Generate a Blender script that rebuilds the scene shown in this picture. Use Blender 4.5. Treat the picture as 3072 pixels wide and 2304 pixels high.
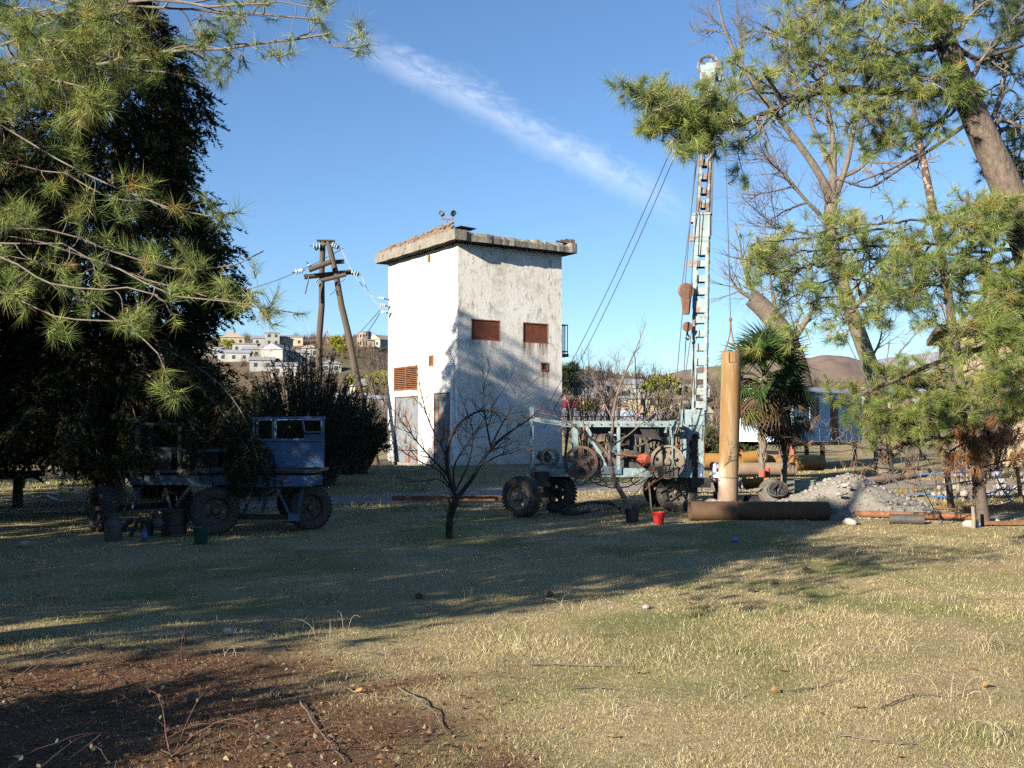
import bpy, math, random
import numpy as np
R = math.radians
for o in list(bpy.data.objects): bpy.data.objects.remove(o)
SC = bpy.context.scene
COL = SC.collection

# ---------------------------------------------------------------- camera
F = 1030.0                      # focal length in pixels at 1024 wide
CAMZ = 2.3
PITCH = math.atan(44.0 / F)
cd = bpy.data.cameras.new('camera'); cam = bpy.data.objects.new('camera', cd); COL.objects.link(cam)
cd.sensor_width = 36.0; cd.lens = 36.0 * F / 1024.0; cd.clip_start = 0.1; cd.clip_end = 9000
cam.location = (0, 0, CAMZ); cam.rotation_euler = (math.pi / 2 + PITCH, 0, 0)
SC.camera = cam

# ---------------------------------------------------------------- light
SUN_EL = R(19.5)
SUN_H = np.array([-0.66, -0.751])           # horizontal direction towards the sun (behind the camera, left)
SUN_H /= np.linalg.norm(SUN_H)
SUN = np.array([SUN_H[0] * math.cos(SUN_EL), SUN_H[1] * math.cos(SUN_EL), math.sin(SUN_EL)])
ld = bpy.data.lights.new('sun', 'SUN'); sun = bpy.data.objects.new('sun', ld); COL.objects.link(sun)
ld.energy = 5.0; ld.angle = R(0.53); ld.color = (1.0, 0.91, 0.77)
sun.rotation_euler = (math.pi / 2 - SUN_EL, 0, math.atan2(SUN_H[0], -SUN_H[1]))

def pix_dir(px, py):
    x = (px - 512) / F; y = (384 - py) / F
    c, s = math.cos(PITCH), math.sin(PITCH)
    d = np.array([x, c - y * s, s + y * c])
    return d
def P(px, py, D):
    """world point seen at render pixel px,py at world depth D (metres along +Y)"""
    d = pix_dir(px, py)
    return np.array([0, 0, CAMZ]) + d * (D / d[1])

W = bpy.data.worlds.new('World'); SC.world = W; W.use_nodes = True
nt = W.node_tree; nt.nodes.clear()
def wn(t, **k):
    n = nt.nodes.new(t)
    for a, b in k.items(): setattr(n, a, b)
    return n
sky = wn('ShaderNodeTexSky', sky_type='NISHITA', sun_disc=False)
sky.sun_elevation = SUN_EL
sky.sun_rotation = math.atan2(SUN_H[0], SUN_H[1])
sky.altitude = 100; sky.air_density = 1.0; sky.dust_density = 0.1; sky.ozone_density = 5.0
# contrail: a band along the great circle through two directions
d1 = pix_dir(352, 38); d1 /= np.linalg.norm(d1)
d2 = pix_dir(684, 214); d2 /= np.linalg.norm(d2)
nn = np.cross(d1, d2); nn /= np.linalg.norm(nn)
tt = np.cross(nn, (d1 + d2) / np.linalg.norm(d1 + d2)); tt /= np.linalg.norm(tt)
half = float(np.dot(d2, tt))
tc = wn('ShaderNodeTexCoord')
def vdot(v):
    n = wn('ShaderNodeVectorMath', operation='DOT_PRODUCT'); n.inputs[1].default_value = tuple(v)
    nt.links.new(tc.outputs['Generated'], n.inputs[0]); return n.outputs['Value']
def mth(op, a, b=None, clamp=False):
    n = wn('ShaderNodeMath', operation=op); n.use_clamp = clamp
    for i, v in enumerate((a, b)):
        if v is None: continue
        if isinstance(v, (int, float)): n.inputs[i].default_value = v
        else: nt.links.new(v, n.inputs[i])
    return n.outputs[0]
def mapr(v, a, b, c, d, smooth=True):
    n = wn('ShaderNodeMapRange'); n.interpolation_type = 'SMOOTHSTEP' if smooth else 'LINEAR'
    nt.links.new(v, n.inputs[0])
    for i, q in zip((1, 2, 3, 4), (a, b, c, d)): n.inputs[i].default_value = q
    return n.outputs[0]
def wnoise(scale, detail, rough=0.6, vec=None, dist=0.0):
    n = wn('ShaderNodeTexNoise'); n.inputs['Scale'].default_value = scale; n.inputs['Detail'].default_value = detail
    n.inputs['Roughness'].default_value = rough; n.inputs['Distortion'].default_value = dist
    nt.links.new(vec if vec is not None else tc.outputs['Generated'], n.inputs['Vector']); return n.outputs['Fac']
across = vdot(nn); along = vdot(tt); 
comb = wn('ShaderNodeCombineXYZ')
nt.links.new(mth('ADD', mth('MULTIPLY', along, 26.0), mth('MULTIPLY', across, 20.0)), comb.inputs[0])
nt.links.new(mth('MULTIPLY', across, 55.0), comb.inputs[1])
n_f = wnoise(1.6, 7, 0.68, comb.outputs[0], 0.6)
n_w = wnoise(16, 3)
wob = mth('MULTIPLY', mth('SUBTRACT', n_w, 0.5), 0.02)
edge = mth('MULTIPLY', mth('SUBTRACT', n_f, 0.5), 0.026)
ac2 = mth('ADD', mth('ADD', across, wob), edge)
up_e = mapr(ac2, -0.026, 0.002, 0.0, 1.0); lo_e = mapr(ac2, 0.0, 0.022, 1.0, 0.0)
band = mth('MULTIPLY', up_e, lo_e)
ends = mth('MULTIPLY', mapr(along, -half - 0.02, -half + 0.06, 0, 1), mapr(along, half - 0.10, half + 0.04, 1, 0))
dens = mth('MULTIPLY', mth('MULTIPLY', band, ends), mapr(n_f, 0.25, 0.8, 0.25, 1.0), True)
mixs = wn('ShaderNodeMix', data_type='RGBA'); 
nt.links.new(mth('MULTIPLY', dens, 0.36), mixs.inputs[0]); nt.links.new(sky.outputs[0], mixs.inputs[6]); mixs.inputs[7].default_value = (8.2, 8.6, 9.2, 1)
bg = wn('ShaderNodeBackground'); bg.inputs['Strength'].default_value = 0.072
out = wn('ShaderNodeOutputWorld')
tint = wn('ShaderNodeMix', data_type='RGBA', blend_type='MULTIPLY'); tint.inputs[0].default_value = 1.0; tint.inputs[7].default_value = (.98, .985, 1.0, 1)
nt.links.new(mixs.outputs[2], tint.inputs[6]); nt.links.new(tint.outputs[2], bg.inputs['Color']); nt.links.new(bg.outputs[0], out.inputs[0])

SC.view_settings.view_transform = 'Standard'; SC.view_settings.look = 'None'
SC.view_settings.exposure = 1.28; SC.view_settings.gamma = 1.0
SC.cycles.use_denoising = False
SC.cycles.max_bounces = 4; SC.cycles.diffuse_bounces = 0; SC.cycles.glossy_bounces = 1; SC.cycles.transmission_bounces = 2
SC.cycles.use_adaptive_sampling = True; SC.cycles.adaptive_threshold = 0.01

# ---------------------------------------------------------------- mesh helpers
def nrm(v): v = np.asarray(v, float); return v / (np.linalg.norm(v) + 1e-12)
def basis(axis, up=(0, 0, 1)):
    a = nrm(axis); u = np.asarray(up, float)
    if abs(np.dot(a, nrm(u))) > 0.98: u = np.array([1.0, 0, 0])
    x = nrm(np.cross(u, a)); y = np.cross(a, x)
    return x, y, a
class MB:
    """collects geometry; build() links it as ONE mesh object"""
    def __init__(s): s.v = []; s.f = []; s.m = []; s.c = []; s.n = 0; s.hascol = False
    def add(s, verts, faces, mat=0, col=None):
        verts = np.asarray(verts, float).reshape(-1, 3)
        s.v.append(verts)
        for f in faces: s.f.append([i + s.n for i in f]); s.m.append(mat)
        s.c.append(np.tile(np.array([1, 1, 1, 1.0]), (len(verts), 1)) if col is None else np.broadcast_to(np.append(col, 1.0) if np.ndim(col) == 1 else np.asarray(col), (len(verts), 4)))
        s.n += len(verts); return s
    def box(s, c, size, rz=0.0, mat=0, frame=None):
        h = np.asarray(size, float) / 2
        q = np.array([[x, y, z] for x in (-1, 1) for y in (-1, 1) for z in (-1, 1)]) * h
        if frame is not None: q = q @ np.array(frame)
        elif rz: cz, sz = math.cos(rz), math.sin(rz); q = q @ np.array([[cz, sz, 0], [-sz, cz, 0], [0, 0, 1]])
        q = q + np.asarray(c, float)
        return s.add(q, [(0, 1, 3, 2), (4, 6, 7, 5), (0, 4, 5, 1), (2, 3, 7, 6), (0, 2, 6, 4), (1, 5, 7, 3)], mat)
    def beam(s, p0, p1, w, h, up=(0, 0, 1), mat=0):
        p0 = np.asarray(p0, float); p1 = np.asarray(p1, float)
        x, y, a = basis(p1 - p0, up)
        return s.box((p0 + p1) / 2, (w, h, np.linalg.norm(p1 - p0)), frame=(x, y, a), mat=mat)
    def channel(s, p0, p1, w, h, t=0.02, mat=0, up=(0, 0, 1)):
        p0 = np.asarray(p0, float); p1 = np.asarray(p1, float); x, y, a = basis(p1 - p0, up)
        s.beam(p0, p1, t, h, up, mat)
        for sg in (-1, 1):
            o = y * sg * (h / 2 - t / 2) + x * (w / 2)
            s.beam(p0 + o + a * .001, p1 + o - a * .001, w - t, t * .98, up, mat)
        return s
    def lathe(s, prof, c, axis, n=20, mat=0, a0=0.0, a1=2 * math.pi, closed=False):
        """prof = [(radius, along)...]"""
        x, y, a = basis(axis); c = np.asarray(c, float); full = abs(a1 - a0 - 2 * math.pi) < 1e-6
        m = n if full else n + 1; k = len(prof); V = []
        for i in range(m):
            t = a0 + (a1 - a0) * i / n; d = x * math.cos(t) + y * math.sin(t)
            for r, z in prof: V.append(c + d * r + a * z)
        Fc = []
        for i in range(n):
            j = (i + 1) % m
            for q in range(k if closed else k - 1):
                q2 = (q + 1) % k
                Fc.append((i * k + q, j * k + q, j * k + q2, i * k + q2))
        return s.add(V, Fc, mat)
    def cyl(s, p0, p1, r0, r1=None, n=12, cap=True, mat=0):
        p0 = np.asarray(p0, float); p1 = np.asarray(p1, float); r1 = r0 if r1 is None else r1
        L = np.linalg.norm(p1 - p0)
        pr = [(r0, 0), (r1, L)]
        if cap: pr = [(1e-4, 0)] + pr + [(1e-4, L)]
        return s.lathe(pr, p0, p1 - p0, n, mat)
    def pipe(s, p0, p1, r, t, n=24, mat=0):
        p0 = np.asarray(p0, float); L = np.linalg.norm(np.asarray(p1) - p0)
        return s.lathe([(r, 0), (r, L), (r - t, L), (r - t, 0)], p0, np.asarray(p1) - p0, n, mat, closed=True)
    def tube(s, pts, rad, n=6, mat=0):
        pts = np.asarray(pts, float); rad = np.broadcast_to(np.asarray(rad, float), (len(pts),))
        v, f = tubes(pts[None], rad[None], n); return s.add(v, f.tolist(), mat)
    def prism(s, poly, frame, o, depth, mat=0):
        """poly = 2D outline (ccw) in frame x,y; extruded along frame z by depth"""
        x, y, z = [np.asarray(q, float) for q in frame]; o = np.asarray(o, float); k = len(poly)
        V = [o + x * a + y * b for a, b in poly] + [o + x * a + y * b + z * depth for a, b in poly]
        Fc = [tuple(range(k))[::-1], tuple(range(k, 2 * k))] + [(i, (i + 1) % k, k + (i + 1) % k, k + i) for i in range(k)]
        return s.add(V, Fc, mat)
    def polar(s, c, axis, r0, r1, nr, ntt, th, keep=lambda r, t: True, mat=0):
        """thick plate in polar cells; cells where keep() is false are holes"""
        x, y, a = basis(axis); c = np.asarray(c, float); V = []; rs = np.linspace(r0, r1, nr + 1)
        for k in (0, 1):
            for i in range(ntt):
                t = 2 * math.pi * i / ntt; d = x * math.cos(t) + y * math.sin(t)
                for r in rs: V.append(c + d * r + a * th * (k - .5))
        N = ntt * (nr + 1); idx = lambda k, i, j: k * N + (i % ntt) * (nr + 1) + j
        K = [[keep((rs[j] + rs[j + 1]) / 2, 2 * math.pi * (i + .5) / ntt) for j in range(nr)] for i in range(ntt)]
        Fc = []
        for i in range(ntt):
            for j in range(nr):
                if not K[i][j]: continue
                Fc.append((idx(0, i, j), idx(0, i + 1, j), idx(0, i + 1, j + 1), idx(0, i, j + 1)))
                Fc.append((idx(1, i, j), idx(1, i, j + 1), idx(1, i + 1, j + 1), idx(1, i + 1, j)))
                if j == 0 or not K[i][j - 1]: Fc.append((idx(0, i, j), idx(1, i, j), idx(1, i + 1, j), idx(0, i + 1, j)))
                if j == nr - 1 or not K[i][j + 1]: Fc.append((idx(0, i, j + 1), idx(0, i + 1, j + 1), idx(1, i + 1, j + 1), idx(1, i, j + 1)))
                if not K[i - 1][j]: Fc.append((idx(0, i, j), idx(0, i, j + 1), idx(1, i, j + 1), idx(1, i, j)))
                if not K[(i + 1) % ntt][j]: Fc.append((idx(0, i + 1, j), idx(1, i + 1, j), idx(1, i + 1, j + 1), idx(0, i + 1, j + 1)))
        return s.add(V, Fc, mat)
    def blob(s, c, size, rng, amp=0.2, n=2, mat=0):
        bmv, bmf = ICO[n]
        q = bmv * (1 + amp * (rng.random((len(bmv), 1)) - .5) * 2)
        return s.add(q * np.asarray(size) + np.asarray(c), bmf, mat)
    def mesh(s, name, mats):
        me = bpy.data.meshes.new(name)
        V = np.concatenate(s.v) if s.v else np.zeros((0, 3))
        me.from_pydata(V.tolist(), [], s.f)
        for m in mats: me.materials.append(m)
        if len(mats) > 1: me.polygons.foreach_set('material_index', s.m)
        return me
    def build(s, name, mat, parent=None, local=False, smooth=False, kind=None):
        mats = mat if isinstance(mat, (list, tuple)) else [mat]
        if parent is not None and not local:
            off = np.array(origin(parent))
            s.v = [q - off for q in s.v]
        me = s.mesh(name, mats)
        if smooth: me.polygons.foreach_set('use_smooth', [True] * len(me.polygons)); me.update()
        return link(name, me, parent, kind)
def origin(o):
    p = np.array(o.location)
    while o.parent is not None: o = o.parent; p = p + np.array(o.location)
    return p
def link(name, me, parent=None, kind=None):
    o = bpy.data.objects.new(name, me); COL.objects.link(o)
    if parent is not None: o.parent = parent
    if kind: o['kind'] = kind
    return o
def thing(name, label, cat, loc=(0, 0, 0), rz=0.0, group=None):
    o = bpy.data.objects.new(name, None); COL.objects.link(o); o.empty_display_size = .2
    o.location = tuple(float(q) for q in loc); o.rotation_euler = (0, 0, rz)
    return tag(o, label, cat, group)
def tag(o, label=None, cat=None, group=None, kind=None):
    if label: o['label'] = label
    if cat: o['category'] = cat
    if group: o['group'] = group
    if kind: o['kind'] = kind
    return o
def dup(root, loc, rz=None, label=None, scale=None):
    r = root.copy(); COL.objects.link(r); r.location = tuple(float(q) for q in loc)
    if rz is not None: r.rotation_euler = (0, 0, rz)
    if scale is not None: r.scale = (scale,) * 3
    if label: r['label'] = label
    for ch in root.children:
        c = ch.copy(); COL.objects.link(c); c.parent = r
        for g in ch.children:
            d = g.copy(); COL.objects.link(d); d.parent = c
    return r
def recenter(o, loc):
    """give a one-mesh thing its origin at loc"""
    loc = np.asarray(loc, float); me = o.data; n = len(me.vertices); a = np.empty(n * 3)
    me.vertices.foreach_get('co', a); a = a.reshape(-1, 3) - loc; me.vertices.foreach_set('co', a.ravel()); me.update()
    o.location = tuple(loc); return o
def npmesh(name, V, Fa, mats, col=None, smooth=False):
    """fast mesh from numpy; Fa = (M,3) or (M,4); col = (N,3) vertex colours"""
    me = bpy.data.meshes.new(name); V = np.asarray(V, np.float32); Fa = np.asarray(Fa, np.int32); k = Fa.shape[1]
    me.vertices.add(len(V)); me.vertices.foreach_set('co', V.ravel())
    me.loops.add(Fa.size); me.loops.foreach_set('vertex_index', Fa.ravel())
    me.polygons.add(len(Fa)); me.polygons.foreach_set('loop_start', np.arange(0, Fa.size, k, dtype=np.int32))
    if smooth: me.polygons.foreach_set('use_smooth', np.ones(len(Fa), bool))
    if col is not None:
        a = me.attributes.new('Col', 'FLOAT_COLOR', 'POINT')
        c4 = np.ones((len(V), 4), np.float32); c4[:, :3] = col; a.data.foreach_set('color', c4.ravel())
    for m in (mats if isinstance(mats, (list, tuple)) else [mats]): me.materials.append(m)
    me.update(calc_edges=True); return me
def tubes(pts, rad, sides):
    """batch of tubes: pts (B,n,3), rad (B,n) -> verts, quads"""
    B, n, _ = pts.shape
    t = np.gradient(pts, axis=1); t /= np.linalg.norm(t, axis=2, keepdims=True) + 1e-9
    g = pts[:, -1] - pts[:, 0]; k = np.argmin(np.abs(g), axis=1)
    ref = np.eye(3)[k][:, None, :]
    a = np.cross(t, np.broadcast_to(ref, t.shape)); a /= np.linalg.norm(a, axis=2, keepdims=True) + 1e-9
    b = np.cross(t, a)
    th = np.arange(sides) * 2 * math.pi / sides
    V = pts[:, :, None, :] + rad[:, :, None, None] * (a[:, :, None, :] * np.cos(th)[None, None, :, None] + b[:, :, None, :] * np.sin(th)[None, None, :, None])
    idx = np.arange(B * n * sides).reshape(B, n, sides)
    i0 = idx[:, :-1]; i1 = idx[:, 1:]
    Q = np.stack([i0, np.roll(i0, -1, 2), np.roll(i1, -1, 2), i1], -1).reshape(-1, 4)
    return V.reshape(-1, 3), Q
def ico(n):
    import bmesh
    bm = bmesh.new(); bmesh.ops.create_icosphere(bm, subdivisions=n, radius=1)
    bm.verts.ensure_lookup_table(); v = np.array([q.co[:] for q in bm.verts]); f = [tuple(q.index for q in p.verts) for p in bm.faces]; bm.free(); return v, f
ICO = {k: ico(k) for k in (1, 2, 3)}
def resamp(pts, n):
    pts = np.asarray(pts, float); d = np.r_[0, np.cumsum(np.linalg.norm(np.diff(pts, axis=0), axis=1))]; t = np.linspace(0, d[-1], n)
    q = np.stack([np.interp(t, d, pts[:, k]) for k in range(3)], -1)
    for _ in range(2): q[1:-1] = (q[:-2] + 2 * q[1:-1] + q[2:]) / 4
    return q
def vnoise(x, y, seed=0):
    """smooth value noise 0..1 (numpy)"""
    x = np.asarray(x, float); y = np.asarray(y, float)
    xi = np.floor(x).astype(np.int64); yi = np.floor(y).astype(np.int64); fx = x - xi; fy = y - yi
    fx = fx * fx * (3 - 2 * fx); fy = fy * fy * (3 - 2 * fy)
    def h(a, b):
        q = (a * 374761393 + b * 668265263 + seed * 974634211) & 0xffffffff
        q = ((q ^ (q >> 13)) * 1274126177) & 0xffffffff
        return ((q ^ (q >> 16)) & 0xffff) / 65535.0
    return (h(xi, yi) * (1 - fx) + h(xi + 1, yi) * fx) * (1 - fy) + (h(xi, yi + 1) * (1 - fx) + h(xi + 1, yi + 1) * fx) * fy
def fbm(x, y, seed=0, o=4):
    s = 0; a = .5; t = 0
    for i in range(o): s = s + a * vnoise(x * 2 ** i, y * 2 ** i, seed + i); t += a; a *= .5
    return s / t
def sstep(a, b, x): t = np.clip((x - a) / (b - a), 0, 1); return t * t * (3 - 2 * t)

# ---------------------------------------------------------------- materials
def mat(name, c1, c2=None, scale=6.0, rough=0.7, bump=0.0, bscale=None, metal=0.0, spots=None, stretch=None, detail=6, spec=0.4, lo=0.35, hi=0.65):
    """two-tone noise colour, optional spots=(colour, scale, threshold, width), optional bump"""
    m = bpy.data.materials.new(name); m.use_nodes = True; n = m.node_tree; n.nodes.clear()
    o = n.nodes.new('ShaderNodeOutputMaterial'); b = n.nodes.new('ShaderNodeBsdfPrincipled')
    n.links.new(b.outputs[0], o.inputs[0]); b.inputs['Roughness'].default_value = rough; b.inputs['Metallic'].default_value = metal
    b.inputs['Specular IOR Level'].default_value = spec
    tcn = n.nodes.new('ShaderNodeTexCoord'); vec = tcn.outputs['Object']
    if stretch:
        mp = n.nodes.new('ShaderNodeMapping'); mp.inputs['Scale'].default_value = stretch
        n.links.new(vec, mp.inputs[0]); vec = mp.outputs[0]
    def noise(sc, dt=detail, v=None, rg=.62):
        q = n.nodes.new('ShaderNodeTexNoise'); q.inputs['Scale'].default_value = sc; q.inputs['Detail'].default_value = dt; q.inputs['Roughness'].default_value = rg
        n.links.new(v if v is not None else vec, q.inputs['Vector']); return q.outputs['Fac']
    def rng_(v, a, c, d=0, e=1):
        q = n.nodes.new('ShaderNodeMapRange'); n.links.new(v, q.inputs[0])
        for i, z in zip((1, 2, 3, 4), (a, c, d, e)): q.inputs[i].default_value = z
        return q.outputs[0]
    def mix(f, A, B):
        q = n.nodes.new('ShaderNodeMix'); q.data_type = 'RGBA'; n.links.new(f, q.inputs[0])
        for i, v in ((6, A), (7, B)):
            if isinstance(v, tuple): q.inputs[i].default_value = (*v, 1)
            else: n.links.new(v, q.inputs[i])
        return q.outputs[2]
    c = None
    if c2 is not None: c = mix(rng_(noise(scale), lo, hi), tuple(c1), tuple(c2))
    if spots:
        for sp in (spots if isinstance(spots, list) else [spots]):
            f = rng_(noise(sp[1]), sp[2], sp[2] + sp[3]); c = mix(f, c if c is not None else tuple(c1), tuple(sp[0]))
    if c is None: b.inputs['Base Color'].default_value = (*c1, 1)
    else: n.links.new(c, b.inputs['Base Color'])
    if bump:
        q = n.nodes.new('ShaderNodeBump'); q.inputs['Strength'].default_value = bump; q.inputs['Distance'].default_value = 0.03
        n.links.new(noise(bscale or scale * 3), q.inputs['Height']); n.links.new(q.outputs[0], b.inputs['Normal'])
    m['_x'] = 1; NT[name] = (n, b, vec, noise, rng_, mix, c)
    return m
NT = {}
def amat(name, rough=0.6, trans=0.25, spec=0.3, noise_amt=0.0):
    """colour from the mesh attribute Col, a share of it translucent (leaves)"""
    m = bpy.data.materials.new(name); m.use_nodes = True; n = m.node_tree; n.nodes.clear()
    o = n.nodes.new('ShaderNodeOutputMaterial'); b = n.nodes.new('ShaderNodeBsdfPrincipled'); a = n.nodes.new('ShaderNodeAttribute'); a.attribute_name = 'Col'
    b.inputs['Roughness'].default_value = rough; b.inputs['Specular IOR Level'].default_value = spec
    col = a.outputs['Color']
    n.links.new(col, b.inputs['Base Color'])
    if trans > 0:
        t = n.nodes.new('ShaderNodeBsdfTranslucent'); mx = n.nodes.new('ShaderNodeMixShader'); mx.inputs[0].default_value = trans
        n.links.new(col, t.inputs['Color']); n.links.new(b.outputs[0], mx.inputs[1]); n.links.new(t.outputs[0], mx.inputs[2]); n.links.new(mx.outputs[0], o.inputs[0])
    else: n.links.new(b.outputs[0], o.inputs[0])
    return m
M = {}
M['bluepaint'] = mat('weathered_blue_paint', (.155, .235, .25), (.215, .285, .285), 5, .6, .15, 20, spots=[((.16, .075, .035), 7, .60, .06), ((.45, .42, .35), 11, .62, .05)])
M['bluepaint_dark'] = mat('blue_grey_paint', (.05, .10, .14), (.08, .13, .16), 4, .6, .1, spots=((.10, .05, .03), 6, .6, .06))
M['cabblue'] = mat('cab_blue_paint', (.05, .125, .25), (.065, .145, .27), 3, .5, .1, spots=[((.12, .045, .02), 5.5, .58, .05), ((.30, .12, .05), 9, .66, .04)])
M['mast'] = mat('mast_paint', (.17, .24, .25), (.25, .30, .29), 3.0, .6, .2, 14, spots=[((.22, .105, .05), 3.2, .56, .08), ((.33, .34, .31), 7, .60, .05)])
M['mast_rust'] = mat('mast_rust', (.125, .085, .062), (.18, .13, .10), 5, .75, .2, 14, spots=((.22, .27, .26), 4, .50, .06))
M['rust'] = mat('rust', (.16, .065, .03), (.27, .12, .055), 7, .85, .25, 30)
M['rust_light'] = mat('orange_rust', (.24, .115, .06), (.17, .08, .045), 6, .85, .2, 25)
M['shutter'] = mat('rusty_shutter', (.115, .034, .018), (.18, .055, .027), 3, .75, .15, 20, spots=((.24, .10, .05), 8, .66, .1))
M['louver'] = mat('rusty_louver', (.21, .085, .035), (.33, .14, .06), 9, .8, .2, 30)
M['castiron'] = mat('dusty_cast_iron', (.26, .225, .165), (.19, .15, .11), 8, .8, .25, 30, spots=((.20, .10, .05), 12, .62, .08))
M['rustwheel'] = mat('rusty_flywheel', (.14, .09, .065), (.095, .06, .045), 8, .8, .25, 30)
M['black'] = mat('oily_black_steel', (.02, .02, .022), (.04, .036, .032), 8, .55, .2, 25)
M['darksteel'] = mat('dark_steel', (.05, .05, .05), (.09, .075, .06), 7, .6, .2, 25)
M['rubber'] = mat('tyre_rubber', (.045, .042, .038), (.085, .075, .062), 9, .9, .3, 40)
M['red'] = mat('red_enamel', (.42, .02, .02), (.32, .02, .018), 5, .35)
M['redrust'] = mat('faded_red_paint', (.40, .085, .045), (.30, .07, .04), 6, .7, .2, 25, spots=((.2, .10, .07), 8, .62, .06))
M['green'] = mat('green_plastic', (.008, .06, .037), (.01, .05, .032), 5, .4)
M['pipe'] = mat('ochre_rusted_pipe', (.215, .115, .035), (.26, .165, .075), 1.4, .8, .2, 30, spots=[((.27, .205, .125), 1.8, .50, .12), ((.14, .08, .04), 9, .60, .1), ((.085, .055, .035), 3.5, .64, .06)], stretch=(2.6, 2.6, .28))
M['pipe2'] = mat('beige_dusty_pipe', (.29, .21, .145), (.23, .155, .10), 3, .8, .15, 25, spots=((.2, .12, .08), 8, .62, .1))
M['pipe3'] = mat('yellow_pipe', (.36, .19, .045), (.31, .165, .05), 2, .7, .1, 25)
M['pipedark'] = mat('dark_brown_pipe', (.085, .048, .028), (.12, .07, .04), 3, .75, .15, 25)
M['wood'] = mat('grey_wood', (.20, .165, .12), (.28, .24, .18), 14, .85, .4, 30, stretch=(1, 1, .12))
M['polewood'] = mat('pole_wood', (.06, .046, .032), (.10, .077, .052), 16, .85, .5, 30, stretch=(1, 1, .08), spots=((.07, .06, .045), 8, .62, .08))
M['bark'] = mat('pine_bark', (.085, .062, .046), (.17, .13, .10), 14, .9, 1.0, 22, stretch=(1, 1, .45))
M['barkg'] = mat('grey_bark', (.11, .09, .068), (.19, .155, .12), 12, .9, .6, 24, stretch=(1, 1, .4))
M['barkd'] = mat('dark_bark', (.075, .058, .045), (.13, .10, .08), 12, .9, .5, 24)
M['twig'] = mat('bare_twig', (.12, .09, .07), (.18, .14, .11), 6, .85)
M['twigd'] = mat('dark_twig', (.036, .029, .026), (.062, .05, .042), 6, .95, spec=.1)  # darkened to put the tower sapling's shade into its colour
M['twigp'] = mat('pale_pine_twig', (.21, .175, .14), (.12, .095, .075), 7, .85)
M['peel'] = mat('peeling_bark', (.075, .052, .038), (.34, .23, .15), 9, .8, .5, 20, stretch=(1, 1, 1.2), lo=.54, hi=.60)
M['needle'] = amat('pine_needles', .5, .38, .3)
M['leaf'] = amat('leaves', .75, .15, .12)
M['glass'] = mat('dark_window_glass', (.03, .035, .04), None, rough=.12, spec=.6)
M['insul'] = mat('glass_insulator', (.55, .66, .66), (.35, .5, .5), 9, .15, spec=.8)
M['porcelain'] = mat('white_porcelain', (.75, .75, .72), None, rough=.25)
M['wire'] = mat('steel_wire', (.07, .07, .07), None, rough=.6)
M['wirel'] = mat('bright_wire', (.55, .52, .48), None, rough=.5)
M['stone'] = mat('pale_stone', (.40, .37, .32), (.30, .275, .24), 9, .85, .3, 30)
M['gravel'] = mat('grey_gravel', (.30, .275, .24), (.22, .20, .17), 9, .9, .3, 30)
M['bucket_w'] = mat('dirty_white_plastic', (.07, .075, .072), (.05, .055, .05), 6, .5)
M['blueplastic'] = mat('blue_plastic', (.05, .17, .50), None, rough=.35)
M['skin'] = mat('skin', (.42, .24, .16), None, rough=.5)

# ---------------------------------------------------------------- ground
def gz(x, y):
    x = np.asarray(x, float); y = np.asarray(y, float)
    z = 0.5 * sstep(29.5, 41.0, y) + 0.2 * sstep(41, 60, y)
    near = np.exp(-((y - 14) / 18.0) ** 2)
    z = z + near * 0.10 * (fbm(x / 3.0, y / 3.0, 5, 3) - .5) + .05 * (fbm(x / 1.1, y / 1.1, 9, 2) - .5) * (y < 60)
    # low bank under the fence and under the tower
    z = z + 0.25 * np.exp(-((y - 42.5) / 1.8) ** 2) * sstep(-14, -8, x) * (1 - sstep(0, 5, x))
    z = z + 0.12 * np.exp(-((y - 10.5) / 2.2) ** 2 - ((x + 5.0) / 3.0) ** 2)
    return z
def gp(x, y, dz=0.0): return np.array([x, y, float(gz(x, y)) + dz])
def brown_mask(x, y):
    """burnt, bare patch under the left pine"""
    d = np.hypot((x + 3.7) / 3.5, (y - 7.9) / 2.9) + 1.0 * (fbm(x / 1.1, y / 1.1, 21, 4) - .5) + .7 * (fbm(x / .25, y / .25, 22, 3) - .5)
    return 1 - sstep(.62, 1.2, d)
def green_mask(x, y): return np.clip(sstep(.48, .70, fbm(x / 1.7 + 3, y / 1.9, 33, 4)) * (0.35 + .65 * sstep(.35, .6, vnoise(x / 4.5, y / 4.5, 37))) + .45 * sstep(.52, .70, fbm(x / .5, y / .6, 39, 3)), 0, 1)
def axis_pts(lo, hi, step, far, grow=1.22):
    a = list(np.arange(lo, hi + 1e-6, step)); s = step
    b = [a[-1]]; 
    while b[-1] < far: s *= grow; b.append(b[-1] + s)
    c = [a[0]]; s = step
    while c[-1] > -far: s *= grow; c.append(c[-1] - s)
    return np.array(c[:0:-1] + a + b[1:])
xs = axis_pts(-20, 20, .35, 5000); ys = axis_pts(4, 46, .35, 6000)
GX, GY = np.meshgrid(xs, ys); GZ = gz(GX, GY)
V = np.stack([GX, GY, GZ], -1).reshape(-1, 3); nx, ny = len(xs), len(ys)
I = np.arange(nx * ny).reshape(ny, nx)
Q = np.stack([I[:-1, :-1], I[:-1, 1:], I[1:, 1:], I[1:, :-1]], -1).reshape(-1, 4)
bmk = brown_mask(GX, GY).ravel()[:, None]; gmk = green_mask(GX, GY).ravel()[:, None]; fn = fbm(GX / .5, GY / .5, 3, 3).ravel()[:, None]
gc = np.array([.37, .285, .15]) * (1 - gmk) + np.array([.21, .20, .08]) * gmk
gc = gc * (1 - bmk) + np.array([.13, .074, .042]) * bmk  # brown soil, deepened so the foreground shade sits in its colour
gc = gc * (.8 + .4 * fn)
M['ground'] = amat('ground_soil', .95, 0.0, .1)
nn_ = M['ground'].node_tree
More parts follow.
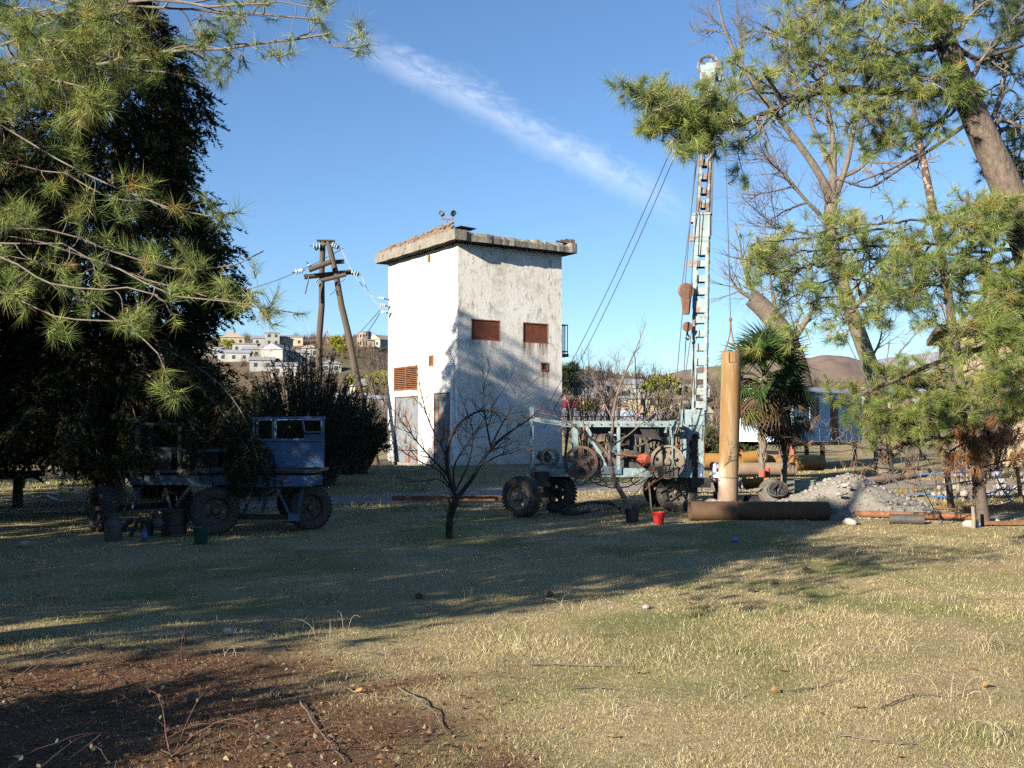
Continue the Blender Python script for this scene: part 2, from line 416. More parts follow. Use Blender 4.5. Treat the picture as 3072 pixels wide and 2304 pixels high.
tcn = nn_.nodes.new('ShaderNodeTexCoord'); nz = nn_.nodes.new('ShaderNodeTexNoise'); nz.inputs['Scale'].default_value = 9; nz.inputs['Detail'].default_value = 9; nz.inputs['Roughness'].default_value = .75
nn_.links.new(tcn.outputs['Object'], nz.inputs['Vector'])
bp = nn_.nodes.new('ShaderNodeBump'); bp.inputs['Strength'].default_value = .6; bp.inputs['Distance'].default_value = .05
bs = [q for q in nn_.nodes if q.type == 'BSDF_PRINCIPLED'][0]; at_ = [q for q in nn_.nodes if q.type == 'ATTRIBUTE'][0]
nn_.links.new(nz.outputs['Fac'], bp.inputs['Height']); nn_.links.new(bp.outputs[0], bs.inputs['Normal'])
mr = nn_.nodes.new('ShaderNodeMapRange'); nn_.links.new(nz.outputs['Fac'], mr.inputs[0]); mr.inputs[1].default_value = .3; mr.inputs[2].default_value = .75; mr.inputs[3].default_value = .7; mr.inputs[4].default_value = 1.3
nz2 = nn_.nodes.new('ShaderNodeTexNoise'); nz2.inputs['Scale'].default_value = 62; nz2.inputs['Detail'].default_value = 5; nz2.inputs['Roughness'].default_value = .7; nn_.links.new(tcn.outputs['Object'], nz2.inputs['Vector'])
mr2 = nn_.nodes.new('ShaderNodeMapRange'); nn_.links.new(nz2.outputs['Fac'], mr2.inputs[0]); mr2.inputs[1].default_value = .36; mr2.inputs[2].default_value = .64; mr2.inputs[3].default_value = .40; mr2.inputs[4].default_value = 1.55
ml_ = nn_.nodes.new('ShaderNodeMath'); ml_.operation = 'MULTIPLY'; nn_.links.new(mr.outputs[0], ml_.inputs[0]); nn_.links.new(mr2.outputs[0], ml_.inputs[1]); mr = ml_
vm = nn_.nodes.new('ShaderNodeVectorMath'); vm.operation = 'SCALE'; nn_.links.new(at_.outputs['Color'], vm.inputs[0]); nn_.links.new(mr.outputs[0], vm.inputs['Scale']); nn_.links.new(vm.outputs[0], bs.inputs['Base Color'])
o = link('ground', npmesh('ground', V, Q, M['ground'], gc, True)); tag(o, 'sloping yard ground of dry turf and bare brown soil', 'ground', kind='structure')

# dirt track passing behind the rig
M['track'] = mat('packed_gravel_track', (.30, .26, .21), (.22, .19, .15), 3, .95, .5, 30, spots=((.17, .14, .09), 2.2, .6, .12))
ctr = [(-30, 21), (-16, 27.5), (-8, 30.6), (-3, 33.0), (2.2, 35.2), (8, 36.2), (16, 36.2), (30, 34)]
tv = []; tq = []; k = 0
for i in range(len(ctr) - 1):
    for s in range(16):
        t = s / 16; a = np.array(ctr[i]); b = np.array(ctr[i + 1]); c = a + (b - a) * t; dd = nrm(np.append(b - a, 0))[:2]; pn = np.array([-dd[1], dd[0]])
        for w in np.linspace(-1.1, 1.1, 5):
            q = c + pn * (w * (1 + .2 * float(vnoise(c[0] * .8, w * 2, 4)))); tv.append([q[0], q[1], float(gz(*q)) + .012 + .012 * (1 - abs(w))])
n5 = len(tv) // 5
for i in range(n5 - 1):
    for j in range(4): tq.append((i * 5 + j, i * 5 + j + 1, i * 5 + j + 6, i * 5 + j + 5))
o = link('track', npmesh('track', tv, tq, M['track'], None, True)); tag(o, 'pale gravel track running behind the drilling rig', 'track', kind='structure')

# ---------------------------------------------------------------- hills
SKY_PX = np.array([-700, -300, 0, 240, 300, 340, 364, 388, 450, 570, 640, 700, 800, 900, 1024, 1700])
SKY_H = np.array([70, 78, 82, 84, 83, 83, 84, 75, 66, 54, 47, 44, 42, 40, 40, 36.])
HD = 620.0
def hill(x, y):
    x = np.asarray(x, float); y = np.asarray(y, float)
    px = 512 + F * x / np.maximum(y, 1)
    e = np.interp(px, SKY_PX, SKY_H) / F
    top = e * HD + CAMZ
    h = -1.5 + (top + 1.5) * sstep(150, HD, y) ** .85
    h = h + (fbm(x / 40, y / 40, 71, 4) - .5) * 8 * sstep(170, 300, y) * (1 - sstep(450, HD, y))
    return np.where(y < HD, h, top - (y - HD) * .06)
xs_ = np.linspace(-650, 650, 170); ys_ = np.concatenate([np.linspace(62, 150, 16), np.linspace(158, 620, 80), np.linspace(640, 1100, 8)])
HX, HY = np.meshgrid(xs_, ys_); HX = HX * (HY / 620) ** .75; HZ = hill(HX, HY)
I = np.arange(HX.size).reshape(HX.shape); Q = np.stack([I[:-1, :-1], I[:-1, 1:], I[1:, 1:], I[1:, :-1]], -1).reshape(-1, 4)
c1 = np.array([.125, .085, .062]); c2 = np.array([.17, .135, .075]); c3 = np.array([.10, .11, .04])
fa = fbm(HX / 25, HY / 25, 81, 4).ravel()[:, None]; fb = sstep(.55, .7, fbm(HX / 45, HY / 45, 91, 3)).ravel()[:, None]
hc = c1 * (1 - fa) + c2 * fa; hc = hc * (1 - .55 * fb) + c3 * .55 * fb
o = link('hillside', npmesh('hillside', np.stack([HX, HY, HZ], -1).reshape(-1, 3), Q, M['ground'], hc, True)); tag(o, 'brown brushy hillside with the village', 'hill', kind='structure')
# far ridges
def ridge(name, D, pxs, hs, mt, seed, label, jag):
    n = 300; u = np.linspace(pxs[0], pxs[-1], n); hh = np.interp(u, pxs, hs)
    hh = hh + (fbm(u / 26, u * 0, seed, 5) - .5) * jag
    fr = np.linspace(0, 1, 16); V = []
    for r, f in enumerate(fr):
        DD = D * (.6 + .4 * f) ; x = (u - 512) / F * DD
        z = CAMZ + hh * D / F * (f ** .85) * (1 + .45 * (fbm(x / (D * .03), x * 0 + DD / (D * .05), seed + 9, 5) - .5) * (4 * f * (1 - f)))
        V.append(np.stack([x, x * 0 + DD, z - (4 if r == 0 else 0)], -1))
    V.append(np.stack([(u - 512) / F * D * 1.2, u * 0 + D * 1.2, CAMZ + hh * .4 * D / F], -1))
    k = len(V); V = np.concatenate(V); I = np.arange(k * n).reshape(k, n)
    Q = np.stack([I[:-1, :-1], I[:-1, 1:], I[1:, 1:], I[1:, :-1]], -1).reshape(-1, 4)
    o = link(name, npmesh(name, V, Q, mt, None, True)); return tag(o, label, 'mountain', kind='structure')
M['ridge'] = mat('wooded_ridge', (.15, .11, .085), (.235, .15, .105), .016, .95, 0, spots=((.12, .12, .09), .02, .56, .1))
M['mount'] = mat('far_mountain', (.25, .25, .31), (.32, .29, .34), .004, .95, 0, spots=((.58, .6, .66), .0045, .52, .12))  # blue-grey tone carries the distance haze in its colour; pale spots are snow
ridge('ridge', 1900, [480, 560, 620, 660, 700, 760, 800, 828, 850, 880, 930, 1000, 1300], [20, 34, 44, 52, 62, 66, 70, 73, 71, 62, 54, 52, 50], M['ridge'], 5, 'brown wooded ridge behind the village', 6)
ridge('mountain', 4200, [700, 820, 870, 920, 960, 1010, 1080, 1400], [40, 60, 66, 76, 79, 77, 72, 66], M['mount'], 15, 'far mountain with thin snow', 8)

def hit(px, py, d0=72.0, d1=640.0):
    d = pix_dir(px, py); d = d / d[1]
    D = np.linspace(d0, d1, 2500); x = d[0] * D; z = CAMZ + d[2] * D
    k = np.nonzero(z <= hill(x, D))[0]
    i = k[0] if len(k) else len(D) - 1
    return np.array([x[i], D[i], float(hill(x[i], D[i]))])

# ---------------------------------------------------------------- grass: one object, blades with colour by the patch they grow in
def blades(n, dmin, dmax, seed, lmin, lmax, wid, segs, dpow):
    r = np.random.default_rng(seed)
    u = r.random(n); k = 1 - dpow
    D = (dmin ** k + u * (dmax ** k - dmin ** k)) ** (1 / k)
    X = (r.random(n) * 2 - 1) * (D * .54 + 1.2)
    bm_ = brown_mask(X, D); gm_ = green_mask(X, D)
    den = fbm(X / .45, D / .45, 55, 3); tall = fbm(X / 1.3, D / 1.3, 57, 3)
    keep = (r.random(n) < .45 + .9 * den) & (r.random(n) > bm_ * .30)
    ctrk = np.interp(X, [c[0] for c in ctr], [c[1] for c in ctr]); keep &= np.abs(D - ctrk) > 1.25
    X, D, bm_, gm_, den, tall = [a[keep] for a in (X, D, bm_, gm_, den, tall)]; n = len(X)
    L = (lmin + (lmax - lmin) * r.random(n) ** 2.6) * (.55 + .75 * sstep(.4, .8, tall)) * (1 - .35 * bm_)
    az = r.random(n) * 2 * math.pi; lean = np.clip(r.normal(1.28, .36, n), .05, 1.56)
    straight = r.random(n) < .12; lean[straight] *= .35
    hx, hy = np.cos(az), np.sin(az)
    d1 = np.stack([hx * np.sin(lean * .7), hy * np.sin(lean * .7), np.cos(lean * .7)], -1)
    l2 = np.clip(lean * 1.35, 0, 1.75); d2 = np.stack([hx * np.sin(l2), hy * np.sin(l2), np.cos(l2)], -1)
    b = np.stack([X, D, gz(X, D) - .004], -1)
    sa = r.random(n) * math.pi * 2; sd = np.stack([np.cos(sa), np.sin(sa), 0 * sa], -1)
    w = (wid * (.6 + .8 * r.random(n)) * np.maximum(1, D / 9.0))[:, None]
    mid = b + d1 * (L * .55)[:, None]; tip = mid + d2 * (L * .45)[:, None]; tip[:, 2] = np.maximum(tip[:, 2], b[:, 2] + .008)
    t = r.random((n, 1))
    straw = np.array([.55, .435, .235]) * (1 - t) + np.array([.42, .32, .165]) * t
    pale = r.random(n) < .22; straw[pale] = np.array([.60, .50, .31]) * (.85 + .3 * r.random((pale.sum(), 1)))
    green = np.array([.15, .19, .05]) * (1 - t) + np.array([.24, .24, .08]) * t
    isg = (r.random(n) < .18 + .50 * gm_)[:, None]
    c = np.where(isg, green, straw)
    br = np.array([.19, .10, .05]) * (1 - t) + np.array([.34, .20, .105]) * t
    brp = np.where((r.random((n, 1)) < .30), np.array([.46, .34, .20]), br)
    isb = (r.random(n) < bm_ * 1.15)[:, None]; c = np.where(isb, brp, c)
    patch = .72 + .56 * fbm(X / 2.3, D / 2.3, 77, 4)[:, None]
    c = c * (.70 + .55 * r.random((n, 1))) * patch
    if segs == 2:
        V = np.stack([b - sd * w / 2, b + sd * w / 2, mid - sd * w * .4, mid + sd * w * .4, tip], 1).reshape(-1, 3); C = np.repeat(c, 5, 0)
        i = np.arange(n)[:, None] * 5; T = np.concatenate([i + [0, 1, 3], i + [0, 3, 2], i + [2, 3, 4]], 1).reshape(-1, 3)
    else:
        V = np.stack([b - sd * w / 2, b + sd * w / 2, tip], 1).reshape(-1, 3); C = np.repeat(c, 3, 0); T = np.arange(n * 3).reshape(-1, 3)
    return V, T, C
parts = [blades(190000, 5.6, 15.5, 1, .03, .10, .0030, 2, 1.25), blades(560000, 5.6, 17, 7, .022, .07, .0028, 1, 1.15), blades(280000, 14.0, 31.0, 2, .035, .12, .0036, 1, 1.001), blades(60000, 28.0, 44.0, 3, .08, .28, .006, 1, 0.6)]
Vs = []; Ts = []; Cs = []; k = 0
for v, t, c in parts: Vs.append(v); Ts.append(t + k); Cs.append(c); k += len(v)
M['grass'] = amat('grass_blades', .8, .0, .1)
o = link('grass', npmesh('grass', np.concatenate(Vs), np.concatenate(Ts), M['grass'], np.concatenate(Cs))); tag(o, 'short dry straw grass with green patches over the yard', 'grass', kind='stuff')

# ---------------------------------------------------------------- substation tower
TA = R(33.0); TP = np.array([-2.33, 44.0, .35]); SX, SY = 5.5, 6.7
WT = 10.28 - TP[2]
M['plaster'] = mat('stained_white_plaster', (.84, .80, .73), (.77, .735, .66), .55, .9, .35, 9, lo=.3, hi=.7)
n, b, vec, noise, rng_, mix, c = NT['stained_white_plaster']
def sep(v):
    q = n.nodes.new('ShaderNodeSeparateXYZ'); n.links.new(v, q.inputs[0]); return q.outputs
def mm(op, a, b_=None):
    q = n.nodes.new('ShaderNodeMath'); q.operation = op
    for i, v in enumerate((a, b_)):
        if v is None: continue
        if isinstance(v, (int, float)): q.inputs[i].default_value = v
        else: n.links.new(v, q.inputs[i])
    return q.outputs[0]
ob = [q for q in n.nodes if q.type == 'TEX_COORD'][0].outputs['Object']; X_, Y_, Z_ = sep(ob)
mp = n.nodes.new('ShaderNodeMapping'); mp.inputs['Scale'].default_value = (1, 1, .35); n.links.new(ob, mp.inputs[0])
mp2 = n.nodes.new('ShaderNodeMapping'); mp2.inputs['Scale'].default_value = (3.0, 3.0, .12); n.links.new(ob, mp2.inputs[0])
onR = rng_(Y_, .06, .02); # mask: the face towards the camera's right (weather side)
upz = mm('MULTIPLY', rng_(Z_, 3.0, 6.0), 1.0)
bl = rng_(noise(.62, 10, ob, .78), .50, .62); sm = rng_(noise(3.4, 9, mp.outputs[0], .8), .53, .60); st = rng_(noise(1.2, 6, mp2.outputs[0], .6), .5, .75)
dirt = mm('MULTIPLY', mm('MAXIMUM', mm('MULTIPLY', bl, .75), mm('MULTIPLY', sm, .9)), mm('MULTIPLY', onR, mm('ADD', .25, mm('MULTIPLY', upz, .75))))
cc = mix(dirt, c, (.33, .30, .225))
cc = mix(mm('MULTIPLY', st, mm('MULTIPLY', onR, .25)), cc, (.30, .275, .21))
# pale ochre noise patches, and darker towards the foot
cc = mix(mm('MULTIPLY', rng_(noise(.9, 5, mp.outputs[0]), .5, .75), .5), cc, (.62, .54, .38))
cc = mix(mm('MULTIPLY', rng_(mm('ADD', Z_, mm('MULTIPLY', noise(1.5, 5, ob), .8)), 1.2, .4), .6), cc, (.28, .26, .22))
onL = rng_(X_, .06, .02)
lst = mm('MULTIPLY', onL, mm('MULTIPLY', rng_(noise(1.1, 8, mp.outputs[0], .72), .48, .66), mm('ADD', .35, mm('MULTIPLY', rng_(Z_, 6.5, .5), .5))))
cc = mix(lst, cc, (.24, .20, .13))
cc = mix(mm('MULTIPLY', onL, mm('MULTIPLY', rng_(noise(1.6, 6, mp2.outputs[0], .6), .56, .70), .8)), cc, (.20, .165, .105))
# rust runs below the two shutters and the vent
def run(x0, x1, z0, z1, amt):
    global cc
    box = mm('MULTIPLY', mm('MULTIPLY', rng_(X_, x0, x0 + .08), rng_(X_, x1, x1 - .08)), mm('MULTIPLY', rng_(Z_, z0, z1), mm('LESS_THAN', Z_, z1 + .1)))
    cc = mix(mm('MULTIPLY', mm('MULTIPLY', box, rng_(noise(2.0, 4, mp2.outputs[0]), .36, .56)), mm('MULTIPLY', onR, amt)), cc, (.16, .075, .032))
run(3.3, 4.75, 4.9, 5.8, 1.0); run(.7, 2.2, 5.3, 5.8, .6); run(4.35, 4.8, 3.2, 4.55, .8)
n.links.new(cc, b.inputs['Base Color'])
M['concrete'] = mat('weathered_concrete', (.175, .158, .125), (.25, .228, .185), 2.2, .95, .8, 14, spots=((.085, .078, .06), 3.2, .56, .1))
M['brick'] = mat('old_brick', (.155, .10, .072), (.22, .175, .13), 3, .9, .5, 40, spots=((.42, .38, .31), 6, .6, .08))
tw = thing('substation_tower', 'tall square white plastered tower with overhanging flat concrete roof and rusty shutters', 'building', TP, TA)
def outline_wall():
    # wall shell with real openings: build each face as a grid of cells, leaving holes out
    mb = MB()
    def face(org, ux, uz, W_, H_, holes, depth):
        us = sorted({0, W_, *[h[0] for h in holes], *[h[1] for h in holes], *np.linspace(0, W_, 9)}); zs = sorted({0, H_, *[h[2] for h in holes], *[h[3] for h in holes], *np.linspace(0, H_, 13)})
        inn = np.cross(uz, ux)
        for i in range(len(us) - 1):
            for j in range(len(zs) - 1):
                a, b_, c_, d = us[i], us[i + 1], zs[j], zs[j + 1]
                if any(h[0] - 1e-6 <= a and b_ <= h[1] + 1e-6 and h[2] - 1e-6 <= c_ and d <= h[3] + 1e-6 for h in holes): continue
                mb.add([org + ux * a + uz * c_, org + ux * b_ + uz * c_, org + ux * b_ + uz * d, org + ux * a + uz * d], [(0, 1, 2, 3)])
        for h in holes:
            p = [org + ux * h[0] + uz * h[2], org + ux * h[1] + uz * h[2], org + ux * h[1] + uz * h[3], org + ux * h[0] + uz * h[3]]
            q = [w + inn * depth for w in p]
            mb.add(p + q, [(0, 4, 5, 1), (1, 5, 6, 2), (2, 6, 7, 3), (3, 7, 4, 0), (4, 7, 6, 5)])
    ex = np.array([1., 0, 0]); ey = np.array([0, 1., 0]); ez = np.array([0, 0, 1.])
    z0 = TP[2]
    face(np.array([0, 0, -.6]), ex, ez, SX, WT + .6, [(h[0], h[1], h[2] - z0 + .6, h[3] - z0 + .6) for h in RH], .14)
    # left face runs from far end to the corner so that its normal points out
    face(np.array([0, SY, -.6]), -ey, ez, SY, WT + .6, [(SY - h[1], SY - h[0], h[2] - z0 + .6, h[3] - z0 + .6) for h in LH], .14)
    face(np.array([SX, 0, -.6]), ey, ez, SY, WT + .6, [], .1); face(np.array([SX, SY, -.6]), -ex, ez, SX, WT + .6, [], .1)
    return mb
RH = [(.68, 2.16, 6.12, 7.02), (3.36, 4.74, 6.12, 7.02), (4.33, 4.72, 4.86, 5.26)]
LH = [(3.64, 6.04, 4.05, 5.18), (2.12, 2.55, 5.05, 5.55), (3.60, 5.98, .45, 3.78), (.66, 2.08, .45, 3.85)]
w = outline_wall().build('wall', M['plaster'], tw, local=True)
bv = w.modifiers.new('weld', 'WELD'); bv.merge_threshold = .002
mb = MB(); mb.box((SX / 2, -.05, -.1), (SX + .2, .1, .9)); mb.box((-.05, SY / 2, -.1), (.1, SY, .9))
mb.build('plinth', M['concrete'], tw, local=True)
# roof slab with a ragged, broken front edge
rr = np.random.default_rng(4)
OV = .5; TH = .44; ns = 56
mb = MB(); ring = []
def slab_ring(z, bottom):
    pts = []
    for i in range(ns): 
        t = i / ns; x = -OV + (SX + 2 * OV) * t
        chip = 0 if (t < .10 or t > .93) else (.02 + .34 * max(0, float(fbm(np.array(x * 2.6), np.array(0.), 61, 4)) - .25))
        pts.append((x, -OV - .1 + (chip * (.35 if bottom else 1.0)), z - (0 if bottom or not chip else .30 * max(0, float(fbm(np.array(x * 3.4), np.array(2.), 64, 3)) - .2))))
    for i in range(14): pts.append((SX + OV, -OV + (SY + 2 * OV) * i / 14, z))
    for i in range(14): pts.append((SX + OV - (SX + 2 * OV) * i / 14, SY + OV, z))
    for i in range(20): pts.append((-OV, SY + OV - (SY + 2 * OV) * i / 20, z + .012 * math.sin(i * 1.7)))
    return pts
b0 = slab_ring(WT, True); b1 = slab_ring(WT + TH * .55, True); b2 = slab_ring(WT + TH, False); k = len(b0)
inner = [(SX / 2 + (p[0] - SX / 2) * .9, SY / 2 + (p[1] - SY / 2) * .9, WT + TH + .02) for p in b2]
mb.add(b0 + b1 + b2 + inner, [tuple(range(k))[::-1], tuple(range(3 * k, 4 * k))] + [(r * k + i, r * k + (i + 1) % k, (r + 1) * k + (i + 1) % k, (r + 1) * k + i) for r in range(3) for i in range(k)])
slab = mb.build('roof_slab', M['concrete'], tw, local=True)
# bricks of the parapet: along the left edge (rising towards the front) and a stub at the right corner
bme = MB().box((0, 0, 0), (.12, .25, .065)).mesh('brick', [M['brick']])
def brick(x, y, z, rz=0, tilt=0, s=1.0):
    o = link('brick', bme, slab); o.location = (x, y, z); o.rotation_euler = (tilt, rr.normal(0, .03), rz + rr.normal(0, .04)); o.scale = (s, s * (.85 + .3 * rr.random()), 1)
for cidx in range(5):
    y0 = -OV + .35; yy = y0 + (.13 if cidx % 2 else 0)
    topy = SY + OV - .15 - [0, .3, 1.2, 3.2, 5.4][cidx]
    while yy < topy:
        if rr.random() > (.04 if cidx < 3 else .22): brick(-OV + .10 + rr.normal(0, .02), yy, WT + TH + .035 + cidx * .072, 0, rr.normal(0, .04))
        yy += .268
for cidx in range(3):
    for i in range(4 - cidx): brick(SX + OV - .18 - i * .27, -OV + .15 + rr.normal(0, .03), WT + TH + .035 + cidx * .072, math.pi / 2)
for i in range(6): brick(-OV + .5 + rr.random() * .7, -OV + .35 + rr.random() * .5, WT + TH + .05 + .02 * i, rr.random() * 3)
mb = MB(); mb.box((.25, -.2, WT + TH + .16), (.8, .6, .02), frame=(nrm((1, 0, -.06)), (0, 1, 0), nrm((.06, 0, 1)))); mb.build('loose_roof_sheet', M['darksteel'], tw, local=True)
z0 = TP[2]
for h in RH[:2]:
    mb = MB(); mb.box(((h[0] + h[1]) / 2, .045, (h[2] + h[3]) / 2 - z0), (h[1] - h[0] - .02, .03, h[3] - h[2] - .02)); s = mb.build('shutter', M['shutter'], tw, local=True)
    mb = MB()
    for a, c_, sz in (((h[0] + h[1]) / 2, h[2] + .02, (h[1] - h[0], .05, .04)), ((h[0] + h[1]) / 2, h[3] - .02, (h[1] - h[0], .05, .04)), (h[0] + .02, (h[2] + h[3]) / 2, (.04, .046, h[3] - h[2] - .1)), (h[1] - .02, (h[2] + h[3]) / 2, (.04, .046, h[3] - h[2] - .1))):
        mb.box((a, .02, c_ - z0), sz)
    mb.build('frame', M['rust'], s, local=True)
def louver(face, h, ns_, nm):
    mb = MB(); cx = (h[0] + h[1]) / 2; W_ = h[1] - h[0]; cz = (h[2] + h[3]) / 2 - z0
    def bx(u, d, z, su, sd, sz_):
        if face == 'R': mb.box((u, d, z), (su, sd, sz_))
        else: mb.box((d, u, z), (sd, su, sz_))
    for u in (h[0] + .03, h[1] - .03): bx(u, .02, cz, .06, .09, h[3] - h[2])
    for z in (h[2] + .03, h[3] - .03): bx(cx, .018, z - z0, W_ - .12, .086, .06)
    if W_ > 1: bx(cx, .02, cz, .05, .07, h[3] - h[2] - .12)
    fr = mb.build(nm, M['rust'], tw, local=True)
    bk = MB(); bk.box((cx, .115, cz), (W_ - .02, .02, h[3] - h[2] - .02)) if face == 'R' else bk.box((.115, cx, cz), (.02, W_ - .02, h[3] - h[2] - .02)); bk.build('backing', M['black'], fr, local=True)  # black panel stands in for the shade behind the slats
    sm_ = MB()
    if face == 'R': sm_.box((0, 0, 0), (W_ - .13, .05, .012), frame=((1, 0, 0), nrm((0, 1, .8)), nrm((0, -.8, 1))))
    else: sm_.box((0, 0, 0), (.05, W_ - .13, .012), frame=(nrm((1, 0, .8)), (0, 1, 0), nrm((-.8, 0, 1))))
    sme = sm_.mesh('slat', [M['louver']])
    for i in range(ns_):
        o = link('slat', sme, fr); o.location = (cx, .03, h[2] - z0 + .09 + (h[3] - h[2] - .18) * i / (ns_ - 1)) if face == 'R' else (.03, cx, h[2] - z0 + .09 + (h[3] - h[2] - .18) * i / (ns_ - 1))
louver('L', LH[0], 12, 'louver_vent'); louver('L', LH[1], 7, 'small_vent'); louver('R', RH[2], 6, 'small_vent')
M['greydoor'] = mat('rusting_grey_door', (.19, .205, .215), (.15, .165, .18), 2, .7, .1, spots=[((.15, .06, .022), 2.6, .54, .07), ((.22, .10, .035), 5, .60, .06)], stretch=(1, 1, .35))
for h in LH[2:]:
    mb = MB(); mid_ = (h[0] + h[1]) / 2
    for a, c_ in ((h[0] + .04, mid_ - .006), (mid_ + .006, h[1] - .04)): mb.box((.06, (a + c_) / 2, (h[2] + h[3]) / 2 - z0), (.04, c_ - a, h[3] - h[2] - .06))
    d = mb.build('door', M['greydoor'], tw, local=True)
    mb = MB()
    for u in (h[0] + .02, h[1] - .02): mb.box((.04, u, (h[2] + h[3]) / 2 - z0), (.1, .05, h[3] - h[2]))
    mb.box((.04, mid_, h[3] - .02 - z0), (.098, h[1] - h[0] - .1, .05)); mb.build('frame', M['rust_light'], d, local=True)
    mb = MB(); mb.box((.025, mid_ + .12, 1.1 - z0 + .6), (.05, .03, .22)); mb.build('handle', M['darksteel'], d, local=True)
mb = MB(); mb.tube([(-.02, .45, 6.4), (-.1, .45, 6.36), (-.12, .45, 6.2), (-.02, .45, 6.14)], .018, 5); mb.tube([(-.02, .22, 6.44), (-.09, .22, 6.3), (-.02, .22, 6.1)], .018, 5); mb.build('hook', M['rust'], tw, local=True)
mb = MB(); mb.box((-.02, 2.55, WT - .35), (.08, .22, .3)); mb.build('vent_cap', M['rust'], tw, local=True)
# balcony rail on the right flank
mb = MB(); bz = 5.72 - z0; y0, y1 = .35, 3.2; xo = SX + .62
mb.box((SX + .32, (y0 + y1) / 2, bz - .06), (.64, y1 - y0, .14)); mb.build('balcony_floor', M['darksteel'], tw, local=True)
mb = MB(); 
for yy in np.linspace(y0 + .03, y1 - .03, 11): mb.beam((xo - .03, yy, bz), (xo - .03, yy, bz + 1.35), .03, .03)
for zz in (bz + .12, bz + 1.35): mb.beam((xo - .03, y0, zz), (xo - .03, y1, zz), .045, .045); mb.beam((SX, y0 + .03, zz), (xo, y0 + .03, zz), .04, .04); mb.beam((SX, y1 - .03, zz), (xo, y1 - .03, zz), .04, .04)
for xx in (SX + .15, SX + .3, SX + .45): mb.beam((xx, y0 + .03, bz), (xx, y0 + .03, bz + 1.35), .025, .025)
mb.build('railing', M['darksteel'], tw, local=True)
# insulators on the far left corner
for dz in (0, .35, -.35):
    mb = MB(); p0 = np.array([-.02, SY - .25 + dz * .4, 8.15 - z0 + dz]); ax = nrm((-1, .35, .1)); mb.beam(p0, p0 + ax * .25, .05, .05)
    for q in range(3): mb.lathe([(.02, 0), (.085, .03), (.085, .05), (.02, .075)], p0 + ax * (.25 + q * .085), ax, 10, 1)
    mb.build('insulator', [M['darksteel'], M['porcelain']], tw, local=True)
# lamps on the roof: a thing of its own
u_ = np.array([math.cos(TA), math.sin(TA), 0]); v_ = np.array([-math.sin(TA), math.cos(TA), 0])
fp = TP + u_ * .25 + v_ * 1.35 + np.array([0, 0, WT + TH + .3])
fl_s = .7
fl = thing('floodlight', 'pair of small dark floodlights on a short post on the tower roof', 'lamp', fp)
mb = MB(); mb.beam((0, 0, -.3), (0, 0, .78), .09, .09); mb.beam((-.38, 0, .74), (.38, 0, .76), .08, .08); mb.build('post', M['rust'], fl, local=True)
for s_ in (-1, 1):
    mb = MB(); c_ = np.array([.36 * s_, 0, .80]); mb.cyl(c_, c_ + (0, 0, .12), .02, n=6)
    ax = nrm((.3 * s_, -1, .15)); q = c_ + np.array([0, 0, .30]); mb.lathe([(.001, -.2), (.09, -.2), (.12, -.1), (.135, .02), (.175, .12), (.175, .15), (.14, .15), (.12, .1), (.001, .09)], q, ax, 14)
    for zz in (-.12, -.06, 0): mb.lathe([(.13, zz), (.16, zz + .005), (.16, zz + .02), (.13, zz + .025)], q, ax, 14)
    mb.build('lamp_head', M['black'], fl, local=True)
fl.scale = (fl_s,) * 3

# ---------------------------------------------------------------- A-frame power pole and its wires
ap = P(325.5, 242, 49.0); lb = P(316.5, 452, 49.0); lb[2] = .5; rb = P(377, 465, 47.6); rb[2] = .4
pp = thing('power_pole', 'wooden A-frame power pole with crossarms and glass insulators left of the tower', 'pole', (ap[0], 48.6, .5))
for base, off in ((lb, (-.12, 0, 0)), (rb, (.14, 0, -.02))):
    t = np.linspace(0, 1, 8)[:, None]; pts = base * (1 - t) + (ap + np.array(off)) * t; pts[1:-1] += rr.normal(0, .02, (6, 3))
    mb = MB(); mb.tube(pts, np.linspace(.19, .13, 8), 12); q = pts[-1]; mb.cyl(q - (0, 0, .01), q + (0, 0, .03), .15, .15, 12); mb.build('pole', M['polewood'], pp, smooth=False)
mb = MB(); mb.box(ap + (0.02, 0, .06), (.85, .35, .05), rz=.1); mb.build('cap_board', M['polewood'], pp)
arms = [(P(304.5, 277, 48.3), P(351, 272, 49.3), .24), (P(309, 270, 48.2), P(331, 261.5, 48.2), .26), (P(336, 262, 49.8), P(344, 261.5, 49.8), .22), (P(318, 281.5, 48.2), P(346, 274.5, 48.2), .2)]
for a, c_, w_ in arms:
    mb = MB(); mb.tube([a, (a + c_) / 2, c_], [w_ / 2] * 3, 10); mb.lathe([(.001, -.01), (w_ / 2, 0)], a, c_ - a, 10); mb.lathe([(w_ / 2, 0), (.001, .01)], c_, c_ - a, 10); mb.build('crossarm', M['polewood'], pp)
mb = MB(); mb.beam(P(315, 249.5, 48.9), P(325, 243, 48.9), .1, .14); mb.build('bracket', M['darksteel'], pp)
INS = []
def insul(p, ax, n_=3, r=.13, nm='insulator'):
    p = np.asarray(p, float); ax = nrm(ax); mb = MB(); mb.cyl(p, p + ax * .14, .02, n=6)
    for q in range(n_): mb.lathe([(.02, 0), (r * .7, .02), (r, .07), (r * .92, .09), (.03, .10)], p + ax * (.14 + q * .13), ax, 12, 1)
    e = p + ax * (.14 + n_ * .13); mb.cyl(e, e + ax * .15, .03, .015, 6); mb.build(nm, [M['darksteel'], M['insul']], pp); return e + ax * .15
e1 = insul(P(330, 244, 48.9), (.8, -.35, -.35)); e2 = insul(P(349, 271.5, 49.2), (.9, -.2, -.3)); insul(P(324, 247, 48.8), (-1, -.2, .05)); insul(P(306, 270, 48.2), (-1, -.3, -.25)); insul(P(316, 278.5, 48.1), (.55, -.5, -.6))
insul(P(312, 268, 48.2), (-.5, -.5, .6), 1, .08)
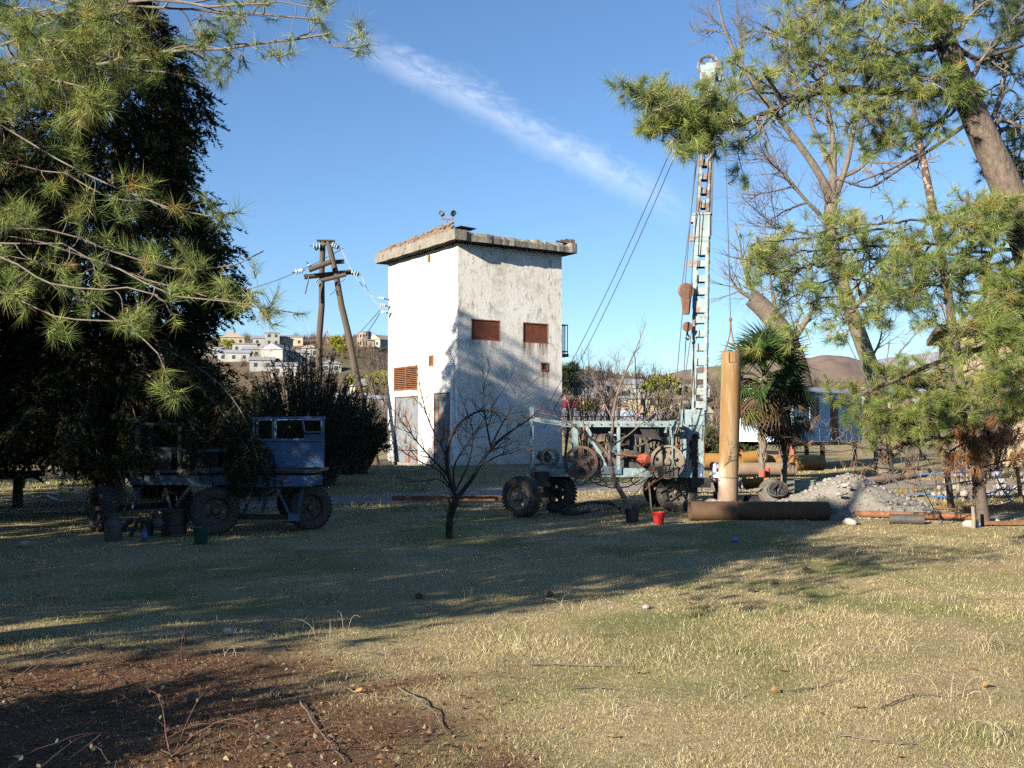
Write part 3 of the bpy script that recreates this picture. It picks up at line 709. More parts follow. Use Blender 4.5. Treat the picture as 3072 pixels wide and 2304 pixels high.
def wire(p0, p1, sag, r=.012, n_=24):
    t = np.linspace(0, 1, n_)[:, None]; q = p0 * (1 - t) + p1 * t; q[:, 2] -= (4 * sag * t * (1 - t))[:, 0]; return q
tws = lambda x, y, z: TP + u_ * x + v_ * y + np.array([0, 0, z])
te = tws(-.5, SY - .1, 8.15 - z0)
for k_, (a, b_, sag, mt, lab) in enumerate([(e1, te + np.array([.1, 0, .3]), .5, 'wirel', 'pale wire sagging from the pole top to the tower wall'), (e2, te, .25, 'wirel', 'pale wire from the pole crossarm to the tower wall'), (te + np.array([0, 0, -.2]), P(300, 372, 75), .6, 'wire', 'dark wire running from the tower corner down towards the hillside'), (te + np.array([0, 0, -.35]), P(330, 365, 80), .6, 'wire', 'lower dark wire running from the tower corner past the leaning pole leg'), (tws(0.2, SY, 6.4 - z0), P(368, 338, 300), 1.5, 'wire', 'thin wire from the tower side up to the round hilltop ruin'), (e1 + (0.1, 0, 0), P(150, 290, 70), 1.2, 'wire', 'thin wire leaving the pole top towards the left trees')]):
    mb = MB(); mb.tube(wire(a, b_, sag), .016 if b_[1] < 60 else .022, 4); o = mb.build('wire', M[mt]); recenter(o, a); tag(o, lab, 'wire', 'wires at the power pole')
mb = MB(); mb.tube([P(345, 279, 48), P(338, 284, 48), P(334, 292, 47.9), P(330, 295, 47.9)], .02, 5); mb.build('jumper_cable', M['wire'], pp)
mb = MB(); mb.tube([P(309, 276, 48.2), P(307, 286, 48.2), P(305, 294, 48.1)], .035, 5); mb.build('hanging_strap', M['wire'], pp)

# ---------------------------------------------------------------- wheels
def wheel(parent, c, ax, r=.52, w=.28, rimmat='castiron', name='wheel'):
    """tyre with lugs, rim plate with round holes, hub; ax points to the outside"""
    c = np.asarray(c, float); ax = nrm(ax); x, y, a = basis(ax); h = w / 2
    mb = MB(); pr = [(r * .56, -h * .8), (r * .60, -h * .98), (r * .78, -h * 1.08), (r * .92, -h * .96), (r * .985, -h * .6), (r, 0), (r * .985, h * .6), (r * .92, h * .96), (r * .78, h * 1.08), (r * .60, h * .98), (r * .56, h * .8)]
    mb.lathe(pr, c, a, 40, 0, closed=True)
    for i in range(34):
        t = 2 * math.pi * i / 34
        for s in (-1, 1):
            tt = t + (.09 if s > 0 else 0); d = x * math.cos(tt) + y * math.sin(tt); e = np.cross(a, d)
            mb.box(c + d * (r * .985) + a * s * h * .55, (.045, .03, h * .95), frame=(e, d, nrm(a + e * .35 * s)))
    ty = mb.build('tyre', M['rubber'], parent)
    mb = MB(); holes = [(2 * math.pi * k / 5, r * .36) for k in range(5)]
    kp = lambda rr_, t: all((rr_ * math.cos(t) - q * math.cos(a_)) ** 2 + (rr_ * math.sin(t) - q * math.sin(a_)) ** 2 > (r * .085) ** 2 for a_, q in holes)
    mb.polar(c + a * h * .28, a, r * .05, r * .52, 12, 60, .02, kp)
    mb.lathe([(r * .50, h * .25), (r * .54, h * .5), (r * .585, h * .98), (r * .61, h * 1.02), (r * .585, h * .9), (r * .52, h * .45), (r * .50, -h * .7), (r * .58, -h * .9)], c, a, 36)
    mb.build('rim', M[rimmat], parent)
    mb = MB(); mb.lathe([(r * .17, h * .2), (r * .17, h * .75), (r * .13, h * .95), (.001, h * 1.0)], c, a, 18)
    for k in range(8):
        t = 2 * math.pi * k / 8; q = c + (x * math.cos(t) + y * math.sin(t)) * r * .22 + a * h * .3; mb.cyl(q, q + a * .035, .016, n=6)
    mb.build('hub', M[rimmat], parent)
def spoke_wheel(parent, name, c, ax, r, w, ns, mt, sw=.09):
    c = np.asarray(c, float); x, y, a = basis(ax); mb = MB()
    mb.lathe([(r, -w / 2), (r, -w / 6), (r * .95, 0), (r, w / 6), (r, w / 2), (r * .84, w / 2), (r * .82, 0), (r * .84, -w / 2)], c, a, 44, closed=True)
    mb.lathe([(.001, -w * .6), (r * .18, -w * .6), (r * .18, w * .6), (.001, w * .6)], c, a, 16)
    for k in range(ns):
        t = 2 * math.pi * k / ns + .35; d = x * math.cos(t) + y * math.sin(t); e = np.cross(a, d)
        mb.box(c + d * r * .5, (sw, r * .68, w * .5), frame=(e, d, a)); mb.box(c + d * r * .5, (sw * .35, r * .67, w * .9), frame=(e, d, a))
    return mb.build(name, M[mt], parent)

# ---------------------------------------------------------------- cable-tool drilling rig
RD = 27.7
rp = lambda px, py, d=0.0: P(px, py, RD + d)
rg = thing('drilling_rig', 'weathered pale blue drilling rig with a tall lattice mast and rubber tyred wheels', 'drilling rig', gp(2.6, 28.2))
fz = np.array([.05, 1.55, 0])
def both(fn, name, mt, **k):
    for q in (np.zeros(3), fz):
        mb = MB(); fn(mb, q); mb.build(name, M[mt], rg, **k)
# chassis beams and deck
both(lambda mb, o: mb.channel(rp(527, 472) + o, rp(692, 473) + o, .07, .24, .018), 'chassis_beam', 'bluepaint')
for i in range(9):
    q = rp(532 + i * 18.5, 470); mb = MB(); mb.beam(q + (0, .03, 0), q + fz + (0, -.03, 0), .09, .12); mb.build('cross_member', M['bluepaint_dark'], rg)
a_, b_ = rp(529, 468), rp(566, 468)
for i in range(6):
    t = i / 6; mb = MB(); q = a_ + fz * (t + .07); mb.box((q + b_ - a_ + q) / 2 + np.array([0, .02, .03 + .01 * rr.random()]), (b_[0] - a_[0], .225, .035)); mb.build('deck_plank', M['wood'], rg)
# posts and upper frame
both(lambda mb, o: mb.channel(rp(530, 474) + o, rp(530, 407) + o, .08, .10, .015, up=(0, 1, 0)), 'corner_post', 'bluepaint')
both(lambda mb, o: mb.beam(rp(530.5, 418.5) + o, rp(566, 424) + o, .07, .11), 'sloping_rail', 'bluepaint')
both(lambda mb, o: mb.channel(rp(563, 424) + o, rp(682, 424) + o, .08, .16, .018), 'top_rail', 'bluepaint')
both(lambda mb, o: mb.channel(rp(619.5, 426) + o, rp(619.5, 470) + o, .08, .15, .018, up=(0, 1, 0)), 'centre_post', 'bluepaint')
both(lambda mb, o: mb.beam(rp(575, 427) + o, rp(577, 470) + o, .09, .13), 'side_post', 'bluepaint')
both(lambda mb, o: mb.beam(rp(586, 426) + o, rp(606, 468) + o, .06, .10), 'diagonal_brace', 'bluepaint')
for px in (531, 566, 619, 676):
    q = rp(px, 422); mb = MB(); mb.beam(q + (0, .05, 0), q + fz - (0, .05, 0), .08, .1); mb.build('roof_tie', M['bluepaint'], rg)
mb = MB(); mb.box((rp(606, 430) + fz * .4), (1.15, .5, .24)); mb.build('hanging_box', M['black'], rg)
mb = MB(); mb.box((rp(645, 432) + fz * .5), (1.1, .7, .30)); mb.box((rp(628, 442) + fz * .5), (.45, .5, .42)); mb.build('gearbox', M['black'], rg)
mb = MB(); mb.prism([(-.25, .15), (.28, .1), (.36, -.22), (-.1, -.12)], ((1, 0, 0), (0, 0, 1), (0, -1, 0)), rp(648, 432) + fz * .1, .03); mb.build('torn_guard', M['black'], rg)
mb = MB(); mb.box(rp(612, 464) + fz * .5, (1.9, .9, .34)); mb.box(rp(646, 470) + fz * .4, (.9, 1.0, .42)); mb.build('winch_bed', M['darksteel'], rg)
mb = MB(); mb.box(rp(598, 470) - (0, .06, 0), (1.25, .02, .22)); mb.build('side_panel', M['bluepaint_dark'], rg)
# wheels and drums of the winch
spoke_wheel(rg, 'flywheel', rp(581, 462.5, -.22), (.12, -1, .02), .445, .13, 5, 'rustwheel', .13)
mb = MB(); cc_ = rp(667, 462, -.25); holes = [(2 * math.pi * k / 7 + .2, .275) for k in range(7)]
kp = lambda q, t: all((q * math.cos(t) - w_ * math.cos(a)) ** 2 + (q * math.sin(t) - w_ * math.sin(a)) ** 2 > .058 ** 2 for a, w_ in holes)
mb.polar(cc_, (.05, -1, 0), .02, .40, 14, 84, .05, kp); mb.lathe([(.40, -.09), (.45, -.09), (.45, .09), (.40, .09)], cc_, (.05, -1, 0), 48, closed=True); mb.lathe([(.001, .12), (.07, .12), (.12, .02)], cc_, (.05, -1, 0), 16)
mb.build('crank_wheel', M['castiron'], rg)
spoke_wheel(rg, 'drive_pulley', rp(633, 448, .5), (.05, -1, 0), .42, .16, 5, 'darksteel', .08)
spoke_wheel(rg, 'rear_pulley', rp(655, 452, .9), (.05, -1, 0), .36, .16, 6, 'darksteel', .06)
spoke_wheel(rg, 'belt_wheel', rp(604, 455, .9), (.05, -1, 0), .38, .12, 5, 'rustwheel', .06)
mb = MB(); mb.lathe([(.165, -.1), (.245, -.1), (.25, 0), (.245, .1), (.165, .1)], rp(550, 457, .3), (-.25, -1, 0), 28, closed=True); mb.lathe([(.001, 0), (.16, .0), (.16, .4), (.001, .42)], rp(546, 458, .45), (-.1, 1, 0), 18); mb.build('motor_ring', M['castiron'], rg)
mb = MB(); mb.cyl(rp(537, 455, .5), rp(548, 457, .5), .11, .14, 14); mb.box(rp(545, 464.5, .45), (.55, .5, .06)); mb.build('motor', M['bluepaint_dark'], rg)
mb = MB(); q = rp(644, 460, -.2); mb.lathe([(.001, -.2), (.10, -.2), (.15, -.12), (.15, .12), (.1, .2), (.001, .2)], q, (.5, -.9, .1), 18)
for k in range(12):
    t = 2 * math.pi * k / 12; x, y, a = basis((.5, -.9, .1)); d = x * math.cos(t) + y * math.sin(t); mb.box(q + d * .155, (.02, .03, .24), frame=(np.cross(a, d), d, a))
mb.build('electric_motor', M['redrust'], rg)
mb = MB(); mb.tube([rp(615, 454, -.1), rp(630, 455.5, -.1), rp(641, 456, -.1)], .03, 6); mb.build('drive_shaft', M['rust'], rg)
mb = MB(); mb.box(rp(665, 471.5, -.2), (.62, .35, .30)); 
for i in range(5): mb.box(rp(657 + i * 3.8, 471, -.39), (.03, .06, .26))
mb.build('bearing_block', M['castiron'], rg)
for i, (a, b2) in enumerate([((640, 482), (655, 470)), ((645, 490), (662, 472)), ((634, 476), (650, 468)), ((672, 470), (671, 430)), ((583, 420), (583, 440)), ((672, 455), (676, 480))]):
    mb = MB(); mb.tube([rp(*a, -.3), rp((a[0] + b2[0]) / 2 + 1, (a[1] + b2[1]) / 2, -.32), rp(*b2, -.25)], .022, 5); mb.build('lever', M[('bluepaint', 'rust', 'castiron')[i % 3]], rg)
mb = MB(); mb.tube([rp(652, 472, -.3), rp(655, 468, -.36), rp(660, 470, -.36), rp(657, 474, -.3)], .05, 6); mb.build('valve', M['redrust'], rg)
# axles, drawbar and running gear
A1, A2 = gp(.25, 26.75, .52), gp(1.25, 28.3, .52); B1, B2 = gp(4.5, 28.35, .52), gp(4.35, 30.0, .52)
axd = nrm(A1 - A2); bxd = nrm(np.array([.12, -1, 0]))
for c_, ax, rm in ((A1, axd, 'castiron'), (A2, -axd, 'darksteel'), (B1, bxd, 'castiron'), (B2, -bxd, 'darksteel')):
    wg = bpy.data.objects.new('wheel', None); COL.objects.link(wg); wg.parent = rg; wg.location = tuple(c_ - np.array(rg.location)); wheel(wg, c_, ax, .53 if c_ is not B1 else .55, .30, rm)
mb = MB(); mb.beam(A1, A2, .14, .14); mb.build('axle', M['black'], rg); mb = MB(); mb.beam(B1, B2, .14, .14); mb.build('axle', M['black'], rg)
mb = MB(); am = (A1 + A2) / 2; mb.box(am + (0, 0, .3), (.5, .9, .1)); mb.cyl(am + (0, 0, .3), am + (0, 0, .62), .25, n=16); mb.beam(am, am + np.array([-.75, -.3, -.12]), .1, .1); mb.build('turntable', M['black'], rg)
for s in (0, 1):
    q = B1 + (B2 - B1) * (.2 + .6 * s); mb = MB(); mb.beam(q + (-.6, 0, .42), q + (.6, 0, .42), .1, .08); mb.beam(q + (-.45, 0, .36), q + (.45, 0, .36), .1, .06); mb.beam(q, q + (0, 0, .45), .12, .12); mb.build('leaf_spring', M['black'], rg)
mb = MB(); mb.tube([rp(596, 484, .1), rp(612, 488, 0), rp(628, 487, 0), rp(640, 480, 0)], .02, 5); mb.build('hose', M['black'], rg)
# clutter on and under the winch deck: rods, hoses and small boxes
rc = np.random.default_rng(400)
for i in range(26):
    px0 = 590 + 92 * rc.random(); py0 = 440 + 34 * rc.random(); dd = -.1 + 1.5 * rc.random(); k_ = rc.integers(0, 3)
    if k_ == 0: mb = MB(); mb.beam(rp(px0, py0, dd), rp(px0 + rc.normal(0, 9), py0 + rc.normal(0, 12), dd + rc.normal(0, .2)), .03 + .03 * rc.random(), .04); mb.build('rod', M[('rust', 'castiron', 'darksteel', 'bluepaint')[i % 4]], rg)
    elif k_ == 1: mb = MB(); q = rp(px0, py0, dd); mb.tube(resamp([q, q + (.15, -.05, -.25), q + (.4, -.1, -.3), q + (.55, 0, -.05)], 12), .018, 6); mb.build('hose', M['black'], rg)
    else: mb = MB(); q = rp(px0, py0 + 4, dd); mb.box(q, (.12 + .2 * rc.random(), .2, .1 + .15 * rc.random())); mb.cyl(q + (.05, -.1, 0), q + (.05, -.2, 0), .05, n=10); mb.build('fitting', M[('darksteel', 'bluepaint_dark', 'rust')[i % 3]], rg)
for i in range(9):
    q = rp(560 + i * 14, 476.5, .1 + .15 * (i % 3)); mb = MB(); mb.tube(resamp([q, q + (.1, 0, -.18 - .1 * (i % 2)), q + (.35, .05, -.16), q + (.5, .1, .0)], 10), .014, 5); mb.build('cable', M['black'], rg)
for i in range(14):
    q = rp(566 + i * 8.6, 424, -.045); mb = MB(); mb.cyl(q, q - (0, .02, 0), .02, n=6); mb.build('bolt', M['rust'], rg)
# mast
m0 = rp(699.2, 412, 1.35); m1 = rp(702.3, 216, 1.35); m2 = rp(708.6, 74, 1.35)
ex = nrm(np.array([1, -.28, 0])); 
def mast_sec(name, p0, p1, w, d, mt, sp, off, skin=()):
    t = nrm(p1 - p0); x = nrm(ex - t * np.dot(ex, t)); y = np.cross(t, x); L = np.linalg.norm(p1 - p0)
    mb = MB()
    for sx in (-1, 1):
        for sy in (-1, 1):
            q = x * sx * (w / 2 - .045) + y * sy * (d / 2 - .004); mb.beam(p0 + q, p1 + q, .09, .012, up=y)
            q = x * sx * (w / 2 - .004) + y * sy * (d / 2 - .055); mb.beam(p0 + q, p1 + q, .012, .085, up=y)
    o = mb.build(name, M[mt], rg)
    n_ = int((L - off) / sp); pm = None
    for i in range(n_):
        s = off + i * sp + rr.normal(0, .012); hh = sp * (.42 + .1 * rr.random())
        if i in skin: hh = sp * .96
        for sy in (-1, 1):
            mb = MB(); mb.box(p0 + t * s + y * sy * (d / 2 + .006), (w - .03, .012, hh), frame=(x, y, t)); mb.build('batten_plate', M[mt if rr.random() > .22 else 'mast_rust'], o)
        for sx in (-1, 1):
            mb = MB(); mb.box(p0 + t * (s + sp * .2) + x * sx * (w / 2 + .006), (.012, d - .03, hh * .8), frame=(x, y, t)); mb.build('batten_plate', M[mt], o)
    return o, x, y, t
ml, mx, my, mt_ = mast_sec('mast', m0, m1, .42, .36, 'mast', .40, .2, (7, 11, 12))
mast_sec('upper_mast', m1 - mt_ * .6, m2, .36, .30, 'mast_rust', .40, .5)
mb = MB(); mb.box(m1 - mt_ * .32, (.46, .4, .62), frame=(mx, my, mt_)); mb.box(m1 + mt_ * .02, (.50, .46, .05), frame=(mx, my, mt_)); mb.box(m1 - mt_ * .1 - mx * .27, (.10, .3, .18), frame=(mx, my, mt_)); mb.build('mast_collar', M['mast'], rg)
for dz in (.62, 1.35, 8.0 - 8.0 + 2.0):
    mb = MB(); q = m1 - mt_ * dz - mx * .30; mb.lathe([(.02, -.04), (.10, -.05), (.085, 0), (.10, .05), (.02, .04)], q, my, 18); mb.box(q + mx * .08, (.12, .06, .05), frame=(mx, my, mt_)); mb.build('guide_roller', M['castiron'], rg)
cs = m2 + mt_ * .22; mb = MB(); mb.lathe([(.30, -.05), (.335, -.055), (.31, 0), (.335, .055), (.30, .05), (.26, .03), (.26, -.03)], cs, (.15, -1, 0), 36, closed=True); mb.lathe([(.001, -.08), (.06, -.08), (.06, .08), (.001, .08)], cs, (.15, -1, 0), 12)
for k in range(5):
    t = 2 * math.pi * k / 5; x, y, a = basis((.15, -1, 0)); d = x * math.cos(t) + y * math.sin(t); mb.box(cs + d * .16, (.05, .22, .03), frame=(np.cross(a, d), d, a))
mb.build('crown_sheave', M['mast_rust'], rg)
for s in (-1, 1): mb = MB(); mb.box(cs - mt_ * .2 + my * s * .13, (.46, .03, .42), frame=(mx, my, mt_)); mb.box(cs - mt_ * .05 + my * s * .15 + mx * .08, (.3, .012, .2), frame=(mx, my, mt_)); mb.build('crown_plate', M['mast'], rg)
mb = MB(); mb.beam(cs - mt_ * .4 - mx * .02, cs - mt_ * .38 + mx * .42, .1, .1); mb.build('crown_arm', M['mast_rust'], rg)
# mast foot: box head, two legs and a black bar standing in for the shaded slot between them
f0 = rp(690.5, 418, 1.0)
mb = MB(); mb.box(f0 + mx * .08 + (0, 0, .02), (.66, .55, .42), frame=(mx, my, (0, 0, 1))); mb.build('mast_foot', M['bluepaint'], rg)
for px, w_ in ((684.5, .22), (701.5, .16)):
    for dy in (.72, 1.25): mb = MB(); mb.beam(rp(px, 424, dy), rp(px - .5, 478, dy), w_, .06, up=(0, 1, 0)); mb.build('foot_leg', M['bluepaint'], rg)
mb = MB(); mb.prism([(-.30, .1), (.26, .2), (.24, -.18), (.02, .0), (-.1, -.22), (-.26, -.12)], ((1, 0, 0), (0, 0, 1), (0, -1, 0)), rp(693, 432, .68), .02); mb.build('gusset', M['bluepaint'], rg)
mb = MB(); mb.beam(rp(694.5, 434, .95), rp(694, 496, .9), .17, .17); mb.beam(rp(690, 436, 1.3), rp(690, 488, 1.3), .3, .04); mb.build('jack_post', M['black'], rg)  # real black post, plus a flat bar imitating shade between the legs
mb = MB(); mb.box(rp(700, 482.5, .6), (.55, .3, .26)); mb.build('jack_head', M['black'], rg); mb = MB(); mb.box(gp(5.02, 28.6, .08), (.5, .5, .12), rz=.2); mb.box(gp(5.0, 28.6, .2), (.35, .35, .12), rz=-.1); mb.build('jack_pad', M['wood'], rg)
both(lambda mb, o: mb.beam(rp(671.5, 426) + o, rp(671, 468) + o, .10, .1), 'front_post', 'bluepaint')
mb = MB(); mb.beam(rp(660, 470, .5), rp(677, 430, .9), .06, .06); mb.build('mast_brace', M['bluepaint'], rg)
for i, px in enumerate((676.5, 679, 687, 703.5)):
    mb = MB(); mb.tube([rp(px, 426, .6), rp(px + (i - 1) * .4, 455, .55), rp(px + (1 - i), 492, .5)], .016, 4); mb.build('rod', M[('castiron', 'rust')[i % 2]], rg)
# travelling hook block hanging left of the mast
hb = rp(686.0, 291, 1.0)
mb = MB(); y_ = nrm((.25, -1, 0)); mb.lathe([(.001, -.07), (.21, -.07), (.235, 0), (.21, .07), (.001, .07)], hb, y_, 28); mb.prism([(-.15, -.1), (.15, -.1), (.08, -.66), (-.08, -.66)], (np.cross(y_, (0, 0, 1)), (0, 0, 1), y_), hb - y_ * .055, .11)
mb.lathe([(.02, -.05), (.13, -.05), (.14, 0), (.13, .05), (.02, .05)], hb + np.array([.03, 0, -1.0]), y_, 20); mb.build('hook_block', M['rust_light'], rg)
mb = MB(); q = hb + np.array([.03, 0, -1.1]); mb.tube([q, q + (0, 0, -.12), q + (.07, 0, -.2), q + (.02, 0, -.27), q + (-.06, 0, -.2)], .03, 6); mb.build('hook', M['rust_light'], rg)
# ropes
def rope(name, pts, r, mt='wire', parent=rg): mb = MB(); mb.tube(pts, r, 5); return mb.build(name, M[mt], parent)
top = cs - mt_ * .1
for k_, (a, b2, d0, d1_) in enumerate([((697, 140), (674.5, 400), .9, .6), ((699, 140), (682, 285), .9, 1.0), ((700, 150), (690, 300), .8, .95), ((693, 320), (678, 420), .9, .6), ((686.5, 330), (680, 425), .95, .6)]):
    p0_, p1_ = rp(*a, d0), rp(*b2, d1_); rope('mast_rope', wire(p0_, p1_, .08 if k_ else .12, n_=14), .014)
for k_ in range(2): rope('mast_rope', wire(top - my * .2 + mx * .2, m1 + mx * (.24 + .03 * k_) - my * .15 - mt_ * .6, .0, n_=6), .016)
for k_, (e_, off) in enumerate(((P(566, 372, 44), -.12), (P(574, 372, 42), .05))):
    a = top + mx * off; t = np.linspace(0, 1, 30)[:, None]; e_ = np.array(e_); e_ = a + (e_ - a) * 1.0; g = e_.copy(); rope('guy_rope', wire(a, g, .35), .014)
    # carry on to the ground beyond
    dv = nrm(g - wire(a, g, .35)[-2]); kz = (g[2] - .7) / max(.05, -dv[2]); rope('guy_rope', [g, g + dv * kz], .014)
ga = top + mx * .25; gb = P(868, 396, 26.5); gg = ga + (gb - ga) * 1.42; gg[2] = gz(gg[0], gg[1]); rope('guy_rope', wire(ga, gg, .25), .014)
# rope holding the standing pipe
ptop = P(731.5, 352, 28.5)
hr = ptop + np.array([-.02, 0, .9]); rope('lifting_rope', wire(cs + mx * .42 - mt_ * .4, hr, .05, n_=12), .013)
mb = MB(); mb.lathe([(.001, -.06), (.045, -.04), (.045, .04), (.001, .06)], hr, (0, 0, 1), 8); mb.build('rope_clamp', M['rust'], rg)
rope('sling', [hr, hr + (.03, 0, -.35), ptop + (.06, 0, .25), ptop + (.2, 0, -.02)], .02, 'rust'); rope('sling', [hr, hr + (-.02, 0, -.4), ptop + (-.12, 0, .2), ptop + (-.22, 0, -.02)], .02, 'rust')

# ---------------------------------------------------------------- left trailer in the shade
TD = 23.0
tp = lambda px, py, d=0.0: P(px, py, TD + d)
tr = thing('workshop_trailer', 'derelict trailer with a faded blue cab body on big tyres in deep shade', 'trailer', gp(-6.5, 23.2))
tf = np.array([-.35, 1.75, 0])
for o_ in (np.zeros(3), tf):
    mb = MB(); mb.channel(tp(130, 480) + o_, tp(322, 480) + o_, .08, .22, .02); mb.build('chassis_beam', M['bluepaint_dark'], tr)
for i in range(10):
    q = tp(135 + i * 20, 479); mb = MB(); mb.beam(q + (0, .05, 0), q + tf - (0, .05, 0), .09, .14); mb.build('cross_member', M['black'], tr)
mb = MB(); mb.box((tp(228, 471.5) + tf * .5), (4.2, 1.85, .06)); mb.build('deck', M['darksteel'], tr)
# cab at the right end
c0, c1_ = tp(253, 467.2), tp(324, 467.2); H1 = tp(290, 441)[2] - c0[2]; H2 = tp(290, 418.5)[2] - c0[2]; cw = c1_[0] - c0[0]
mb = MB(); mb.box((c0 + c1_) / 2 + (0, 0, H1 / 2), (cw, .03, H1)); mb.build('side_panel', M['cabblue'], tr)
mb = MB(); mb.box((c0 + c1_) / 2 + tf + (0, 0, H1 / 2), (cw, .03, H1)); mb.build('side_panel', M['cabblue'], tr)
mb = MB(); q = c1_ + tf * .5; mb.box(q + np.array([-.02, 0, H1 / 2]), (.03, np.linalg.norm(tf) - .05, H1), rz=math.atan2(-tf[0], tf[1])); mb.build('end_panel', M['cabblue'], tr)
for o_ in (np.zeros(3), tf):
    for fx, w_ in ((.0, .06), (.28, .07), (.985, .06)): mb = MB(); q = c0 + o_ + np.array([cw * fx, 0, 0]); mb.beam(q + (0, 0, H1 + .01), q + (0, 0, H2), w_ * .75, .04, up=(0, 1, 0)); mb.build('window_post', M['bluepaint_dark'], tr)
    mb = MB(); mb.beam(c0 + o_ + (-.02, 0, H2), c1_ + o_ + (.02, 0, H2 + .02), .06, .06); mb.build('roof_rail', M['cabblue'], tr)
    mb = MB(); mb.beam(c0 + o_ + (0, -.02, H1 + .015), c1_ + o_ + (0, -.02, H1 + .015), .06, .035); mb.build('waist_rail', M['cabblue'], tr)
mb = MB()   # small hinged window frame
for a, b2 in (((302.5, 419.5), (304.5, 432)), ((323.5, 419.5), (323.5, 432)), ((303, 420), (324, 420)), ((304, 432), (324, 432))): mb.beam(tp(*a, -.05), tp(*b2, -.05), .05, .03)
mb.build('window_frame', M['cabblue'], tr)
mb = MB(); mb.box(tp(314, 437.5, -.02), (.43, .02, .14)); mb.build('sill_panel', M['bluepaint_dark'], tr)
mb = MB(); mb.box(tp(258, 473.5), (.08, .06, .16)); mb.build('body_bracket', M['black'], tr); mb = MB(); mb.box(tp(306, 473.5), (.08, .06, .16)); mb.build('body_bracket', M['black'], tr)
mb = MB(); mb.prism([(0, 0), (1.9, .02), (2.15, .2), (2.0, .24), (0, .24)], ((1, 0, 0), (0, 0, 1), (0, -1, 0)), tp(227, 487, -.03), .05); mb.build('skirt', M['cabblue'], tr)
# left open body: frame, boxes, bent rods
for o_ in (np.zeros(3), tf):
    for px, y0_, y1_ in ((180, 476, 423), (138, 476, 423), (228, 476, 451)): mb = MB(); mb.beam(tp(px, y0_) + o_, tp(px, y1_) + o_, .09, .07, up=(0, 1, 0)); mb.build('body_post', M['black'], tr)
    mb = MB(); mb.beam(tp(136, 423.5) + o_, tp(184, 424.5) + o_, .07, .06); mb.build('roof_rail', M['black'], tr)
    mb = MB(); mb.beam(tp(180, 451) + o_, tp(230, 450) + o_, .06, .06); mb.build('body_rail', M['bluepaint_dark'], tr)
    mb = MB(); mb.beam(tp(180, 472) + o_, tp(226, 470) + o_, .06, .12); mb.build('body_rail', M['bluepaint_dark'], tr)
mb = MB(); mb.box(tp(157, 460) + tf * .5, (.9, 1.5, .55)); mb.build('tool_chest', M['black'], tr)
mb = MB(); mb.box(tp(203, 461) + tf * .45, (.85, 1.1, .38)); mb.build('engine', M['black'], tr)
mb = MB(); mb.box(tp(240, 455) + tf * .5, (.5, 1.2, .75)); mb.build('radiator', M['black'], tr)
mb = MB(); mb.tube([tp(141, 446, .3), tp(147, 440, .3), tp(153, 434.5, .3), tp(160, 440, .4), tp(172, 447, .5)], .025, 5); mb.build('bent_rod', M['black'], tr)
W1 = gp(-4.63, 23.6, .5); W2 = gp(-6.35, 22.1, .52); W3 = gp(-9.15, 23.1, .5); W4 = gp(-7.9, 24.4, .5)
W5 = W1 + np.array([-.6, 1.75, 0])
for c_, ax in ((W1, (.55, -1, 0)), (W2, (.5, -1, 0)), (W3, (-.75, -.75, 0)), (W5, (-.4, 1, 0)), (W4, (.75, .75, 0))):
    wg = bpy.data.objects.new('wheel', None); COL.objects.link(wg); wg.parent = tr; wg.location = tuple(c_ - np.array(tr.location)); wheel(wg, c_, ax, .5, .32, 'darksteel')
for a, b2 in ((W1, W5), (W3, W4)): mb = MB(); mb.beam(a, b2, .13, .13); mb.build('axle', M['black'], tr)
mb = MB(); mb.beam(W2 + (.05, .15, 0), W2 + np.array([-.55, 1.75, 0]), .13, .13); mb.build('axle', M['black'], tr)
mb = MB(); mb.beam(tp(150, 516), tp(290, 517, .4), .1, .12); mb.build('reach_bar', M['black'], tr)
for a, b2 in (((253, 487), (243, 515)), ((277, 487), (258, 500)), ((277, 488), (289, 513)), ((303, 486), (296, 520)), ((268, 489), (262, 513)), ((190, 487), (176, 506)), ((140, 487), (132, 510)), ((165, 487), (172, 512))):
    mb = MB(); mb.beam(tp(*a, .1), tp(*b2, .15), .07, .06); mb.build('strut', M['bluepaint_dark'], tr)
mb = MB(); mb.box(tp(294, 517, -.05), (.22, .2, .16)); mb.build('hub_bracket', M['cabblue'], tr)
mb = MB(); mb.tube([tp(118, 470, -.3), tp(124, 486, -.4), tp(128, 500, -.5), tp(122, 516, -.6)], .022, 5); mb.build('hose', M['black'], tr)
mb = MB(); mb.tube([tp(146, 515, -.6), tp(150, 522, -.7), tp(156, 523, -.7), tp(160, 517, -.6)], .025, 5); mb.build('hose', M['black'], tr)
mb = MB(); mb.beam(tp(132, 519, -.9), tp(105, 546, -1.6), .07, .08); mb.beam(tp(140, 517, -.6), tp(128, 541, -1.4), .06, .06); mb.build('drawbar', M['black'], tr)

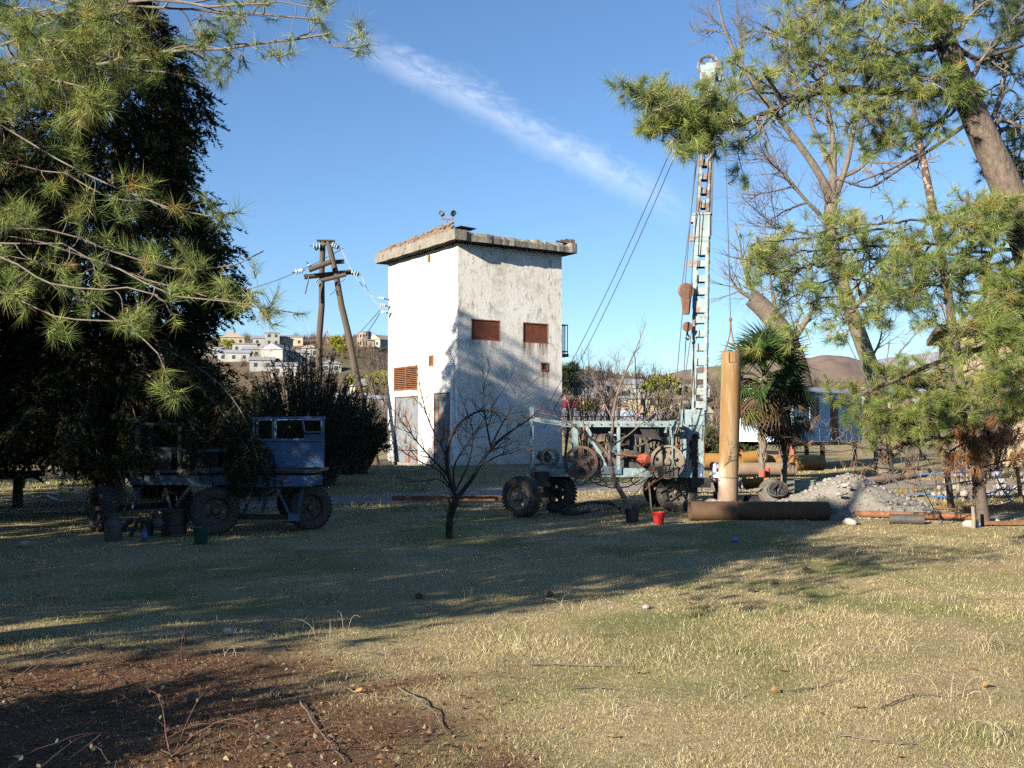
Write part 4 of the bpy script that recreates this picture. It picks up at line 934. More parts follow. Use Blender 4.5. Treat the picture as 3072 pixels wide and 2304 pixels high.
# things standing about the trailer
def bucket(name, label, cat, c, r0, r1, h, mt, handle=True, group=None):
    t = thing(name, label, cat, c, group=group); mb = MB()
    mb.lathe([(.001, .01), (r0, .0), (r0, .01), (r1, h), (r1 + .012, h), (r1 + .012, h - .02), (r1 - .006, h - .005), (r0 - .01, .025), (.001, .025)], (0, 0, 0), (0, 0, 1), 28); mb.build('bucket_body', M[mt], t, local=True, smooth=False)
    if handle: mb = MB(); a = np.linspace(0, math.pi, 12); mb.tube(np.stack([np.cos(a) * (r1 + .01), .35 * np.sin(a) * r1 + 0, h - .03 - .55 * np.sin(a) * r1], -1), .005, 4); mb.build('handle', M['wirel'], t, local=True)
    return t
bucket('bucket', 'bright red enamel bucket by the rig front wheel', 'bucket', gp(3.53, 24.9), .115, .15, .29, 'red', group='buckets')
bucket('bucket', 'green plastic bucket in the shade by the trailer middle wheel', 'bucket', P(201, 551, 20.3) * (1, 1, 0) + (0, 0, float(gz(-6.1, 20.3))), .12, .165, .33, 'green', group='buckets')
bucket('bucket', 'dark green bucket beneath the trailer drawbar', 'bucket', gp(-7.75, 22.0), .12, .16, .34, 'green', group='buckets')
bucket('bucket', 'black bucket in front of the bare sapling beside the rig', 'bucket', gp(2.95, 25.4),   .15, .19, .34, 'black', False, group='buckets')
t = thing('milk_churn', 'grey metal can standing left under the trailer drawbar', 'can', gp(-8.05, 20.9)); mb = MB(); mb.lathe([(.001, 0), (.16, 0), (.17, .02), (.17, .34), (.11, .44), (.11, .5), (.13, .52), (.001, .53)], (0, 0, 0), (0, 0, 1), 24); mb.build('can_body', M['bucket_w'], t, local=True)
mb = MB(); mb.lathe([(.012, 0), (.135, 0), (.135, .03), (.001, .05)], (0, 0, .52), (0, 0, 1), 20); mb.build('lid', M['bucket_w'], t, local=True)
t = thing('oil_drum', 'black oil drum under the middle of the trailer', 'drum', gp(-7.15, 21.9)); mb = MB(); mb.lathe([(.001, 0), (.26, 0), (.27, .02), (.26, .04), (.26, .25), (.272, .27), (.26, .29), (.26, .52), (.27, .54), (.26, .56), (.24, .55), (.001, .545)], (0, 0, 0), (0, 0, 1), 30); mb.build('drum_body', M['black'], t, local=True)
mb = MB(); mb.lathe([(.001, 0), (.03, 0), (.03, .025), (.001, .03)], (.15, 0, .545), (0, 0, 1), 10); mb.build('bung', M['darksteel'], t, local=True)
t = thing('lantern', 'white round lamp hanging over the black oil drum', 'lamp', P(158, 523, 21.4)); mb = MB(); mb.lathe([(.001, -.08), (.09, -.05), (.11, .0), (.09, .05), (.001, .07)], (0, 0, 0), (.3, -1, .1), 18); mb.build('shade', M['bucket_w'], t, local=True); mb = MB(); mb.tube([(0, .05, .05), (-.1, .1, .12), (-.12, .25, .2)], .012, 5); mb.build('cord', M['black'], t, local=True)
t = thing('water_bottle', 'clear bottle with a blue label on the shaded grass', 'bottle', gp(-7.35, 20.7)); mb = MB(); mb.lathe([(.001, 0), (.05, 0), (.055, .02), (.055, .08), (.05, .1), (.055, .22), (.03, .28), (.018, .3), (.018, .33), (.001, .33)], (0, 0, 0), (0, 0, 1), 16); mb.build('bottle_body', M['bucket_w'], t, local=True)
mb = MB(); mb.lathe([(.057, .09), (.057, .20)], (0, 0, 0), (0, 0, 1), 16); mb.build('bottle_label', M['blueplastic'], t, local=True)

# ---------------------------------------------------------------- pipes and yard things
pb = P(727, 503, 28.5); pb[2] = -.25
o = MB(); o.pipe(pb, ptop, .27, .012, 40); sp = thing('standing_pipe', 'tall upright ochre rusted casing pipe beside the rig mast', 'pipe', gp(pb[0], pb[1]))
o.build('pipe_wall', M['pipe'], sp, smooth=False)
zs = P(726, 478, 28.23)[2]; axp = nrm(ptop - pb); q = pb + axp * ((zs - pb[2]) / axp[2])
mb = MB(); mb.lathe([(.268, -.012), (.282, -.008), (.282, .008), (.268, .012)], q, axp, 40); mb.build('weld_seam', M['darksteel'], sp)
mb = MB(); mb.lathe([(.271, -.9), (.277, -.9), (.277, -.015), (.271, -.015)], q, axp, 40, closed=True); mb.build('lower_sleeve', M['pipe2'], sp)
mb = MB(); x, y, a = basis(axp); c_ = ptop - axp * .3 - np.array([0, .27, 0])
for d0, d1_ in (((-.12, .28), (-.12, .0)), ((-.12, 0), (.06, 0)), ((.06, 0), (.06, .28))): mb.beam(c_ + np.array([d0[0], -.004, d0[1]]), c_ + np.array([d1_[0], -.004, d1_[1]]), .012, .012)
mb.build('cut_mark', M['rust'], sp)
def lying(name, label, p0, p1, r, mt, n=32, group='pipes lying in the yard', t_=.012):
    p0 = np.asarray(p0, float); p1 = np.asarray(p1, float); mb = MB(); mb.pipe(p0, p1, r, t_, n); o = mb.build(name, M[mt]); recenter(o, (p0 + p1) / 2 * (1, 1, 0)); return tag(o, label, 'pipe', group)
lying('pipe', 'dark brown casing pipe lying on the shaded grass in front of the standing pipe', gp(4.45, 25.9, .24), gp(7.95, 26.08, .22), .245, 'pipedark')
for k_, xx in enumerate((5.6, 7.0)):
    pipe0 = [o_ for o_ in COL.objects if o_.name.startswith('pipe') and o_.get('label', '').startswith('dark brown casing')][0]; c_ = np.array([xx, 25.9 + (xx - 4.45) * .05, .23 - .004 * k_]) + np.array([0, 0, float(gz(6.5, 26))]); mb = MB(); mb.lathe([(.244, -.02), (.252, -.012), (.252, .012), (.244, .02)], c_, (4.1, .2, -.02), 32); mb.build('weld_seam', M['rust'], pipe0)
lying('pipe', 'long thin rusty pipe beside the gravel heap, ending in a slotted tip', gp(8.75, 26.4, .12), gp(11.6, 25.6, .10), .085, 'rust', 16)
lying('pipe', 'short dark stub of pipe on the grass before the gravel heap', gp(9.1, 24.95, .12), gp(9.85, 24.75, .12), .12, 'darksteel', 20)
lying('pipe', 'yellow ochre pipe lying behind the standing pipe, upper of two', P(702, 461, 37.6), P(822, 463, 38.6), .29, 'pipe3')
lying('pipe', 'beige dusty pipe lying in front of the yellow pipe', P(737, 469, 36.6), P(794, 469, 37.0), .235, 'pipe2')
lying('pipe', 'yellow pipe with a cut wedge end on top of the lying pipes', P(739, 459.5, 37.2), P(763, 456.5, 37.6), .25, 'pipe3')
lying('pipe', 'dark pipe lying low between the standing pipe and the grey drum end', gp(6.55, 29.0, .2), gp(7.6, 29.1, .2), .2, 'black')
lying('pipe', 'thin brown pipe on low supports right of the gravel heap', P(863, 482, 30.5), P(925, 473.5, 32.5), .12, 'pipe2', 18)
for i, (px, dy, ln) in enumerate(((762, 0, .03), (768, .25, -.02))):
    b0_ = P(px, 480, 33.2 + dy); b0_[2] = float(gz(b0_[0], b0_[1])) - .1; mb = MB(); mb.pipe(b0_, b0_ + np.array([ln, 0, .95 + .02 * i]), .085, .01, 16); o = mb.build('red_post', M['redrust']); recenter(o, b0_); tag(o, ('left' if i == 0 else 'right') + ' one of two short faded red pipe posts behind the palm', 'post', 'red posts by the palm')
# green barrel with a dirty top
t = thing('barrel', 'dented barrel, beige above and green below, right of the red posts', 'barrel', P(805, 485, 32.0) * (1, 1, 0) + (0, 0, .06)); mb = MB()
mb.lathe([(.001, 0), (.33, 0), (.34, .02), (.33, .04), (.33, .3), (.342, .32), (.33, .34), (.325, .6), (.34, .62), (.33, .64), (.3, .63), (.001, .62)], (0, 0, 0), (0, 0, 1), 36)
M['barrelg'] = mat('barrel_paint', (.30, .36, .25), (.40, .36, .24), 1.6, .75, .15, 25, spots=((.22, .13, .07), 6, .6, .08)); mb.build('barrel_body', M['barrelg'], t, local=True)
mb = MB(); mb.lathe([(.335, .05), (.337, .3)], (0, 0, 0), (0, 0, 1), 36); mb.build('green_band', mat('barrel_green', (.13, .25, .15), (.2, .28, .18), 4, .7, spots=((.3, .26, .18), 6, .58, .08)), t, local=True)
# grey drum end with black hoses
dc = P(771, 491, 28.4)
t = thing('tank_end', 'big grey round tank end leaning on the gravel heap, with black hoses', 'tank', dc * (1, 1, 0)); ax = nrm((-.45, -.85, .25)); mb = MB()
mb.lathe([(.001, .10), (.18, .09), (.30, .04), (.37, -.04), (.38, -.5), (.36, -.5)], dc, ax, 36); mb.build('tank_shell', mat('sooty_grey_steel', (.14, .125, .105), (.05, .047, .042), 3.0, .7, .2, spots=((.2, .17, .13), 5, .6, .1)), t)
for k_ in range(6):
    a0 = rr.random() * 6; q = dc + ax * .16; x, y, a = basis(ax); pts = [q + x * (.1 + .06 * k_) + y * .22 + ax * .03 * k_]
    for s in range(7): pts.append(q + x * (.12 + .32 * math.cos(a0 + s * .8) * .6 + .045 * k_) + y * (.28 * math.sin(a0 + s * .8) * .7) + ax * (.02 * k_ + .04 * rr.random()))
    mb = MB(); mb.tube(resamp(np.array(pts), 24), .022, 6); mb.build('hose', M['black'], t)
for k_, (dx, dz) in enumerate(((.42, -.05), (.5, .0))):
    mb = MB(); mb.lathe([(.07, -.025), (.10, -.025), (.10, .025), (.07, .025)], dc + np.array([dx, -.1, dz - .12]), (.7, -.7, .1), 20, closed=True); mb.build('hose_coil', M['black'], t)
def shard(name, label, cat, c, pts, depth, mt, yaw=0.0):
    mb = MB(); fx = (math.cos(yaw), math.sin(yaw), 0); mb.prism(pts, (fx, (0, 0, 1), (math.sin(yaw), -math.cos(yaw), 0)), c, depth); o = mb.build(name, M[mt]); recenter(o, np.asarray(c) * (1, 1, 0)); return tag(o, label, cat)
mb = MB(); c_ = P(761, 497, 28.7); mb.lathe([(.26, -.3), (.26, .3)], c_, (.2, -1, .1), 20, 0, -.4, 2.4); o = mb.build('cut_pipe_shell', M['pipe2']); recenter(o, c_ * (1, 1, 0)); so = o.modifiers.new('s', 'SOLIDIFY'); so.thickness = .012; tag(o, 'grey brown cut shell of pipe leaning by the tank end', 'pipe shell')
mb = MB(); c_ = P(755.5, 486, 29.8); mb.lathe([(.30, -.38), (.30, .38)], c_ + (0, 0, .22), (1, -.25, .05), 20, 0, math.pi * .98, math.pi * 2.02); mb.lathe([(.001, -.38), (.30, -.38)], c_ + (0, 0, .22), (1, -.25, .05), 20, 0, math.pi * .98, math.pi * 2.02); o = mb.build('trough', M['pipe3']); recenter(o, c_ * (1, 1, 0)); so = o.modifiers.new('s', 'SOLIDIFY'); so.thickness = .012; tag(o, 'orange half pipe trough lying behind the grey pipe shell', 'trough')
t = thing('gas_bottle', 'pale blue rounded gas bottle end beside the orange trough', 'gas bottle', P(743, 494, 29.9) * (1, 1, 0)); mb = MB(); mb.lathe([(.001, .17), (.08, .15), (.15, .08), (.16, 0), (.16, -.7), (.001, -.72)], P(743.5, 484.5, 29.9), (-.35, -1, .05), 22); mb.build('bottle_shell', mat('pale_blue_enamel', (.25, .42, .55), (.3, .45, .55), 4, .5, spots=((.2, .15, .1), 8, .64, .08)), t); mb = MB(); q = P(743.5, 484.5, 29.9); mb.cyl(q + nrm((-.35, -1, .05)) * .15, q + nrm((-.35, -1, .05)) * .25, .03, n=8); mb.build('valve', M['darksteel'], t)
t = thing('tool_box', 'small blue grey tool box beneath the welder', 'box', gp(5.48, 27.75), .15); mb = MB(); mb.box((0, 0, .13), (.46, .3, .24)); mb.build('box_body', M['bluepaint_dark'], t, local=True); mb = MB(); mb.box((0, 0, .27), (.48, .32, .04)); mb.build('lid', M['bluepaint_dark'], t, local=True); mb = MB(); mb.tube([(-.1, 0, .29), (-.08, 0, .35), (.08, 0, .35), (.1, 0, .29)], .012, 5); mb.build('handle', M['wirel'], t, local=True)
# heaps
def mound(name, label, cat, c, rx, ry, h, seed, c1, c2, nst, smin, smax, kind=None):
    n = 56; u = np.linspace(-1.25, 1.25, n); U, Vv = np.meshgrid(u, u); rr_ = np.hypot(U, Vv)
    X = c[0] + U * rx; Y = c[1] + Vv * ry
    prof = np.clip(1 - rr_ ** 1.15, 0, 1) ** .9 * (1 + .22 * (fbm(U * 2.2, Vv * 2.2, seed, 3) - .5) * 2)
    Z = gz(X, Y) + h * prof + .05 * (fbm(U * 9, Vv * 9, seed + 2, 3) - .5) * (rr_ < 1.15) - .05 * (rr_ >= 1.1)
    I = np.arange(n * n).reshape(n, n); Q = np.stack([I[:-1, :-1], I[:-1, 1:], I[1:, 1:], I[1:, :-1]], -1).reshape(-1, 4)
    t = thing(name, label, cat, (c[0], c[1], float(gz(c[0], c[1])))); f = fbm(U * 14, Vv * 14, seed + 4, 3).ravel()[:, None]
    me = npmesh('soil', np.stack([X, Y, Z], -1).reshape(-1, 3) - np.array(t.location), Q, M['ground'], np.array(c1) * (1 - f) + np.array(c2) * f, True); link('soil', me, t)
    r_ = np.random.default_rng(seed); mb = MB()
    for k_ in range(nst):
        a = r_.random() * 6.283; q = r_.random() ** .6 * 1.12; ux, vy = q * math.cos(a), q * math.sin(a); ix = int((ux + 1.25) / 2.5 * (n - 1)); iy = int((vy + 1.25) / 2.5 * (n - 1)); s = smin + (smax - smin) * r_.random() ** 5
        mb.blob((X[iy, ix], Y[iy, ix], Z[iy, ix] + s * .15), (s, s * (.6 + .4 * r_.random()), s * (.5 + .3 * r_.random())), r_, .25, 1)
    mb.build('gravel', M['gravel'], t, kind='stuff')
    return t
mound('gravel_heap', 'heap of grey gravel and soil behind the lying dark pipe', 'gravel heap', (9.1, 27.9), 2.5, 1.6, 1.0, 12, (.23, .21, .175), (.31, .285, .24), 1900, .010, .09)
mound('soil_heap', 'small heap of brown soil left of the standing pipe foot', 'soil heap', (5.5, 28.45), .5, .4, .40, 32, (.30, .20, .12), (.38, .27, .17), 60, .015, .05)
# stones that can be picked out
def stone(c, s, label, seed):
    r_ = np.random.default_rng(seed); mb = MB(); mb.blob((0, 0, s[2] * .55), s, r_, .12, 2); o = mb.build('stone', M['stone'], smooth=True); o.location = tuple(c); o.rotation_euler = (0, 0, r_.random() * 3); tag(o, label, 'stone', 'loose stones')
stone(gp(8.1, 24.8), (.26, .15, .10), 'large pale flat stone at the right end of the dark pipe', 1); stone(gp(10.75, 24.2), (.22, .15, .11), 'cream stone on the grass left of the wooden stake', 2)
stone(gp(11.6, 24.9), (.20, .12, .09), 'grey stone on the grass right behind the wooden stake', 3); stone(P(646.5, 613.5, 13.1) * (1, 1, 0) + (0, 0, float(gz(1.71, 13.1)) + .01), (.065, .038, .028), 'small white stone alone on the sunny grass', 4)
for i, (px, py, D, s, lab) in enumerate([(845, 485.5, 27.2, .13, 'white stone on top of the gravel heap'), (850, 487.5, 27.0, .09, 'small white stone beside the one on top of the gravel heap'), (840, 494, 26.7, .11, 'flat white stone halfway down the gravel heap'), (832, 508, 26.5, .14, 'pale stone at the foot of the gravel heap')]):
    p_ = P(px, py, D); stone(p_ - (0, 0, .03), (s, s * .7, s * .5), lab, 20 + i)
stone(P(228, 636, 11.3) * (1, 1, 0) + (0, 0, float(gz(-3.1, 11.3)) + .02), (.07, .05, .045), 'small white stone beside the long shadow in the brown patch', 9)
stone(P(24, 547.5, 20) * (1, 1, 0) + (0, 0, float(gz(-9.5, 20)) + .02), (.12, .08, .07), 'white stone far left beside the shaded turf', 10)
# stakes, boards, rails
def stake(p0, h, r, label, mt='wood', lean=(0, 0)):
    p0 = np.asarray(p0, float); mb = MB(); t_ = np.array([lean[0], lean[1], 1.]) * h; mb.tube([p0 - (0, 0, .1), p0 + t_ * .5 + (.01, 0, 0), p0 + t_], [r * 1.05, r, r * .9], 8); mb.lathe([(r * .9, 0), (.001, .015)], p0 + t_, t_, 8); o = mb.build('stake', M[mt]); recenter(o, p0); tag(o, label, 'stake', 'wooden stakes')
stake(gp(10.65, 23.9), .5, .045, 'short weathered wooden stake upright in the sunny grass')
stake(P(951, 503, 27.2), .85, .09, 'dark leaning stake at the right end of the slotted pipe', 'barkd', (-.12, 0)); stake(P(976, 490, 29), .75, .1, 'dark stump behind the blue ropes', 'barkd', (.02, 0)); stake(P(1020, 492, 27), .65, .05, 'reddish stake at the right edge tied with blue rope', 'rust', (-.1, 0)); stake(P(958, 492, 28.6), 1.3, .05, 'grey pole among the dead branches on the right', 'wood', (.02, 0))
mb = MB(); mb.box(gp(1.0, 29.6, .1), (3.4, .22, .14), rz=.03); o = mb.build('timber_beam', M['rust_light']); recenter(o, gp(1., 29.6)); mb = None; o.location = tuple(P(452, 501.5, 29.5)); tag(o, 'long reddish timber beam lying on the shaded grass behind the sapling', 'beam')
for i in range(7):
    p_ = P(581 + i * 3.4 + (i % 3) * .6, 508 + (i % 2), 27.3); mb = MB(); h_ = .22 + .1 * rr.random(); mb.cyl(p_ * (1, 1, 0) + (0, 0, -.02), p_ * (1, 1, 0) + (0.03, 0, h_ + .05), .05, .045, 9); o = mb.build('log_stub', M['wood']); recenter(o, p_ * (1, 1, 0)); tag(o, ['leftmost', 'second', 'third', 'fourth', 'fifth', 'sixth', 'rightmost'][i] + ' of the short log stubs in a row under the rig', 'log', 'log stubs under the rig')
mb = MB(); a = np.linspace(0, 5.0, 26); c_ = gp(2.05, 26.9, .18); mb.tube(np.stack([c_[0] + .75 * np.cos(a), c_[1] + .4 * np.sin(a), c_[2] + .13 * np.sin(a * 1.3) + .05], -1), .05, 7); o = mb.build('scrap_tyre_strip', M['black']); recenter(o, c_); tag(o, 'black curled strip of scrap rubber on the ground under the rig', 'scrap')
# blue ropes on the right
for i, (pts, lab) in enumerate([([(735 + 1607 / 5.53 - 30, 478), (1003, 470), (985, 471), (960, 472.5), (935, 473.5), (918, 474.5)], 'blue rope strung level between the stakes on the right'), ([(995, 474), (999, 482), (1002, 489), (1008, 497), (1012, 501)], 'blue rope hanging down to the grass near the right edge'), ([(1030, 478), (1022, 484), (1012, 490), (1002, 489), (990, 493), (972, 496.5)], 'blue rope slack along the rails on the right'), ([(955, 496), (940, 496.5), (925, 495), (915, 493), (908, 496)], 'blue rope lying on the ground right of the gravel heap')]):
    q = np.array([P(a, b_, 28.3 + .2 * i) for a, b_ in pts]); mb = MB(); mb.tube(q, .022, 5); o = mb.build('blue_rope', M['blueplastic']); recenter(o, q[0]); tag(o, lab, 'rope', 'blue ropes')
for i, (a, b_, D, lab) in enumerate([((930, 494), (1030, 480), 28.9, 'long rusty rail lying behind the blue ropes'), ((965, 497), (1036, 488), 28.2, 'rusty rail nearest the grass on the right'), ((985, 520), (1035, 523), 24.3, 'thin reddish pipe in the grass at the right edge')]):
    mb = MB(); p0_, p1_ = P(*a, D), P(*b_, D + .2); p0_[2] = gz(p0_[0], p0_[1]) + .08; p1_[2] = gz(p1_[0], p1_[1]) + .1; mb.beam(p0_, p1_, .07, .08); o = mb.build('rail', M['rust']); recenter(o, p0_); tag(o, lab, 'rail', 'rails on the right')
# rubble wall at the right
t = thing('rubble_wall', 'low broken wall of pale rubble blocks at the right edge', 'wall', gp(15.5, 32)); r_ = np.random.default_rng(8); k_ = 0
for row in range(4):
    for i in range(26):
        if r_.random() < .1 + .13 * row: continue
        mb = MB(); s = (.17 + .05 * r_.random(), .16, .105 + .02 * r_.random()); mb.blob((13.2 + i * .36 + .15 * (row % 2) + r_.normal(0, .07), 32.2 + r_.normal(0, .05) + .03 * i, .25 + row * .2), s, r_, .18, 1); mb.build('stone', M['stone'], t)
# ---------------------------------------------------------------- welder
wd = thing('person', 'welder in dark clothes and a grey face shield crouching behind the standing pipe', 'person', gp(5.9, 29.25))
wl = np.array(wd.location)
M['overall'] = mat('dark_overalls', (.025, .02, .03), (.04, .035, .05), 12, .9, .3, 40); M['glove'] = mat('leather_glove', (.33, .18, .09), (.25, .13, .07), 9, .8)
hd = P(714.0, 467.5, 28.9); arc = P(717.8, 475.2, 28.27)
pel = np.array([6.0, 29.3, .42]); nk = hd + np.array([.05, .12, -.17]); ch = (pel * .35 + nk * .65) + (0, .08, .02); shl = nk + np.array([-.12, -.1, -.09]); shr = nk + np.array([.2, .12, -.1])
hl = P(711.6, 480.8, 28.5); hrr = arc + np.array([-.10, .05, -.06])
V_ = []; E_ = []; R_ = []
def chain(pts, rad, start=None):
    prev = start
    for p_, r_ in zip(pts, rad):
        V_.append(np.asarray(p_, float)); R_.append(r_); 
        if prev is not None: E_.append((prev, len(V_) - 1))
        prev = len(V_) - 1
    return prev
c0_ = chain([pel, (pel + ch) / 2, ch], [.155, .15, .155]); nki = chain([nk - (0, 0, .05), nk + (0, -.02, .06), hd + (0, .02, .02), hd + (0, .02, .11)], [.075, .06, .095, .08], c0_)
def hand(end, wrist_i, fwd):
    fwd = nrm(fwd); side = nrm(np.cross(fwd, (0, 0, 1))); pi_ = chain([end + fwd * .05], [.036], wrist_i)
    for k_ in range(4):
        o_ = side * (.032 - .021 * k_); chain([end + fwd * .09 + o_, end + fwd * (.12 + .008 * (1 - abs(k_ - 1.5))) + o_ + (0, 0, -.02), end + fwd * .125 + o_ + (0, 0, -.055)], [.011, .0105, .009], pi_)
    chain([end + fwd * .04 + side * .05, end + fwd * .08 + side * .05 + (0, 0, -.02)], [.013, .011], pi_)
li = chain([shl, (shl + hl) / 2 + (-.08, -.02, -.10), hl + (-.05, .05, .02), hl], [.075, .058, .045, .036], c0_); hand(hl, li, (.8, -.4, .1))
ri = chain([shr, (shr + hrr) / 2 + (.05, -.05, -.12), hrr + (-.02, .14, -.02), hrr], [.075, .058, .045, .036], c0_); hand(hrr, ri, (.1, -.8, .1))
for s in (-1, 1):
    hip = pel + np.array([.1 * s, 0, -.02]); kn = np.array([5.9 + .2 * s, 28.95, .50]); an = np.array([5.94 + .17 * s, 29.27, .10]); to = np.array([5.92 + .2 * s, 29.05, .045])
    chain([hip, kn, an, to, to + (0, -.08, -.005)], [.105, .075, .05, .05, .04], 0)
me = bpy.data.meshes.new('body'); me.from_pydata([tuple(v - wl) for v in V_], E_, []); bo = link('body', me, wd)
sk = bo.modifiers.new('skin', 'SKIN'); sk.use_smooth_shade = True
for i, s in enumerate(me.skin_vertices[0].data): s.radius = (R_[i], R_[i]); s.use_root = (i == 0)
bo.modifiers.new('sub', 'SUBSURF').levels = 1; bo.modifiers['sub'].render_levels = 1; me.materials.append(M['overall'])
fd = nrm((.55, -.8, -.25)); mb = MB(); x, y, a = basis(fd)
for half_ in (0,):
    n_ = 14; m_ = 9; Vv = []
    for i in range(n_):
        t_ = -1.25 + 2.5 * i / (n_ - 1)
        for j in range(m_):
            s_ = j / (m_ - 1); yy = .17 - .40 * s_; rr2 = .135 * (1 - .35 * max(0, (s_ - .55) / .45) ** 2) * (1 - .55 * max(0, (.12 - s_) / .12) ** 2)
            Vv.append(hd + x * math.sin(t_) * rr2 + a * (math.cos(t_) * rr2 + .02) + y * yy)
    mb.add(Vv, [(i * m_ + j, (i + 1) * m_ + j, (i + 1) * m_ + j + 1, i * m_ + j + 1) for i in range(n_ - 1) for j in range(m_ - 1)])
fs = mb.build('face_shield', mat('grey_fibre_shield', (.30, .32, .33), (.22, .24, .25), 5, .5), wd, smooth=True); so = fs.modifiers.new('s', 'SOLIDIFY'); so.thickness = .006
mb = MB(); mb.box(hd + a * .165 - y * .02, (.11, .07, .012), frame=(x, y, a)); mb.build('viewing_glass', M['glass'], fs)
mb = MB(); mb.lathe([(.001, .16), (.07, .15), (.115, .09), (.128, .02), (.125, -.06)], hd + (0, .03, 0), (0, 0, 1), 20); mb.build('cap', M['overall'], wd, smooth=True)
for e_, f_ in ((hl, (.8, -.4, .1)), (hrr, (.1, -.8, .1))):
    f_ = nrm(f_); mb = MB(); mb.lathe([(.045, -.10), (.05, -.02), (.042, .02), (.05, .07), (.001, .10)], e_, f_, 12); mb.build('glove', M['glove'], wd, smooth=True)
# electrode holder and the burning arc
t = thing('electrode_holder', 'welding electrode with a white burning arc at the pipe seam', 'welding torch', arc)
mb = MB(); mb.tube([(-.12, .06, -.05), (-.05, .02, .0), (-.012, .0, .0)], [.014, .008, .004], 6); mb.build('electrode', M['wire'], t, local=True)
M['arc'] = bpy.data.materials.new('welding_arc'); M['arc'].use_nodes = True; en = M['arc'].node_tree; en.nodes.clear(); eo = en.nodes.new('ShaderNodeOutputMaterial'); ee = en.nodes.new('ShaderNodeEmission'); ee.inputs[0].default_value = (.85, .87, 1, 1); ee.inputs[1].default_value = 40; en.links.new(ee.outputs[0], eo.inputs[0])
mb = MB(); mb.blob((0, 0, 0), (.032, .032, .06), rr, .2, 2); mb.build('arc_flame', M['arc'], t, local=True)
al = bpy.data.lights.new('arc_light', 'POINT'); al.energy = 9; al.color = (.72, .78, 1); al.shadow_soft_size = .03; ao = bpy.data.objects.new('arc_light', al); COL.objects.link(ao); ao.parent = t; ao.location = (-.06, -.02, .02)

# ---------------------------------------------------------------- blue wagon
M['wagon'] = mat('sky_blue_boards', (.46, .64, .72), (.40, .58, .67), 3, .65, .1, spots=((.42, .44, .42), 7, .64, .08), stretch=(1, 1, .3))
M['zinc'] = mat('grey_zinc_roof', (.27, .29, .31), (.21, .23, .25), 3, .55, .1)
wc = P(793, 442, 42.0); WA = math.atan2(.75, .66); WLn, WWd = 7.0, 2.75; WH = P(793, 391.5, 42)[2] - wc[2]
wg = thing('work_wagon', 'sky blue boarded wagon hut on red legs behind the palm', 'wagon', wc, WA)
core = MB(); core.box((WLn / 2, WWd / 2, WH / 2), (WLn - .06, WWd - .06, WH - .02)); wal = core.build('wall', M['wagon'], wg, local=True)
pm = MB().box((0, 0, 0), (.128, .025, WH)).mesh('plank', [M['wagon']])
WO = [(1.5, 2.45), (3.6, 4.35)]
x_ = .07
while x_ < WLn:
    if not any(a - .06 < x_ < b_ + .06 for a, b_ in WO): o = link('plank', pm, wal); o.location = (x_, -.004 + rr.normal(0, .002), WH / 2); 
    x_ += .136
for a, b_ in WO:
    for z0_, z1_ in ((0, .95 if a < 3 else .05), (1.85, WH)):
        mb = MB(); mb.box(((a + b_) / 2, -.002, (z0_ + z1_) / 2), (b_ - a, .024, z1_ - z0_)); mb.build('plank', M['wagon'], wal, local=True)
for i in range(20): o = link('plank', pm, wal); o.location = (-.004 + rr.normal(0, .002), .07 + i * .136, WH / 2); o.rotation_euler = (0, 0, math.pi / 2)
mb = MB(); a, b_ = WO[0]; mb.box(((a + b_) / 2, -.0, 1.4), (b_ - a - .1, .02, .86)); wi = mb.build('window', M['glass'], wg, local=True)
mb = MB()
for xx in (a + .03, b_ - .03): mb.box((xx, -.02, 1.4), (.07, .05, .98))
mb.box(((a + b_) / 2, -.02, 1.4), (.05, .045, .84))
for zz in (.94, 1.86): mb.box(((a + b_) / 2, -.022, zz), (b_ - a + .06, .052, .07))
mb.build('frame', mat('white_window_paint', (.62, .62, .58), (.5, .5, .47), 8, .6), wi, local=True)
mb = MB(); a, b_ = WO[1]; mb.box(((a + b_) / 2, .0, .95), (b_ - a - .02, .03, 1.75)); dr = mb.build('door', M['rust'], wg, local=True); mb = MB(); mb.box((a + .02, -.02, .95), (.05, .05, 1.8)); mb.build('frame', M['wood'], dr, local=True)
mb = MB(); n_ = 14; arcp = [(-.18 + (WWd + .36) * i / n_, .30 * math.sin(math.pi * i / n_) ** .8) for i in range(n_ + 1)]; arcp2 = [(a, b_ - .04 - .0 * a) for a, b_ in arcp[::-1]]
mb.prism(arcp + arcp2, ((0, 1, 0), (0, 0, 1), (1, 0, 0)), (-.2, 0, WH + .04), WLn + .4); mb.build('roof', M['zinc'], wg, local=True)
mb = MB(); mb.prism([(.02, 0)] + [(a, max(.0, b_ - .02)) for a, b_ in arcp[1:-1]] + [(WWd - .02, 0)], ((0, 1, 0), (0, 0, 1), (1, 0, 0)), (.01, 0, WH), .03); mb.build('gable', M['wagon'], wg, local=True)
mb = MB(); mb.beam((0, .15, -.1), (WLn, .15, -.1), .1, .16); mb.beam((0, WWd - .15, -.1), (WLn, WWd - .15, -.1), .1, .16); mb.build('underframe', M['black'], wg, local=True)
for xx, yy in ((.4, .2), (.4, WWd - .2), (3.2, .2), (WLn - .4, .2), (WLn - .4, WWd - .2)): mb = MB(); mb.beam((xx, yy, -.18), (xx, yy, -1.2), .16, .16); mb.build('leg', M['redrust'], wg, local=True)

